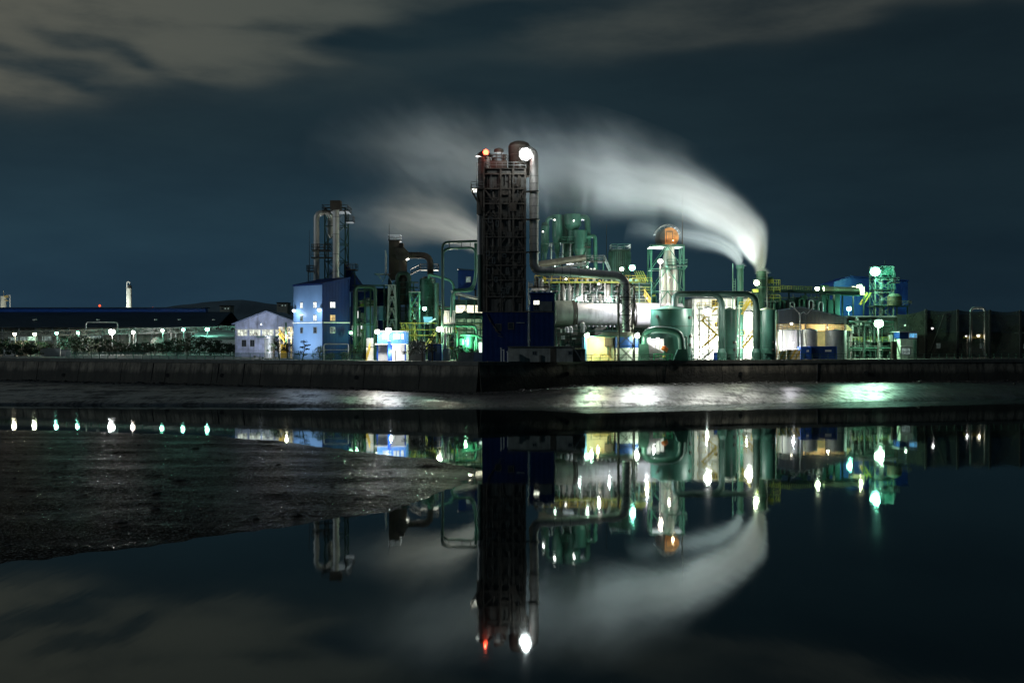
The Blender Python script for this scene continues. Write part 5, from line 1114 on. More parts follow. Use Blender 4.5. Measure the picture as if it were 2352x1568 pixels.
d = 241; fh = thing('chimney_fan_house', 'yellow green lit fan house beside the steam chimney', 'machinery', (wx(1770, d), d, G))
MB().box(wx(1762, d), wx(1777, d), d, d + 3, wz_(650, d), wz_(641, d)).build('housing', M_YELG, fh); MB().tube([(wx(1762, d), d + 1, wz_(641, d)), (wx(1777, d), d + 1, wz_(641, d))], .6, 12).build('drum', M_GREEN_S, fh)
for px in (1763, 1770, 1777): MB().bar((wx(px, d), d, G), (wx(px, d), d, wz_(648, d)), .24).build('leg', M_GREEN_S, fh)
for py in (655, 672, 690): platform(fh, wx(1760, d), wx(1790, d), d - .6, d + 2, wz_(py, d), M_GREEN_D, M_YELG, sides='f')
for px in (1783, 1788): MB().bar(W(px, 655, d), W(px, 643, d), .14).build('post', M_YELG, fh)
d = 238; fj = thing('fume_joint', 'yellow insulated flange box below the chimney lamp', 'machinery', (wx(1738, d), d, G))
MB().box(wx(1730, d), wx(1742, d), d, d + 1.5, wz_(671, d), wz_(664, d)).build('housing', M_YELG, fj); MB().bar((wx(1736, d), d + .7, G), (wx(1736, d), d + .7, wz_(672, d)), .4).build('leg', M_GREEN_D, fj)

# ------------------------------------------------------------------ green gas pipes and tanks by the quay
d = 226; gpn = thing('gas_main', 'thick dark green gas pipe bridging from tank to ground', 'pipe', (wx(1658, d), d, G)); rp = 7.0 * d / F
pipe(gpn, [(wx(1549, d), d, wz_(706, d)), (wx(1549, d), d, wz_(675, d)), (wx(1658, d), d, wz_(675, d)), (wx(1658, d), d, wz_(800, d)), (wx(1658, d), d, G)], rp, M_GREEN_D, 2.6, n=18)
pipe(gpn, [(wx(1640, d), d + .05, wz_(675, d)), (wx(1737, d), d + .05, wz_(675, d)), (wx(1737, d), d + .05, G)], rp, M_GREEN_D, 2.6, n=18)
for px in (1658, 1737): MB().lathe(wx(px, d), d, [(rp * 1.5, G), (rp * 1.5, G + 1.6), (rp, G + 2.4)], 18).build('foot', M_GREEN, gpn)
for px in (1570, 1600, 1632, 1690, 1715): MB().tube([W(px - .8, 675, d), W(px + .8, 675, d)], rp * 1.12, 18).build('flange', M_GREEN_D, gpn)
d = 224; bt_ = thing('green_tank', 'big squat green tank with a pale conical roof', 'tank', (wx(1547, d), d, G)); rt = 49.5 * d / F
MB().lathe(wx(1547, d), d + 3, [(rt, G), (rt, wz_(749, d)), (rt, wz_(749, d)), (rt * .985, wz_(748, d)), (rt * .985, wz_(709.6, d))], 48, False).build('shell', M_GREEN, bt_)
MB().lathe(wx(1547, d), d + 3, [(rt * 1.01, wz_(710.5, d)), (rt * 1.01, wz_(709, d)), (rt * 1.01, wz_(709, d)), (.1, wz_(699, d))], 48, False).build('roof', M_GREEN_S, bt_)
MB().lathe(wx(1547, d), d + 3, [(rt * 1.02, wz_(749.6, d)), (rt * 1.02, wz_(747.8, d))], 48, False).build('band', M_GREEN_D, bt_)
for px, py in ((1510, 727), (1584, 729), (1585, 772), (1584, 792)):
    u = (wx(px, d) - wx(1547, d)) / rt; yy = d + 3 - rt * math.sqrt(max(0, 1 - u * u)); p = Vector((wx(px, d), yy, wz_(py, d))); n_ = Vector((u, -math.sqrt(max(0, 1 - u * u)), 0))
    MB().tube([p - n_ * .2, p + n_ * .25], .34, 12).build('nozzle', M_DARK, bt_)
MB().tube(fillet([(wx(1568, d), d - 1.6, G), (wx(1568, d), d - 1.6, wz_(774, d)), (wx(1574, d), d - 1.6, wz_(773, d)), (wx(1576, d), d - 1.6, G)], .3), .16, 8).build('pipe', M_GREEN_D, bt_)
MB().bar((wx(1596, d) + .1, d + 2, wz_(711, d)), (wx(1596, d) + .1, d + 2, G), .2).build('downpipe', M_GREEN_S, bt_)
d = 219.5; ad = thing('arched_duct', 'green inverted U duct arching from the ground beside the squat tank', 'duct', (wx(1500, d), d, G)); ra = .68
pipe(ad, [(wx(1478, d), d, G), (wx(1481, d), d, wz_(765, d)), (wx(1500, d), d, wz_(757, d)), (wx(1530, d), d, wz_(757, d)), (wx(1563, d), d, wz_(764, d)), (wx(1566, d), d, wz_(806, d))], ra, M_GREEN, 3.2, n=18)
MB().prism([(wx(1556, d), d - .8, wz_(802, d)), (wx(1576, d), d - .8, wz_(802, d)), (wx(1580, d), d - .8, G), (wx(1546, d), d - .8, G)], (0, 1.6, 0)).build('base_box', M_GREEN, ad)
MB().prism([(wx(1468, d), d - .8, wz_(790, d)), (wx(1488, d), d - .8, wz_(790, d)), (wx(1492, d), d - .8, G), (wx(1464, d), d - .8, G)], (0, 1.6, 0)).build('base_box', M_GREEN_D, ad)
d = 218.6; vl = thing('orange_valve', 'small orange valve actuator under the green arched duct', 'valve', (wx(1525, d), d, G))
MB().tube([W(1520, 798, d), W(1533, 804, d)], .42, 12).build('actuator', M_ORANGE_P, vl); MB().ball(W(1526, 800, d), .55, 10).build('gear_case', M_ORANGE_P, vl); MB().bar((wx(1526, d), d, G), (wx(1526, d), d, wz_(802, d)), .3).build('stem', M_GREEN_S, vl)
d = 217.8; gb = thing('green_guard_box', 'low bright green guard rail box around a pump', 'machinery', (wx(1522, d), d, G)); bx0, bx1 = wx(1503, d), wx(1545, d)
railing(gb, [(bx0, d, G), (bx1, d, G), (bx1, d + 1.5, G), (bx0, d + 1.5, G), (bx0, d, G)], 1.35, 1, .14, mat('bright green paint', (.05, .45, .20), .5), 1.0)
MB().box(bx0 + .8, bx1 - 1.2, d + .4, d + 1.2, G, G + .7).build('pump', M_WHITE_P, gb); MB().ball((bx0 + 2, d + .6, G + .7), .35, 8).build('motor', M_YEL, gb)
# bright equipment glimpsed through the arch
d = 224; eb = thing('white_switch_rack', 'white lit equipment rack seen through the green arched duct', 'machinery', (wx(1500, d), d, G))
for i in range(4): MB().box(wx(1487 + i * 10, 221), wx(1495 + i * 10, 221), 221, 221.6, G + 1, wz_(775 + i % 2 * 3, 221)).build('cabinet', M_WHITE_P, eb)
MB().prism([(wx(1488, 220.6), 220.6, G), (wx(1530, 220.6), 220.6, G), (wx(1530, 220.6), 220.6, wz_(812, 220.6)), (wx(1500, 220.6), 220.6, wz_(796, 220.6)), (wx(1488, 220.6), 220.6, wz_(786, 220.6))], (0, .3, 0)).build('stair_panel', M_STEEL, eb)
def silo(px0, px1, pyt, d, label, seams, cone=None):
    s = thing('green_silo', label, 'silo', (wx((px0 + px1) / 2, d), d, G), 'green silos by the quay'); r = (px1 - px0) / 2 * d / F; xc = wx((px0 + px1) / 2, d)
    MB().lathe(xc, d + 2, [(r, G), (r, wz_(pyt, d)), (r, wz_(pyt, d)), (.1, wz_(pyt - 6, d))], 32, False).build('shell', M_GREEN, s)
    for py in seams: MB().lathe(xc, d + 2, [(r * 1.015, wz_(py + .6, d)), (r * 1.015, wz_(py - .6, d))], 32, False).build('seam', M_GREEN_S, s)
    for py in (786, 803):
        a = R(-58); p = Vector((xc + r * math.cos(a), d + 2 + r * math.sin(a), wz_(py, d))); n_ = Vector((math.cos(a), math.sin(a), 0)); MB().tube([p - n_ * .1, p + n_ * .25], .32, 10).build('manhole', M_DARK, s)
    a = R(-140); p = Vector((xc + r * 1.03 * math.cos(a), d + 2 + r * 1.03 * math.sin(a), 0)); MB().bar((p.x, p.y, G), (p.x, p.y, wz_(pyt, d)), .14).build('pipe', M_GREEN_S, s)
    MB().prism([(xc - r * .8, d + .1, wz_(800, d)), (xc - r * .2, d - .4, wz_(800, d)), (xc + r * .3, d - .4, wz_(812, d)), (xc - r * .5, d - .1, wz_(812, d))], (0, .5, 0)).build('skirt_gusset', M_GREEN_S, s)
    return s
silo(1665, 1695, 711, 227, 'narrow green silo between two thick down pipes', (754, 795)); silo(1746, 1788, 711, 225, 'wide green silo at the right end of the glaring bay', (754, 794))
# white lit process bay
d = 247; wbay = thing('white_process_bay', 'glaring white process building behind the green silos and pipes', 'building', (wx(1665, d), d, G))
MB().box(wx(1590, d), wx(1748, d), d, d + 12, G, wz_(687, d)).build('wall', M_WHITE, wbay); MB().box(wx(1588, d), wx(1750, d), d - .4, d + 12.4, wz_(687, d), wz_(684.5, d)).build('roof', M_STEEL, wbay)
for i in range(9): px = 1596 + i * 18; MB().bar((wx(px, d), d - .2, G), (wx(px, d), d - .2, wz_(687, d)), .32).build('column', M_WHITE_P, wbay)
for py in (705, 727, 752, 778): MB().bar(W(1592, py, d - .2), W(1746, py, d - .2), .26).build('girt', M_WHITE_P, wbay)
for (px0, px1, py0, py1) in ((1636, 1658, 690, 703), (1690, 1706, 690, 702), (1642, 1652, 741, 749), (1722, 1738, 690, 701), (1700, 1710, 760, 768)): window(wbay, wx(px0, d), wx(px1, d), d, wz_(py1, d), wz_(py0, d), M_GLASS_D, .12, 2, M_YEL)
d = 240; ys_ = thing('yellow_stair_tower', 'yellow zigzag stair tower in front of the glaring white bay', 'stair', (wx(1628, d), d, G))
for k, py in enumerate((707, 735, 768, 797)):
    platform(ys_, wx(1606, d), wx(1650, d), d, d + 2, wz_(py, d), M_WHITE_P, M_YEL, sides='fl')
    if k < 3: stair(ys_, wx(1610 if k % 2 else 1646, d), wz_(py, d), wx(1644 if k % 2 else 1612, d), wz_((735, 768, 797)[k], d), d - 1.1, .9, M_YEL)
stair(ys_, wx(1644, d), wz_(797, d), wx(1612, d), G, d - 1.1, .9, M_WHITE_P)
for px in (1606, 1628, 1650): MB().bar((wx(px, d), d, G), (wx(px, d), d, wz_(703, d)), .26).build('leg', M_WHITE_P, ys_)
d = 239; ys2 = thing('yellow_stair_tower', 'yellow stair and ladder frame between narrow and wide green silo', 'stair', (wx(1712, d), d, G))
for k, py in enumerate((706, 770, 798)): platform(ys2, wx(1698, d), wx(1730, d), d, d + 2, wz_(py, d), M_WHITE_P, M_YEL, sides='fr')
stair(ys2, wx(1722, d), wz_(690, d), wx(1702, d), wz_(722, d), d - 1.1, .9, M_YEL); stair(ys2, wx(1728, d), wz_(770, d), wx(1704, d), wz_(798, d), d - 1.1, .9, M_YEL)
for px in (1698, 1730): MB().bar((wx(px, d), d, G), (wx(px, d), d, wz_(700, d)), .26).build('leg', M_WHITE_P, ys2)
ladder(ys2, wx(1700, d), d - .5, G, wz_(790, d), M_WHITE_P, .8)
d = 228; bb2 = thing('blue_drum', 'small bright blue drum at the foot of the white bay', 'drum', (wx(1660, d), d, G))
for px, py, lb in ((1661, 812, 0),): pass
MB().cyl(wx(1645, d), d, G, wz_(810, d), .55, n=14).build('shell', M_BLUE_P, bb2); MB().lathe(wx(1645, d), d, [(.58, wz_(810.5, d)), (.58, wz_(809, d)), (.3, wz_(808.5, d))], 14).build('lid', M_GALV, bb2)

# ------------------------------------------------------------------ canopy shed, yellow mound shed at the quay
d = 219; ys3 = thing('quay_shed', 'open quay shed with cream lit interior and blue side', 'building', (wx(1405, d), d, G))
MB().box(wx(1343, d), wx(1498, d), d - .6, d + 9.5, wz_(774, d), wz_(771, d)).build('roof', M_GREEN_D, ys3); MB().prism([(wx(1372, d), d - .4, wz_(771, d)), (wx(1470, d), d - .4, wz_(771, d)), (wx(1455, d), d - .4, wz_(763, d)), (wx(1385, d), d - .4, wz_(763, d))], (0, 9, 0)).build('roof_ridge', M_DARK, ys3)
MB().box(wx(1347, d), wx(1415, d), d + 4, d + 4.3, G, wz_(774, d)).build('back_wall', mat('cream wall', (.78, .66, .42), .7, 0, .2, .4, stain=.25), ys3)
MB().box(wx(1342.5, d), wx(1347.5, d), d - .05, d + 9, G, wz_(774, d)).build('side_wall', M_BLUE_L, ys3); MB().box(wx(1417, d), wx(1466, d), d, d + 9, wz_(799, d), wz_(774, d)).build('side_wall', M_BLUE, ys3); MB().box(wx(1419, d), wx(1466, d), d - .05, d + 9, G, wz_(799, d)).build('lower_wall', M_WHITE_P, ys3)
MB().box(wx(1392, d), wx(1410, d), d + 3, d + 3.9, wz_(795, d), wz_(776, d)).build('hopper', M_RUST, ys3); MB().bar((wx(1400, d), d + 3.4, G), (wx(1400, d), d + 3.4, wz_(795, d)), .3).build('post', M_GREEN_D, ys3)
heap('sand_heap', wx(1352, d), wx(1412, d), d + 1, d + 3.6, 1.5, mat('yellow sand', (.60, .45, .20), .9, 0, .2, 1., .05, 5.), 'yellow sand heap inside the open quay shed', 'heap', 9)

# ------------------------------------------------------------------ right: tanks, sheds, conveyor, blue hall, net
def wtank(px0, px1, pyt, d, label, m_, rail=True):
    s = thing('storage_tank', label, 'tank', (wx((px0 + px1) / 2, d), d, G), 'storage tanks right of the green silos'); r = (px1 - px0) / 2 * d / F; xc = wx((px0 + px1) / 2, d)
    MB().lathe(xc, d + r, [(r, G), (r, wz_(pyt, d)), (r, wz_(pyt, d)), (.1, wz_(pyt - 4, d))], 30, False).build('shell', m_, s)
    MB().lathe(xc, d + r, [(r * 1.02, wz_(pyt + .8, d)), (r * 1.02, wz_(pyt - .8, d))], 30, False).build('rim', M_GALV, s)
    if rail:
        rb = MB()
        for k in range(16):
            a = 6.28319 * k / 16; p = Vector((xc + r * .98 * math.cos(a), d + r + r * .98 * math.sin(a), wz_(pyt, d))); rb.bar(p, p + Vector((0, 0, 1.1)), .08)
        rb.ring(xc, d + r, wz_(pyt, d) + 1.1, r * .98, .06, 20); rb.ring(xc, d + r, wz_(pyt, d) + .55, r * .98, .05, 20); rb.build('railing', M_STEEL, s)
    return s
a_ = wtank(1792, 1848, 758, 236, 'broad white tank with a handrail round its top', M_WHITE_P)
for px in (1797, 1831, 1843): MB().bar(W(px, 822, 235), W(px, 756, 235), .2).build('pipe', M_STEEL, a_)
MB().bar(W(1792, 801, 235), W(1846, 801, 235), .25).build('walkway', M_WHITE_P, a_)
wtank(1846, 1882, 757, 241, 'grey tank tucked behind the broad white tank', M_GALV, False); wtank(1903, 1951, 759, 239, 'grey streaked tank under the right end of the shed roof', M_GALV)
d = 248; ss = thing('slope_roof_shed', 'dark sloped roof shed with warm lit eaves over the tanks', 'building', (wx(1865, d), d, G))
MB().prism([(wx(1786, d), d - 1, wz_(731, d)), (wx(1786, d), d - 1, wz_(714, d)), (wx(1838, d), d - 1, wz_(707, d)), (wx(1942, d), d - 1, wz_(731, d)), (wx(1942, d), d - 1, wz_(743, d)), (wx(1786, d), d - 1, wz_(743, d))], (0, .5, 0)).build('gable', mat('dark blue grey sheet', (.010, .017, .026), .6, 0, .3, .5, corr=.9, stain=.3), ss)
MB().prism([(wx(1784, d), d - 1.4, wz_(714, d)), (wx(1838, d), d - 1.4, wz_(706.5, d)), (wx(1944, d), d - 1.4, wz_(731, d)), (wx(1944, d), d - 1.4, wz_(729, d)), (wx(1838, d), d - 1.4, wz_(704, d)), (wx(1784, d), d - 1.4, wz_(712, d))], (0, 13, 0)).build('roof', M_ROOF, ss)
MB().box(wx(1790, d), wx(1940, d), d + 8, d + 8.3, G, wz_(743, d)).build('back_wall', mat('warm ochre wall', (.55, .40, .20), .7, 0, .3, .5, stain=.3), ss)
MB().prism([(wx(1838, d), d + .2, wz_(744, d)), (wx(1948, d), d + .2, wz_(746, d)), (wx(1958, d), d + .2, wz_(759, d)), (wx(1838, d), d + .2, wz_(759, d))], (0, .3, 0)).build('eave_panel', mat('ochre eave', (.62, .45, .22), .7, 0, .25, .6), ss)
for px in (1789, 1850, 1900, 1941): MB().bar((wx(px, d), d, G), (wx(px, d), d, wz_(743, d)), .3).build('column', M_RUST, ss)
def cont(px0, px1, pyt, d, dep, m_, label):
    s = thing('blue_container', label, 'container', (wx((px0 + px1) / 2, d), d, G)); x0, x1, z1 = wx(px0, d), wx(px1, d), wz_(pyt, d)
    MB().box(x0, x1, d, d + dep, G + .15, z1).build('body', m_, s); MB().box(x0 - .06, x1 + .06, d - .06, d + dep + .06, z1, z1 + .14).build('roof', M_BLUE_P, s)
    for k in range(2): MB().box(x0 + (x1 - x0) * (.08 + .46 * k), x0 + (x1 - x0) * (.46 + .46 * k), d - .08, d, G + .3, z1 - .25).build('door', m_, s)
    MB().box(x0 + (x1 - x0) * .55, x0 + (x1 - x0) * .8, d - .1, d - .081, z1 - 1.0, z1 - .6).build('notice_plate', M_WHITE_P, s)
    for k in (0, 1): MB().box(x0 + k * (x1 - x0) - .1, x0 + k * (x1 - x0) + .1, d - .1, d + .1, G, z1 - .01).build('corner_post', M_BLUE_P, s)
cont(1840, 1862, 797, 229.5, 2.4, M_BLUE_P, 'brightly lit blue container beside the striped barrier'); cont(1863, 1921, 796.5, 230.5, 2.4, M_BLUE, 'longer shaded blue container before the grey streaked tank')
m = bpy.data.materials.new('hazard stripes'); m.use_nodes = True; t = NT(m.node_tree); b = m.node_tree.nodes['Principled BSDF']
x, y, z = t.sep(t.new('ShaderNodeNewGeometry').outputs['Position'])
t.put(b.inputs['Base Color'], t.mix(t.m('GREATER_THAN', t.m('SINE', t.m('MULTIPLY', t.m('ADD', x, t.m('MULTIPLY', z, -.6)), 6.0)), .1), (.78, .72, .55), (.70, .46, .08)))
for px0, px1, pyt, lb in ((1789, 1806, 806, 'small yellow striped barrier board at the foot of the white tank'), (1807, 1838, 803, 'large yellow striped barrier board left of the lit blue container')):
    d = 228.5; s = thing('striped_barrier', lb, 'barrier', (wx((px0 + px1) / 2, d), d, G)); MB().box(wx(px0, d), wx(px1, d), d, d + .15, G + .1, wz_(pyt, d)).build('board', m, s)
    for px in (px0 + 2, px1 - 2): MB().box(wx(px, d) - .06, wx(px, d) + .06, d + .16, d + .9, G, G + .2).build('foot', M_STEEL, s)
d = 233; ym = thing('forked_mast', 'thin pale mast with a Y shaped head above the shed roof', 'mast', (wx(1838, d), d, G))
MB().bar((wx(1838, d), d, G), (wx(1838, d), d, wz_(721, d)), .2).build('shaft', M_GALV, ym)
for a, b_ in (((1838, 721), (1822, 705)), ((1838, 721), (1846, 716)), ((1846, 716), (1853, 722)), ((1853, 722), (1873, 700)), ((1822, 705), (1818, 702))): MB().bar(W(*a, d), W(*b_, d), .16).build('arm', M_GALV, ym)
for px0, px1, pyt in ((1843, 1847, 0),): pass

# right conveyor
d = 262; rcv = thing('right_conveyor', 'lit slatted conveyor bridge running right to the blue hall', 'conveyor', (wx(1860, d), d, G))
a, b_ = W(1757, 664, d), W(1972, 671, d)
MB().bar(a + Vector((0, 0, -.3)), b_ + Vector((0, 0, -.3)), 2.2, .6).build('girder', M_GREEN_D, rcv)
sl = MB(); n = 26; p1_ = a.lerp(b_, .5)
for i in range(n): p = a.lerp(p1_, i / n); sl.box(p.x - .10, p.x + .10, d - 1.15, d - 1.05, p.z, p.z + .85)
sl.bar(a + Vector((0, -1.1, .9)), p1_ + Vector((0, -1.1, .9)), .1); sl.build('slat_fence', M_YELG, rcv)
MB().tube([a.lerp(b_, .62) + Vector((0, -.4, .5)), b_ + Vector((0, -.4, .5))], .62, 14).build('tube_cover', mat('pale green cover', (.48, .58, .36), .45, .1, .2, .6, stain=.2), rcv)
MB().tube([a.lerp(b_, .64) + Vector((0, -1.2, -.8)), b_ + Vector((0, -1.2, -.8))], .22, 8).build('pipe', M_GREEN_S, rcv)
for px in (1780, 1812, 1850, 1893, 1935): MB().bar((wx(px, d), d, G), (wx(px, d), d, wz_(668, d)), .35).build('leg', M_GREEN_D, rcv)
for a2, b2 in (((1862, 676), (1880, 704)), ((1900, 676), (1880, 704)), ((1820, 676), (1838, 700))): MB().bar(W(*a2, d), W(*b2, d), .2).build('brace', M_GALV, rcv)
d = 263; tt_ = thing('transfer_tower', 'dark green transfer tower in the middle of the right conveyor', 'tower', (wx(1898, d), d, G))
MB().box(wx(1890, d), wx(1906, d), d, d + 3, wz_(702, d), wz_(664, d)).build('shell', M_GREEN_D, tt_); MB().tube([(wx(1890, d), d + 1.5, wz_(664, d)), (wx(1906, d), d + 1.5, wz_(664, d))], 1.1, 14).build('head', M_GREEN, tt_)
for px in (1891, 1905): MB().bar((wx(px, d), d + .2, G), (wx(px, d), d + .2, wz_(702, d)), .35).build('leg', M_GREEN_D, tt_)
platform(tt_, wx(1880, d), wx(1922, d), d - .6, d, wz_(704, d), M_GREEN_D, M_YELG, sides='f')
pipe(tt_, [W(1921, 680, d), W(1921, 671, d), W(1928, 671, d)], .2, M_WHITE_P, .4)
d = 258; eq = thing('dark_equipment_row', 'row of dark green machinery under the right conveyor', 'machinery', (wx(1850, d), d, G))
random.seed(21)
for i in range(11): px = 1768 + i * 15; h_ = random.uniform(676, 694); MB().box(wx(px, d), wx(px + random.uniform(7, 13), d), d, d + 2, G, wz_(h_, d)).build('casing', random.choice((M_GREEN_D, M_GREEN, M_RUST)), eq)
for i in range(6): px = 1770 + i * 22; pipe(eq, [W(px, 720, d - .4), W(px, 686 + i % 3 * 4, d - .4), W(px + 10, 686 + i % 3 * 4, d - .4), W(px + 10, 720, d - .4)], .2, random.choice((M_GREEN_S, M_GALV)), .5, n=8)
# blue hall
d = 288; bh = thing('blue_hall', 'bright blue hall with a low pitched roof at far right', 'building', (wx(2000, d), d, G))
MB().prism([(wx(1915, d), d, G), (wx(2085, d), d, G), (wx(2085, d), d, wz_(646, d)), (wx(1954, d), d, wz_(636, d)), (wx(1915, d), d, wz_(650, d))], (0, 12, 0)).build('wall', mat('vivid blue cladding', (.03, .13, .50), .5, 0, .12, .3, corr=1.2, stain=.1), bh)
MB().prism([(wx(1953, d), d - .4, wz_(635.4, d)), (wx(2086.5, d), d - .4, wz_(645.6, d)), (wx(2086.5, d), d - .4, wz_(643.5, d)), (wx(1954, d), d - .4, wz_(633.5, d)), (wx(1913.5, d), d - .4, wz_(648, d)), (wx(1913.5, d), d - .4, wz_(650, d))], (0, 13, 0)).build('roof', M_BLUE_P, bh)
d = 274; tw = thing('lit_lift_tower', 'pale green lattice lift tower in front of the blue hall', 'tower', (wx(2031, d), d, G))
lattice(tw, wx(2010, d), wx(2052, d), d, d + 4, G, wz_(612, d), 7, .3, .18, mat('pale green steel', (.20, .30, .24), .45, .2, .25, .9))
MB().lathe(wx(2030, d), d + 2, [(.55, G), (.55, wz_(640, d)), (.4, wz_(618, d))], 12).build('riser_pipe', M_GALV, tw)
for py in (636, 664, 702): platform(tw, wx(2008, d), wx(2054, d), d - .6, d + 4, wz_(py, d), M_GREEN_D, M_GREEN_S, sides='f')
platform(tw, wx(2050, d), wx(2066, d), d - .4, d + 3, wz_(648, d), M_DARK, M_STEEL)
rod(tw, wx(2036, d), d + 1, wz_(614, d), wz_(596, d), 'mast'); MB().box(wx(2034, d), wx(2052, d), d + .2, d + 3.6, wz_(632, d), wz_(614, d)).build('cabin', M_GREEN_S, tw)
MB().bar(W(1992, 672, d - 1), W(1975, 700, d - 1), .5).build('chute', M_YELG, tw); MB().bar(W(2000, 672, d - 1), W(1983, 700, d - 1), .3).build('chute', M_YELG, tw)
d = 272; eb_ = thing('conveyor_head_box', 'pale box at the right end of the conveyor by the lift tower', 'machinery', (wx(1968, d), d, G)); MB().box(wx(1957, d), wx(1986, d), d, d + 3, wz_(677, d), wz_(659, d)).build('housing', mat('pale yellow sheet', (.55, .55, .32), .5, 0, .2, .6), eb_); MB().box(wx(1956, d), wx(1987, d), d - .1, d + 3.1, wz_(659, d), wz_(657.5, d)).build('lid', M_GALV, eb_)
for px in (1960, 1984): MB().bar((wx(px, d), d + .2, G), (wx(px, d), d + .2, wz_(677, d)), .3).build('leg', M_GREEN_D, eb_)
d = 268; dr = thing('dark_drum', 'round rust streaked drum on a railed deck right of the lift tower', 'tank', (wx(2061, d), d, G)); MB().lathe(wx(2061, d), d + 2, [(1.7, wz_(701, d)), (1.7, wz_(680, d)), (1.1, wz_(674, d)), (.1, wz_(673, d))], 22).build('shell', mat('rust green drum', (.10, .11, .06), .6, .1, .5, .8, stain=.6), dr)
platform(dr, wx(2005, d), wx(2086, d), d - .8, d + 4, wz_(702, d), M_GREEN_D, M_STEEL, sides='fr')
for px in (2008, 2030, 2060, 2084): MB().bar((wx(px, d), d, G), (wx(px, d), d, wz_(702, d)), .3).build('leg', M_GREEN_D, dr)
MB().bar(W(2076, 700, d - .5), W(2090, 690, d - .5), .2).build('jib', M_STEEL, dr); MB().box(wx(2088, d), wx(2093, d), d - .5, d, wz_(697, d), wz_(691, d)).build('jib_head', M_STEEL, dr)
d = 255; mb_ = thing('mid_shed', 'dark shed with pale vertical pipes under the two right lamps', 'building', (wx(1985, d), d, G)); MB().box(wx(1945, d), wx(2060, d), d, d + 8, G, wz_(728, d)).build('wall', mat('black green sheet', (.012, .024, .018), .6, 0, .4, .5, corr=1., stain=.4), mb_); MB().box(wx(1943, d), wx(2062, d), d - .4, d + 8.4, wz_(728, d), wz_(725, d)).build('roof', M_GALV, mb_)
for px, a2, b2 in ((1972, 735, 790), (1979, 794, 806), (2008, 752, 820), (1998, 760, 820)): MB().bar(W(px, b2, d - .2), W(px, a2, d - .2), .24).build('pipe', M_WHITE_P, mb_)
for (px0, px1, py0, py1) in ((2000, 2045, 776, 800), (1995, 2046, 803, 823)): MB().box(wx(px0, d), wx(px1, d), d - 1, d, wz_(py1, d), wz_(py0, d)).build('green_panel', M_GREEN, mb_)
for py in (802, 811): MB().bar(W(1965, py + 8, d - 1.2), W(2045, py, d - 1.2), .18).build('rail', M_GREEN_S, mb_)
d = 244; hu = thing('gate_hut', 'small lit ribbed hut with a bluish upper window at right', 'hut', (wx(2085, d), d, G))
MB().box(wx(2068, d), wx(2106, d), d, d + 4, G, wz_(778, d)).build('wall', mat('pale green ribbed wall', (.38, .46, .38), .6, 0, .25, .6, corr=.7, stain=.3), hu); MB().box(wx(2064, d), wx(2109, d), d - .4, d + 4.4, wz_(763, d), wz_(761, d)).build('roof', M_GALV, hu); MB().box(wx(2067, d), wx(2107, d), d + .2, d + 4, wz_(777.9, d), wz_(763, d)).build('upper_wall', M_NAVY, hu)
window(hu, wx(2089, d), wx(2106, d), d + .1, wz_(775, d), wz_(765.5, d), emit('bluish window', (.15, .50, .85), .8, .5), .12, 2, M_WHITE_P); window(hu, wx(2071, d), wx(2090, d), d, wz_(814, d), wz_(799, d), E_WIN_D, .14, 1)
MB().box(wx(2068, d), wx(2094, d), d - .5, d, wz_(796, d), wz_(794.5, d)).build('canopy', M_WHITE_P, hu)
for px in (2099, 2103): MB().bar((wx(px, d), d - .1, G), (wx(px, d), d - .1, wz_(780, d)), .12).build('downpipe', M_GREEN_S, hu)
d = 240; bp_ = thing('raking_post', 'dark square post with a thin raking strut left of the hut', 'post', (wx(2053, d), d, G)); MB().bar((wx(2053, d), d, G), (wx(2053, d), d, wz_(784, d)), 1.0).build('post', M_DARK, bp_); MB().bar(W(2056, 775, d - .4), (wx(2068, d), d - .4, G), .2).build('strut', M_GALV, bp_)
pipework('pipework_frame', 'dark pipework frame before the dark shed under the right lamps', 1948, 2052, 738, 251.5, 2.5, 34, 49, (M_GREEN_D, M_GREEN_S, M_GALV, M_GREEN_D))
# dust net
m = bpy.data.materials.new('dark dust netting'); m.use_nodes = True; t = NT(m.node_tree); b = m.node_tree.nodes['Principled BSDF']
b.inputs['Roughness'].default_value = .9; pos = t.new('ShaderNodeNewGeometry').outputs['Position']; nf = t.noise(pos, .5, 5)
t.put(b.inputs['Base Color'], t.mix(t.rng(nf, .35, .65), (.014, .022, .017), (.030, .040, .030)))
tb = t.new('ShaderNodeBsdfTransparent'); mx = t.new('ShaderNodeMixShader'); t.put(mx.inputs[0], t.rng(nf, .3, .7, .78, .93)); t.l.new(tb.outputs[0], mx.inputs[1]); t.l.new(b.outputs[0], mx.inputs[2]); t.l.new(mx.outputs[0], m.node_tree.nodes['Material Output'].inputs[0]); M_NET = m
d = 250; dn = thing('dust_net', 'tall dark dust net sagging between posts at far right', 'net', (wx(2250, d), d, G))
pts = [(2060, 722), (2126, 711), (2199, 711.5), (2273, 712.5), (2343, 713), (2420, 714), (2500, 715), (2590, 715)]
mb = MB()
for (a, ya_), (c, yc_) in zip(pts, pts[1:]):
    k = 10; vs = []
    for i in range(k + 1):
        u = i / k; px = a + (c - a) * u; sag = 4.5 * u * (1 - u) * 4 * .28 * 4 / 4; zt2 = wz_(ya_ + (yc_ - ya_) * u + 4.2 * 4 * u * (1 - u) * .9, d); yb = d + .9 * math.sin(u * 3.1416)
        vs += [(wx(px, d), d, G), (wx(px, d), yb, (G + zt2) / 2), (wx(px, d), d, zt2)]
    mb.add(vs, [(3 * i + j, 3 * i + 3 + j, 3 * i + 4 + j, 3 * i + 1 + j) for i in range(k) for j in range(2)], True)
mb.build('netting', M_NET, dn)
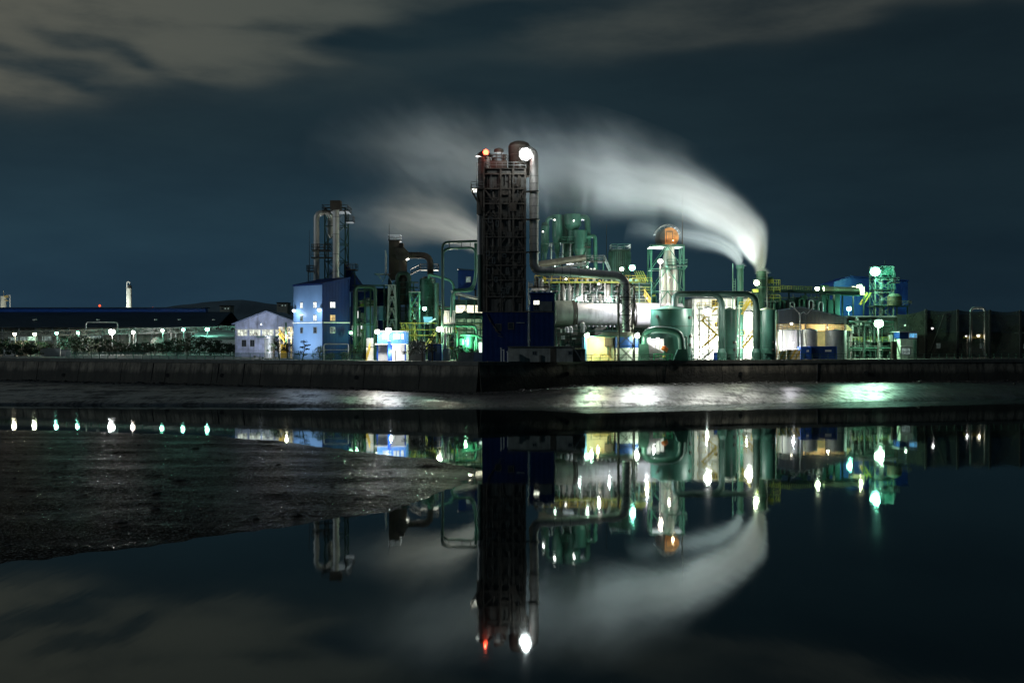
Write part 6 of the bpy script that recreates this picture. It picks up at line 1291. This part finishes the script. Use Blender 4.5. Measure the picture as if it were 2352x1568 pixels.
for px, py in pts[1:]: MB().bar((wx(px, d), d - .15, G), (wx(px, d), d - .15, wz_(py - 1, d)), .42).build('post', M_BLACK, dn)
MB().bar(W(2170, 720, d - .3), W(2185, 823, d - .3) + Vector((-5.2, 0, 0)), .3).build('brace', M_BLACK, dn)
for a2, b2 in (((2174 + 77, 776), (2263, 823)), ((2398, 776), (2408, 823))): MB().bar(W(a2[0], a2[1], d - .4), W(b2[0], b2[1], d - .4), .18).build('strut', M_STEEL, dn)
d = 262; ap = thing('white_pipe_arch', 'white goalpost pipe arch rising over the dust net', 'pipe', (wx(2245, d), d, G)); pipe(ap, [(wx(2228.5, d), d, G), (wx(2230, d), d, wz_(707, d)), (wx(2262, d), d, wz_(707, d)), (wx(2264, d), d, G)], .30, M_GALV, 1., n=10)
d = 266; ca_ = thing('yellow_lit_canopy', 'yellow lit canopy glowing behind the dust net', 'canopy', (wx(2240, d), d, G)); MB().box(wx(2220, d), wx(2266, d), d, d + 2, wz_(777, d), wz_(772, d)).build('roof', M_YEL, ca_); MB().box(wx(2242, d), wx(2263, d), d - .1, d, wz_(776, d), wz_(768, d)).build('sign_board', M_YEL, ca_)
for px in (2222, 2264): MB().bar((wx(px, d), d + .2, G), (wx(px, d), d + .2, wz_(777, d)), .25).build('leg', M_STEEL, ca_)
d = 275; hb = thing('back_shed', 'long dark shed with a pale gutter behind the dust net', 'building', (wx(2230, d), d, G)); MB().box(wx(2110, d), wx(2460, d), d, d + 10, G, wz_(764, d)).build('wall', M_CONC_D, hb); MB().prism([(wx(2105, d), d - .5, wz_(765, d)), (wx(2465, d), d - .5, wz_(765, d)), (wx(2465, d), d - .5, wz_(762, d)), (wx(2105, d), d - .5, wz_(762, d))], (0, 11, 0)).build('roof', M_ROOF, hb); MB().bar(W(2330, 764.5, d - .6), W(2420, 763, d - .6), .3).build('gutter', M_WHITE_P, hb)
for i in range(5): window(hb, wx(2150 + i * 50, d), wx(2160 + i * 50, d), d, wz_(800, d), wz_(788, d), M_GLASS_D if i % 2 else E_WIN_D, .12, 1)
# ------------------------------------------------------------------ quay edge: apron, railings, fence, trees
M_APRON = mat('pale quay paving', (.62, .64, .60), .8, 0, .2, .5, .02, 5., stain=.2)
ap = MB(); xs_ = [wx(1330, 212), 14.7, 55.9, wx(2070, 232)]
for a, b_ in zip(xs_, xs_[1:]): ap.add([(a, wall_y(a) + .6, G + .11), (b_, wall_y(b_) + .6, G + .11), (b_, wall_y(b_) + 4.0, G + .004), (a, wall_y(a) + 4.0, G + .004)], [(0, 1, 2, 3)])
stuff(ap.build('pavement', M_APRON), 'structure')
def quay_rail(xa, xb, label, m_, h=1.15, step=1.75, off=.25, grp='handrails along the quay edge', mesh=None):
    ya = wall_y(xa) + off; r_ = thing('quay_railing', label, 'railing', (xa, ya, G), grp); zb = G + .10
    xs2 = [xa] + [x for x, _ in WALLP if xa < x < xb] + [xb]; P = [Vector((x, wall_y(x) + off, zb)) for x in xs2]
    mb = MB(); pb2 = None
    for a, b_ in zip(P, P[1:]):
        for hh in ((1., .55) if mesh is None else (1.,)): mb.bar(a + Vector((0, 0, h * hh)), b_ + Vector((0, 0, h * hh)), .09)
    mb.build('rails', m_, r_)
    x = xa; proto = None
    while x <= xb:
        p = Vector((x, wall_y(x) + off, zb))
        if proto is None:
            proto = MB().bar((xa, ya, zb), (xa, ya, zb + h + .02), .10).build('post', m_, r_); first = p
        else:
            c = proto.copy(); COL.objects.link(c); c.location = p - first
        x += step
    if mesh:
        mm = MB()
        for a, b_ in zip(P, P[1:]): mm.add([a + Vector((0, .03, .05)), b_ + Vector((0, .03, .05)), b_ + Vector((0, .03, h)), a + Vector((0, .03, h))], [(0, 1, 2, 3)])
        mm.build('mesh_panel', mesh, r_)
    return r_
M_RAIL = mat('dark green rail', (.06, .12, .09), .5, .2)
for px0, px1, lb in ((1318, 1470, 'dark quay handrail in front of the cream lit shed'), (1473, 1600, 'dark quay handrail in front of the squat green tank'), (1603, 1790, 'dark quay handrail in front of the glaring bay and silos'), (1793, 2050, 'dark quay handrail in front of the white tanks and containers'), (2053, 2230, 'dark quay handrail before the gate hut and net'), (2233, 2440, 'dark quay handrail at the far right end of the wall')):
    quay_rail((px0 - CX) * interp([(1300, 211), (1800, 226), (2440, 240)], px0) / F, (px1 - CX) * interp([(1300, 211), (1800, 226), (2440, 240)], px1) / F, lb, M_RAIL)
m = bpy.data.materials.new('green wire mesh'); m.use_nodes = True; t = NT(m.node_tree); b = m.node_tree.nodes['Principled BSDF']; b.inputs['Base Color'].default_value = (.05, .22, .15, 1)
tb = t.new('ShaderNodeBsdfTransparent'); mx = t.new('ShaderNodeMixShader'); mx.inputs[0].default_value = .42; t.l.new(tb.outputs[0], mx.inputs[1]); t.l.new(b.outputs[0], mx.inputs[2]); t.l.new(mx.outputs[0], m.node_tree.nodes['Material Output'].inputs[0])
M_MESH = m
dL = lambda px: interp([(-100, 258), (0, 250), (600, 228), (1100, 203)], px)
for px0, px1, lb in ((150, 330, 'green mesh fence on the wall under the big left light'), (332, 560, 'green mesh fence on the wall before the left bushes'), (562, 700, 'green mesh fence on the wall before the gabled shed'), (702, 835, 'green mesh fence on the wall before the tall blue building')):
    quay_rail((px0 - CX) * dL(px0) / F, (px1 - CX) * dL(px1) / F, lb, M_GREEN_S, 1.35, 2.2, 1.2, 'green mesh fences along the left wall', M_MESH)
# goal shaped pipe frame by the fence
d = 226; gf = thing('goalpost_pipe', 'thin pale pipe frame standing before the shaded blue wall', 'frame', (wx(775, d), d, G)); pipe(gf, [(wx(744, d), d, G), (wx(744, d), d, wz_(790, d)), (wx(800, d), d, wz_(790, d)), (wx(800, d), d, G)], .12, M_GALV, .4, n=6)
MB().bar(W(744, 803, d), W(800, 803, d), .1).build('cross_bar', M_GALV, gf)

# trees: tapered trunk with limbs, crown of many leaf clumps
def leaf_mat(name, a, b_):
    m = bpy.data.materials.new(name); m.use_nodes = True; t = NT(m.node_tree); b = m.node_tree.nodes['Principled BSDF']
    pos = t.new('ShaderNodeNewGeometry').outputs['Position']; n1 = t.noise(pos, 1.1, 4)
    t.put(b.inputs['Base Color'], t.mix(t.rng(n1, .35, .65), a, b_)); b.inputs['Roughness'].default_value = .55; return m
M_LEAF = leaf_mat('dark evergreen leaves', (.028, .055, .030), (.060, .105, .050)); M_LEAF2 = leaf_mat('olive leaves', (.050, .070, .032), (.095, .120, .055)); M_LEAF3 = leaf_mat('black pine needles', (.016, .030, .020), (.035, .055, .033))
TREES = {}
def tree_mesh(kind, seed, w_, h, trunk, mat_, cl=26, leaves=34, lsz=.34):
    rr = random.Random(seed); cr = MB(); tk = MB(); clumps = []
    for i in range(cl):
        a = rr.uniform(0, 6.283); q = math.sqrt(rr.random()); zz = rr.random()
        z = trunk + (h - trunk) * (.08 + .9 * zz); rad = w_ / 2 * q * (1 - .55 * zz ** 2) * rr.uniform(.8, 1.15)
        c = Vector((math.cos(a) * rad, math.sin(a) * rad, z)); clumps.append(c); s = rr.uniform(.35, .75) * (.55 + .12 * w_)
        for k in range(leaves):
            dv = Vector((rr.gauss(0, 1), rr.gauss(0, 1), rr.gauss(0, .6))); dv = dv.normalized() * s * rr.random() ** .5
            n = Vector((rr.gauss(0, 1), rr.gauss(0, 1), rr.gauss(.6, 1))).normalized(); u = n.orthogonal().normalized(); v = n.cross(u); L = lsz * rr.uniform(.6, 1.3)
            p = c + dv; cr.add([p - u * L * .5, p + v * L * .3, p + u * L * .5, p - v * L * .3], [(0, 1, 2, 3)])
    tk.tube([(0, 0, 0), (.05, 0, trunk), (.0, .05, trunk + (h - trunk) * .6)], [.16, .11, .05], 8)
    for c in clumps[:9]:
        b0 = Vector((.02, .02, trunk * .7 + (c.z - trunk) * .3)); tk.tube([b0, b0.lerp(c, .6) + Vector((0, 0, .15)), c], [.06, .04, .02], 5)
    return cr, tk
def tree(px, d, w_, h, label, mat_=None, seed=0, trunk=None, group='bushy trees below the left yard lamps', name='bushy_tree', cat='tree', cl=26, lsz=.34):
    key = (seed, round(w_, 1), round(h, 1))
    t_ = thing(name, label, cat, (wx(px, d), d, G), group)
    if key in TREES:
        for s in TREES[key]:
            c = s.copy(); COL.objects.link(c); c.parent = t_
    else:
        cr, tk = tree_mesh(0, seed, w_, h, trunk if trunk is not None else h * .25, mat_, cl, lsz=lsz)
        for mb in (cr, tk): mb.v = [(x + t_.location.x, y + t_.location.y, z + t_.location.z) for x, y, z in mb.v]
        TREES[key] = (cr.build('crown', mat_ or M_LEAF, t_), tk.build('trunk', M_TRUNK, t_))
    t_.rotation_euler.z = (seed * 1.7 + px) % 6.28
    return t_
row = [(-20, 300, 5, 4.6), (12, 300, 4.5, 4.4), (34, 286, 4, 3.0), (52, 306, 5, 4.0), (70, 290, 4, 3.0), (92, 312, 4, 3.6), (112, 300, 3.5, 3.), (150, 306, 5.5, 5.0), (176, 303, 5.5, 5.4), (204, 306, 6, 4.8), (228, 300, 6, 4.6), (252, 303, 5.5, 4.4), (278, 300, 5.5, 3.6), (304, 303, 5, 3.4), (330, 299, 5.5, 3.4), (356, 302, 5.5, 3.4), (382, 300, 5.5, 3.8), (406, 303, 6, 4.6), (432, 297, 6.5, 5.2), (458, 301, 6.5, 5.0), (484, 296, 6.5, 4.4), (508, 300, 5.5, 3.4), (530, 292, 4.5, 3.0), (556, 288, 3.8, 2.8)]
for i, (px, d, w_, h) in enumerate(row):
    sz = 'low' if h < 3.5 else ('tall' if h > 4.5 else 'middling')
    tree(px, d, w_ * 1.3, h, f'{sz} dark bushy tree, {ORD[i]} from the left in the yard row', M_LEAF if i % 3 else M_LEAF2, i % 6, .35, name='bushy_tree', cl=40, lsz=.42)
for px, d, w_, h, lb, sd in ((640, 250, 3.6, 4.2, 'dark leafy tree before the cream portal frame', 11), (660, 247, 2.8, 3.6, 'smaller dark tree left of the blue building corner', 12), (628, 258, 3.4, 3.8, 'round green shrub by the slim weathered tank', 13), (735, 228, 3.6, 2.7, 'spreading low shrub under the blue building corner', 14), (815, 231, 4.2, 3.2, 'spreading green shrub right of the shaded blue wall', 15), (760, 224, 2.0, 1.3, 'small clipped shrub behind the green mesh fence', 16), (790, 224, 2.6, 1.5, 'pale tufted shrub behind the green mesh fence', 17), (838, 225, 3.4, 1.9, 'low green hedge bush left of the yellow stair', 18), (1050, 216, 3.2, 2.9, 'dark shrub before the green pump skid', 19), (1068, 215, 3.6, 3.4, 'larger dark shrub left of the tower foot', 20), (1088, 215, 3.2, 2.6, 'dark shrub touching the tower foot', 21), (970, 216, 3.8, 4.4, 'dark round tree before the bright blue container', 22), (993, 215.5, 3.2, 4.8, 'dark tree leaning over the bright blue container', 23), (940, 216.5, 2.6, 3.6, 'thin dark tree right of the pump house', 24)):
    tree(px, d, w_, h, lb, M_LEAF3 if sd in (11, 12, 19, 20, 21, 22, 23, 24) else M_LEAF, sd, h * .35 if h > 3 else .3, 'shrubs in front of the plant', 'shrub' if h < 3.3 else 'dark_tree', 'shrub' if h < 3.3 else 'tree', 18, .26)
# tiered garden pine
d = 222; gpine = thing('garden_pine', 'cloud pruned pine with stacked tufts before the lit blue wall', 'tree', (wx(694, d), d, G))
tk = MB().tube([(wx(694, d), d, G), (wx(697, d), d, G + 1.4), (wx(701, d), d, G + 2.8), (wx(698, d), d, G + 3.7)], [.13, .1, .07, .04], 7); cr = MB(); rr = random.Random(4)
for px, zz, s in ((699, 3.8, .75), (704, 3.1, .8), (695, 2.7, .6), (690, 1.7, .8), (706, 2.3, .5), (684, 1.3, .7), (700, 1.2, .6)):
    c = Vector((wx(px, d), d + rr.uniform(-.4, .4), G + zz)); tk.tube([(wx(697, d), d, G + zz - .5), c], [.05, .03], 5)
    for k in range(70):
        dv = Vector((rr.gauss(0, 1), rr.gauss(0, 1), rr.gauss(0, .5))).normalized() * s * rr.random() ** .5; dv.z *= .5; n = Vector((rr.gauss(0, 1), rr.gauss(0, 1), 1)).normalized(); u = n.orthogonal().normalized(); v = n.cross(u); p = c + dv; cr.add([p - u * .13, p + v * .08, p + u * .13, p - v * .08], [(0, 1, 2, 3)])
cr.build('crown', M_LEAF3, gpine); tk.build('trunk', M_TRUNK, gpine)
# trees beyond on the right and dark bulk on the skyline
for px, d, w_, h, lb, sd in ((2090, 300, 8, 11, 'dark tree mass behind the hut at the right', 31), (2130, 320, 9, 11, 'taller dark tree behind the dust net', 32), (2330, 300, 9, 8, 'dark tree behind the far right of the dust net', 33)):
    tree(px, d, w_, h, lb, M_LEAF3, sd, 2.5, 'trees behind the dust net', 'dark_tree', 'tree', 60, .6)

# ------------------------------------------------------------------ floodlights around the plant
FL = floodlight

WLAB = ['small added lamp under the roof of the cream lit quay shed', 'small added lamp low in the left half of the glaring bay', 'small added lamp low in the right half of the glaring bay', 'small added lamp under the canopy of the blue pump house', 'small added green lamp low over the green pump skid', 'small added lamp inside the cream lit open hall', 'small added white lamp under the left part of the pipe rack', 'small added white lamp under the right part of the pipe rack', 'small added white lamp shining on the right end of the kiln', 'small added lamp halfway up the orange capped vessel', 'small added warm lamp shining on the orange round hood', 'small added lamp at the left foot of the green cyclones', 'small added lamp at the right foot of the green cyclones', 'small added lamp before the gable of the pale shed', 'small added lamp on the cream portal frame', 'small added lamp inside the pale gabled shed', 'small added lamp behind the green arched duct', 'small added warm lamp under the shed eaves above the tanks', 'small added white lamp before the broad white tank']
WLI = [0]
def fill_lamp(loc, c, power, name):  # added fill lights, each given a small lamp body
    p = Vector(loc); t_ = thing('fill_lamp', WLAB[WLI[0]], 'lamp', p, 'small work lamps'); WLI[0] += 1
    MB().ball(p, .13, 8).build('lens', lens_mat(c, 10), t_); h = MB(); h.lathe(p.x, p.y, [(.17, p.z + .06), (.17, p.z + .14), (.05, p.z + .24)], 8); h.build('cap', M_STEEL, t_)
    MB().bar(p + Vector((0, 0, .2)), p + Vector((0, .9, .3)), .06).build('bracket', M_STEEL, t_); light(t_, p + Vector((0, 0, -.25)), c, power, .25)
FL(1348, 770, 217.8, C_GREENW, 1800, .5, 'green white lamp on the left corner of the cream lit shed', strength=22, off=(.8, -.7, -.4))
FL(1463, 771, 217.8, (.85, 1., .75), 1800, .54, 'green white lamp on the right corner of the cream lit shed', strength=22, off=(-.2, -.9, -.3))
fill_lamp((wx(1375, 219), 220.5, wz_(779, 219)), (1., .80, .42), 900, 'shed_fill_light')
FL(1452, 615, 241, C_TEAL, 3000, .66, 'teal lamp in front of the dark green ribbed drum', strength=24, off=(0, -1.4, -.2))
FL(1428, 618, 242, (1., 1., .70), 900, .45, 'small cream lamp left of the teal drum lamp', strength=16)
street_lamp(1517, 600, 231, C_PINK, 1300, .52, 'tall pole lamp with pinkish light before the orange capped vessel', strength=20, group='tall pole lamps', pole=.22)
FL(1625, 716, 222.5, (1., 1., .93), 4800, .85, 'widest white flood glaring between green tank and down pipe', strength=16, off=(0, -.6, 0))
FL(1719, 724, 222.5, (1., .99, .90), 4800, .85, 'tall white flood glaring beside the narrow green silo', strength=16, off=(0, -.6, 0))
fill_lamp((wx(1625, 241), 241.5, wz_(790, 241)), (1., 1., .9), 9000, 'bay_fill_light'); fill_lamp((wx(1715, 241), 240.5, wz_(780, 241)), (1., 1., .9), 9000, 'bay_fill_light')
FL(1738, 650, 236.5, (.85, 1., .62), 3000, .58, 'yellow green lamp under the mouth of the steam chimney', strength=22, off=(-.5, -1.2, .3))
FL(1818, 743.5, 246, C_WARM, 1000, .30, 'small warm lamp over the broad white tank', strength=12, off=(.4, 1.2, -1.))
street_lamp(1877, 663, 262, (.85, 1., .65), 1600, .52, 'lamp on the right conveyor left of the transfer tower', strength=20, group='tall pole lamps', pole=.15)
FL(1974, 659, 270, (.95, 1., .62), 3600, .68, 'yellow green lamp at the right end of the conveyor', strength=22)
FL(2010, 624, 272, C_TEAL, 6500, 1.2, 'biggest teal lamp at the top of the lift tower', strength=26, off=(-.5, -2, 0))
street_lamp(2018.5, 743, 246, C_GREENW, 5500, 1.0, 'big green white pole lamp below the lift tower', strength=26, group='tall pole lamps', pole=.22)
street_lamp(1950, 709, 258, C_TEAL, 2200, .58, 'smaller teal pole lamp left of the biggest right lamps', strength=20, group='tall pole lamps', pole=.16)
FL(2078.5, 747, 252, C_GREENW, 500, .24, 'tiny green white lamp above the gate hut', strength=10); FL(2141.5, 754, 258, C_WHITE, 300, .30, 'small white lamp behind the dust net', strength=10); FL(2247, 771, 263, C_WARM, 600, .42, 'warm lamp on the canopy behind the dust net', strength=10); FL(2219, 772, 263, C_WHITE, 250, .24, 'tiny white lamp at the left of the lit canopy', strength=9)
FL(892.6, 759, 220, (.92, .95, 1.), 1800, .60, 'broad white lamp over the blue pump house', strength=18, off=(0, -1.5, -.2)); FL(866.5, 762, 220.5, (1., .97, .82), 1600, .50, 'cream lamp at the left end of the blue pump house', strength=18, off=(0, -1.5, -.2))
FL(1008, 756, 226, (1., .98, .72), 2600, .50, 'yellow white lamp in front of the green pipe bundle', strength=22, off=(.3, -1.5, 0)); FL(975, 709, 234, (.45, 1., .72), 1500, .42, 'teal white lamp on the face of the dark green vessel', strength=18, off=(0, -1., 0))
FL(806, 764, 233.5, (.35, 1., .5), 600, .36, 'green lamp at the right foot of the blue building', strength=16, off=(1.4, -.8, 0))
fill_lamp((wx(900, 221), 219.6, wz_(806, 221)), (1., .98, .95), 700, 'canopy_fill_light'); fill_lamp((wx(1070, 231), 229, wz_(782, 231)), (.35, 1., .5), 2600, 'skid_fill_light'); fill_lamp((wx(1078, 235), 236.5, wz_(708, 235)), (1., .95, .7), 700, 'hall_fill_light')
fill_lamp((wx(1330, 240), 239.2, wz_(684, 240)), (.85, 1., .95), 900, 'rack_fill_light'); fill_lamp((wx(1400, 240), 239.2, wz_(684, 240)), (.9, 1., .98), 1400, 'rack_fill_light'); fill_lamp((wx(1482, 228), 225, wz_(686, 228)), (.95, .95, 1.), 9000, 'kiln_fill_light')
fill_lamp((wx(1530, 246), 241, wz_(640, 246)), (1., .9, .75), 600, 'vessel_fill_light'); fill_lamp((wx(1540, 246), 242, wz_(556, 246)), (1., .7, .4), 260, 'hood_fill_light')
fill_lamp((wx(1275, 246), 247, wz_(610, 246)), (.75, 1., .80), 350, 'cyclone_fill_light'); fill_lamp((wx(1350, 246), 247, wz_(612, 246)), (.85, 1., .85), 450, 'cyclone_fill_light')
fill_lamp((wx(600, 262), 262, wz_(745, 262)), (.82, .88, 1.), 1800, 'shed_fill_light'); fill_lamp((wx(660, 256), 255, wz_(770, 256)), (1., .9, .65), 900, 'portal_fill_light'); fill_lamp((wx(620, 276), 280, wz_(764, 276)), (1., .98, .8), 600, 'shed_fill_light')
fill_lamp((wx(1500, 221), 219.6, wz_(779, 221)), (1., .98, .95), 500, 'rack_fill_light')
fill_lamp((wx(1895, 248), 246, wz_(752, 248)), (1., .80, .5), 900, 'eave_fill_light'); fill_lamp((wx(1822, 232), 232, wz_(786, 232)), (.95, .93, 1.), 900, 'tank_fill_light')

def ground_fill(px, d, c, power, aim, label):  # added lamps that brighten the blue face and the gabled shed
    p = Vector((wx(px, d), d, G + .5)); t_ = thing('ground_fill_lamp', label, 'lamp', p, 'added low floodlights behind the wall')
    a = Vector(aim).normalized(); MB().bar(p + Vector((0, 0, -.5)), p, .12).build('stand', M_STEEL, t_); MB().bar(p - a * .15, p + a * .12, .5, .35).build('housing', M_STEEL, t_); MB().bar(p + a * .121, p + a * .14, .42, .28).build('lens', lens_mat(c, 12), t_)
    light(t_, p + a * .3, c, power, .3, 78, aim, .8); return t_
ground_fill(604, 228, C_BLUEW, 9500, (8.2, 7., 6.), 'added low blue white floodlight at the foot of the tall blue building')
ground_fill(585, 250, (.85, .90, 1.), 7000, (.1, 1., .35), 'added low white floodlight before the pale gabled shed')

FL(1300, 641, 236, (1., .90, .72), 9000, .22, 'small added floodlight on the pipe rack rail aimed up the silver duct', strength=10, spot=62, aim=(-.55, -1.2, .75), off=(0, -.5, .3))  # added lamp, put in to brighten the silver duct
FL(1375, 652, 232, (1., .92, .78), 2500, .2, 'small floodlight under the horizontal run of the silver duct', strength=10, off=(0, -1.6, .1))
for px, py, lb in ((1274, 505, 'tiny white lamp on the left tall cyclone'), (1318, 507, 'tiny white lamp between the cyclone heads'), (1247, 532, 'tiny white lamp on the small left cyclone')): FL(px, py, 249, (1., .97, .9), 60, .16, lb, strength=9, group='small work lamps')
# ------------------------------------------------------------------ steam: real scattering volumes lit mainly by added fill lights
def plume(name, label, origin, k, path, ncurve, wcurve, acurve, smax, dens, col, wscale=1., noise_amt=.5, seed=0., step=.25, ydrift=0., depth=1.):
    """path: list of (left, up, half width) in units of k metres from origin; density follows the bent axis"""
    S = [(l + u, u - l, h) for l, u, h in path]
    me = MB(); pts = [Vector((-l * k, 0, u * k)) for l, u, h in path]; rs = [max(.9, h * k * 2.1) for l, u, h in path]
    me.tube(pts, rs, 14); 
    o = bpy.data.objects.new(name, bpy.data.meshes.new(name)); COL.objects.link(o); o.data.from_pydata(me.v, [], me.f); o.data.update()
    o.location = origin; o['label'] = label; o['category'] = 'steam'; o['kind'] = 'stuff'
    m = bpy.data.materials.new(name); m.use_nodes = True; t = NT(m.node_tree); t.n.clear()
    x, y, z = t.sep(t.new('ShaderNodeTexCoord').outputs['Object'])
    l = t.m('MULTIPLY', x, -1 / k); u = t.m('MULTIPLY', z, 1 / k); yy = t.m('MULTIPLY', y, 1 / k)
    s = t.m('ADD', l, u); n = t.m('SUBTRACT', u, l); sn = t.m('DIVIDE', s, smax, clamp=True)
    lo = min(v for _, v, _ in S) - 20; hi = max(v for _, v, _ in S) + 20
    nc = t.m('MULTIPLY_ADD', t.curve(sn, [(max(0, a) / smax, (b_ - lo) / (hi - lo)) for a, b_, _ in S]), hi - lo, lo)
    hw = t.m('MULTIPLY', t.curve(sn, [(max(0, a) / smax, h / 120) for a, _, h in S]), 120.)
    asp = t.curve(sn, [(p, v / 2.2) for p, v in wcurve]); wn = t.m('MULTIPLY', hw, t.m('MULTIPLY', asp, 2.2))
    amp = t.curve(sn, acurve)
    warp = t.noise(t.xyz(t.m('MULTIPLY', s, .006), t.m('MULTIPLY', n, .012), t.m('MULTIPLY', yy, .012)), 1., 3)
    q = t.m('DIVIDE', t.m('SUBTRACT', n, nc), wn); q = t.m('ADD', q, t.m('MULTIPLY', t.m('SUBTRACT', warp, .5), t.m('MULTIPLY', sn, 2.2)))
    qy = t.m('DIVIDE', yy, t.m('MULTIPLY', hw, depth))
    r2 = t.m('ADD', t.m('MULTIPLY', q, q), t.m('MULTIPLY', qy, qy)); body = t.m('EXPONENT', t.m('MULTIPLY', t.m('POWER', t.m('MULTIPLY', r2, 1.2), t.rng(sn, .04, .35, 2.4, 1.05)), -1.))
    st = t.noise(t.xyz(t.m('MULTIPLY', s, .0035), t.m('MULTIPLY', q, 1.5), t.m('MULTIPLY', qy, 1.0)), 1.4, 5, .55)
    st = t.rng(st, .34, .66, 1 - noise_amt, 1 + noise_amt * .6)
    dn_ = t.m('MULTIPLY', t.m('MULTIPLY', body, amp), t.m('MULTIPLY', st, dens))
    dn_ = t.m('MAXIMUM', t.m('SUBTRACT', dn_, dens * 4e-5), 0.)
    v = t.new('ShaderNodeVolumeScatter'); t.put(v.inputs['Color'], col); t.put(v.inputs['Density'], dn_); v.inputs['Anisotropy'].default_value = 0.
    t.l.new(v.outputs[0], t.new('ShaderNodeOutputMaterial').inputs['Volume'])
    try: m.cycles.volume_step_rate = step
    except Exception: pass
    o.data.materials.append(m); return o
k = 240 / F
P1 = [(0, -6, 11), (1, 12, 12), (5, 40, 18), (20, 75, 28), (52, 108, 37), (105, 142, 47), (165, 170, 56), (240, 190, 65), (330, 207, 74), (430, 224, 80), (560, 246, 76), (700, 268, 68), (860, 300, 60), (1040, 334, 56)]
plume('steam_plume', 'big white steam plume bending left from the wide chimney', SB, k, P1, None, [(0, 2.), (.05, 2.0), (.11, 1.6), (.2, 1.42), (.35, 1.55), (.5, 1.9), (1, 2.1)],
      [(0, 1.), (.03, .72), (.07, .36), (.12, .19), (.2, .105), (.3, .060), (.42, .036), (.55, .026), (.7, .018), (.85, .009), (.96, .003), (1, 0)], 1374., 1.5, (.89, .96, .99), noise_amt=.4, seed=1., step=.16)
SA = Vector((wx(1700, 246), 246, wz_(609, 246)))
P2 = [(0, -4, 8), (2, 10, 9), (14, 28, 13), (45, 48, 18), (100, 66, 22), (180, 82, 26), (260, 96, 26)]
plume('thin_steam_plume', 'thin bluish steam trail from the slim green chimney', SA, 246 / F, P2, None, [(0, 2.), (.15, 1.6), (.4, 1.5), (1, 2.)], [(0, .8), (.1, .5), (.25, .26), (.5, .12), (.8, .05), (1, 0)], 357., .75, (.80, .92, .98), seed=5., step=.2)
SM = Vector((wx(1118, 258), 258, wz_(566, 258)))
P3 = [(-40, -12, 16), (0, 4, 22), (30, 20, 30), (75, 42, 38), (130, 60, 46), (200, 74, 50), (280, 80, 50), (370, 82, 50)]
plume('low_steam_plume', 'low beige steam drifting left from behind the tallest tower', SM, 258 / F, P3, None, [(0, 1.6), (.2, 1.55), (.5, 1.8), (1, 2.1)], [(0, .8), (.1, .7), (.3, .42), (.55, .22), (.8, .10), (1, 0)], 462., .16, (.98, .95, .86), seed=9., step=.3)
# added fill lights for the steam, unseen, behind the plant and near the chimney
light(None, SB + Vector((-4, -5, -2)), (.92, 1., .97), 24000, .5, 100, (-.35, .5, .8)).name = 'chimney_fill_light'
def rear_fill(x, y, tx, tz, power, c, cone):
    p = Vector((x, y, G + 1.4)); light(None, p, c, power, .5, cone, Vector((tx - x, 243 - y, tz - p.z)).normalized(), .85).name = 'rear_fill_light'
for x, tx, tz, pw, c in ((64, 50, 44, 1250000, (.90, .98, .97)), (42, 33, 48, 1250000, (.90, .98, .97)), (18, 14, 50, 800000, (.86, .95, 1.)), (-10, -7, 52, 480000, (.82, .94, 1.)), (-34, -30, 52, 300000, (.82, .94, 1.)), (-16, -17, 43, 650000, (1., .95, .80))):
    rear_fill(x, 335, tx, tz, pw, c, 24)
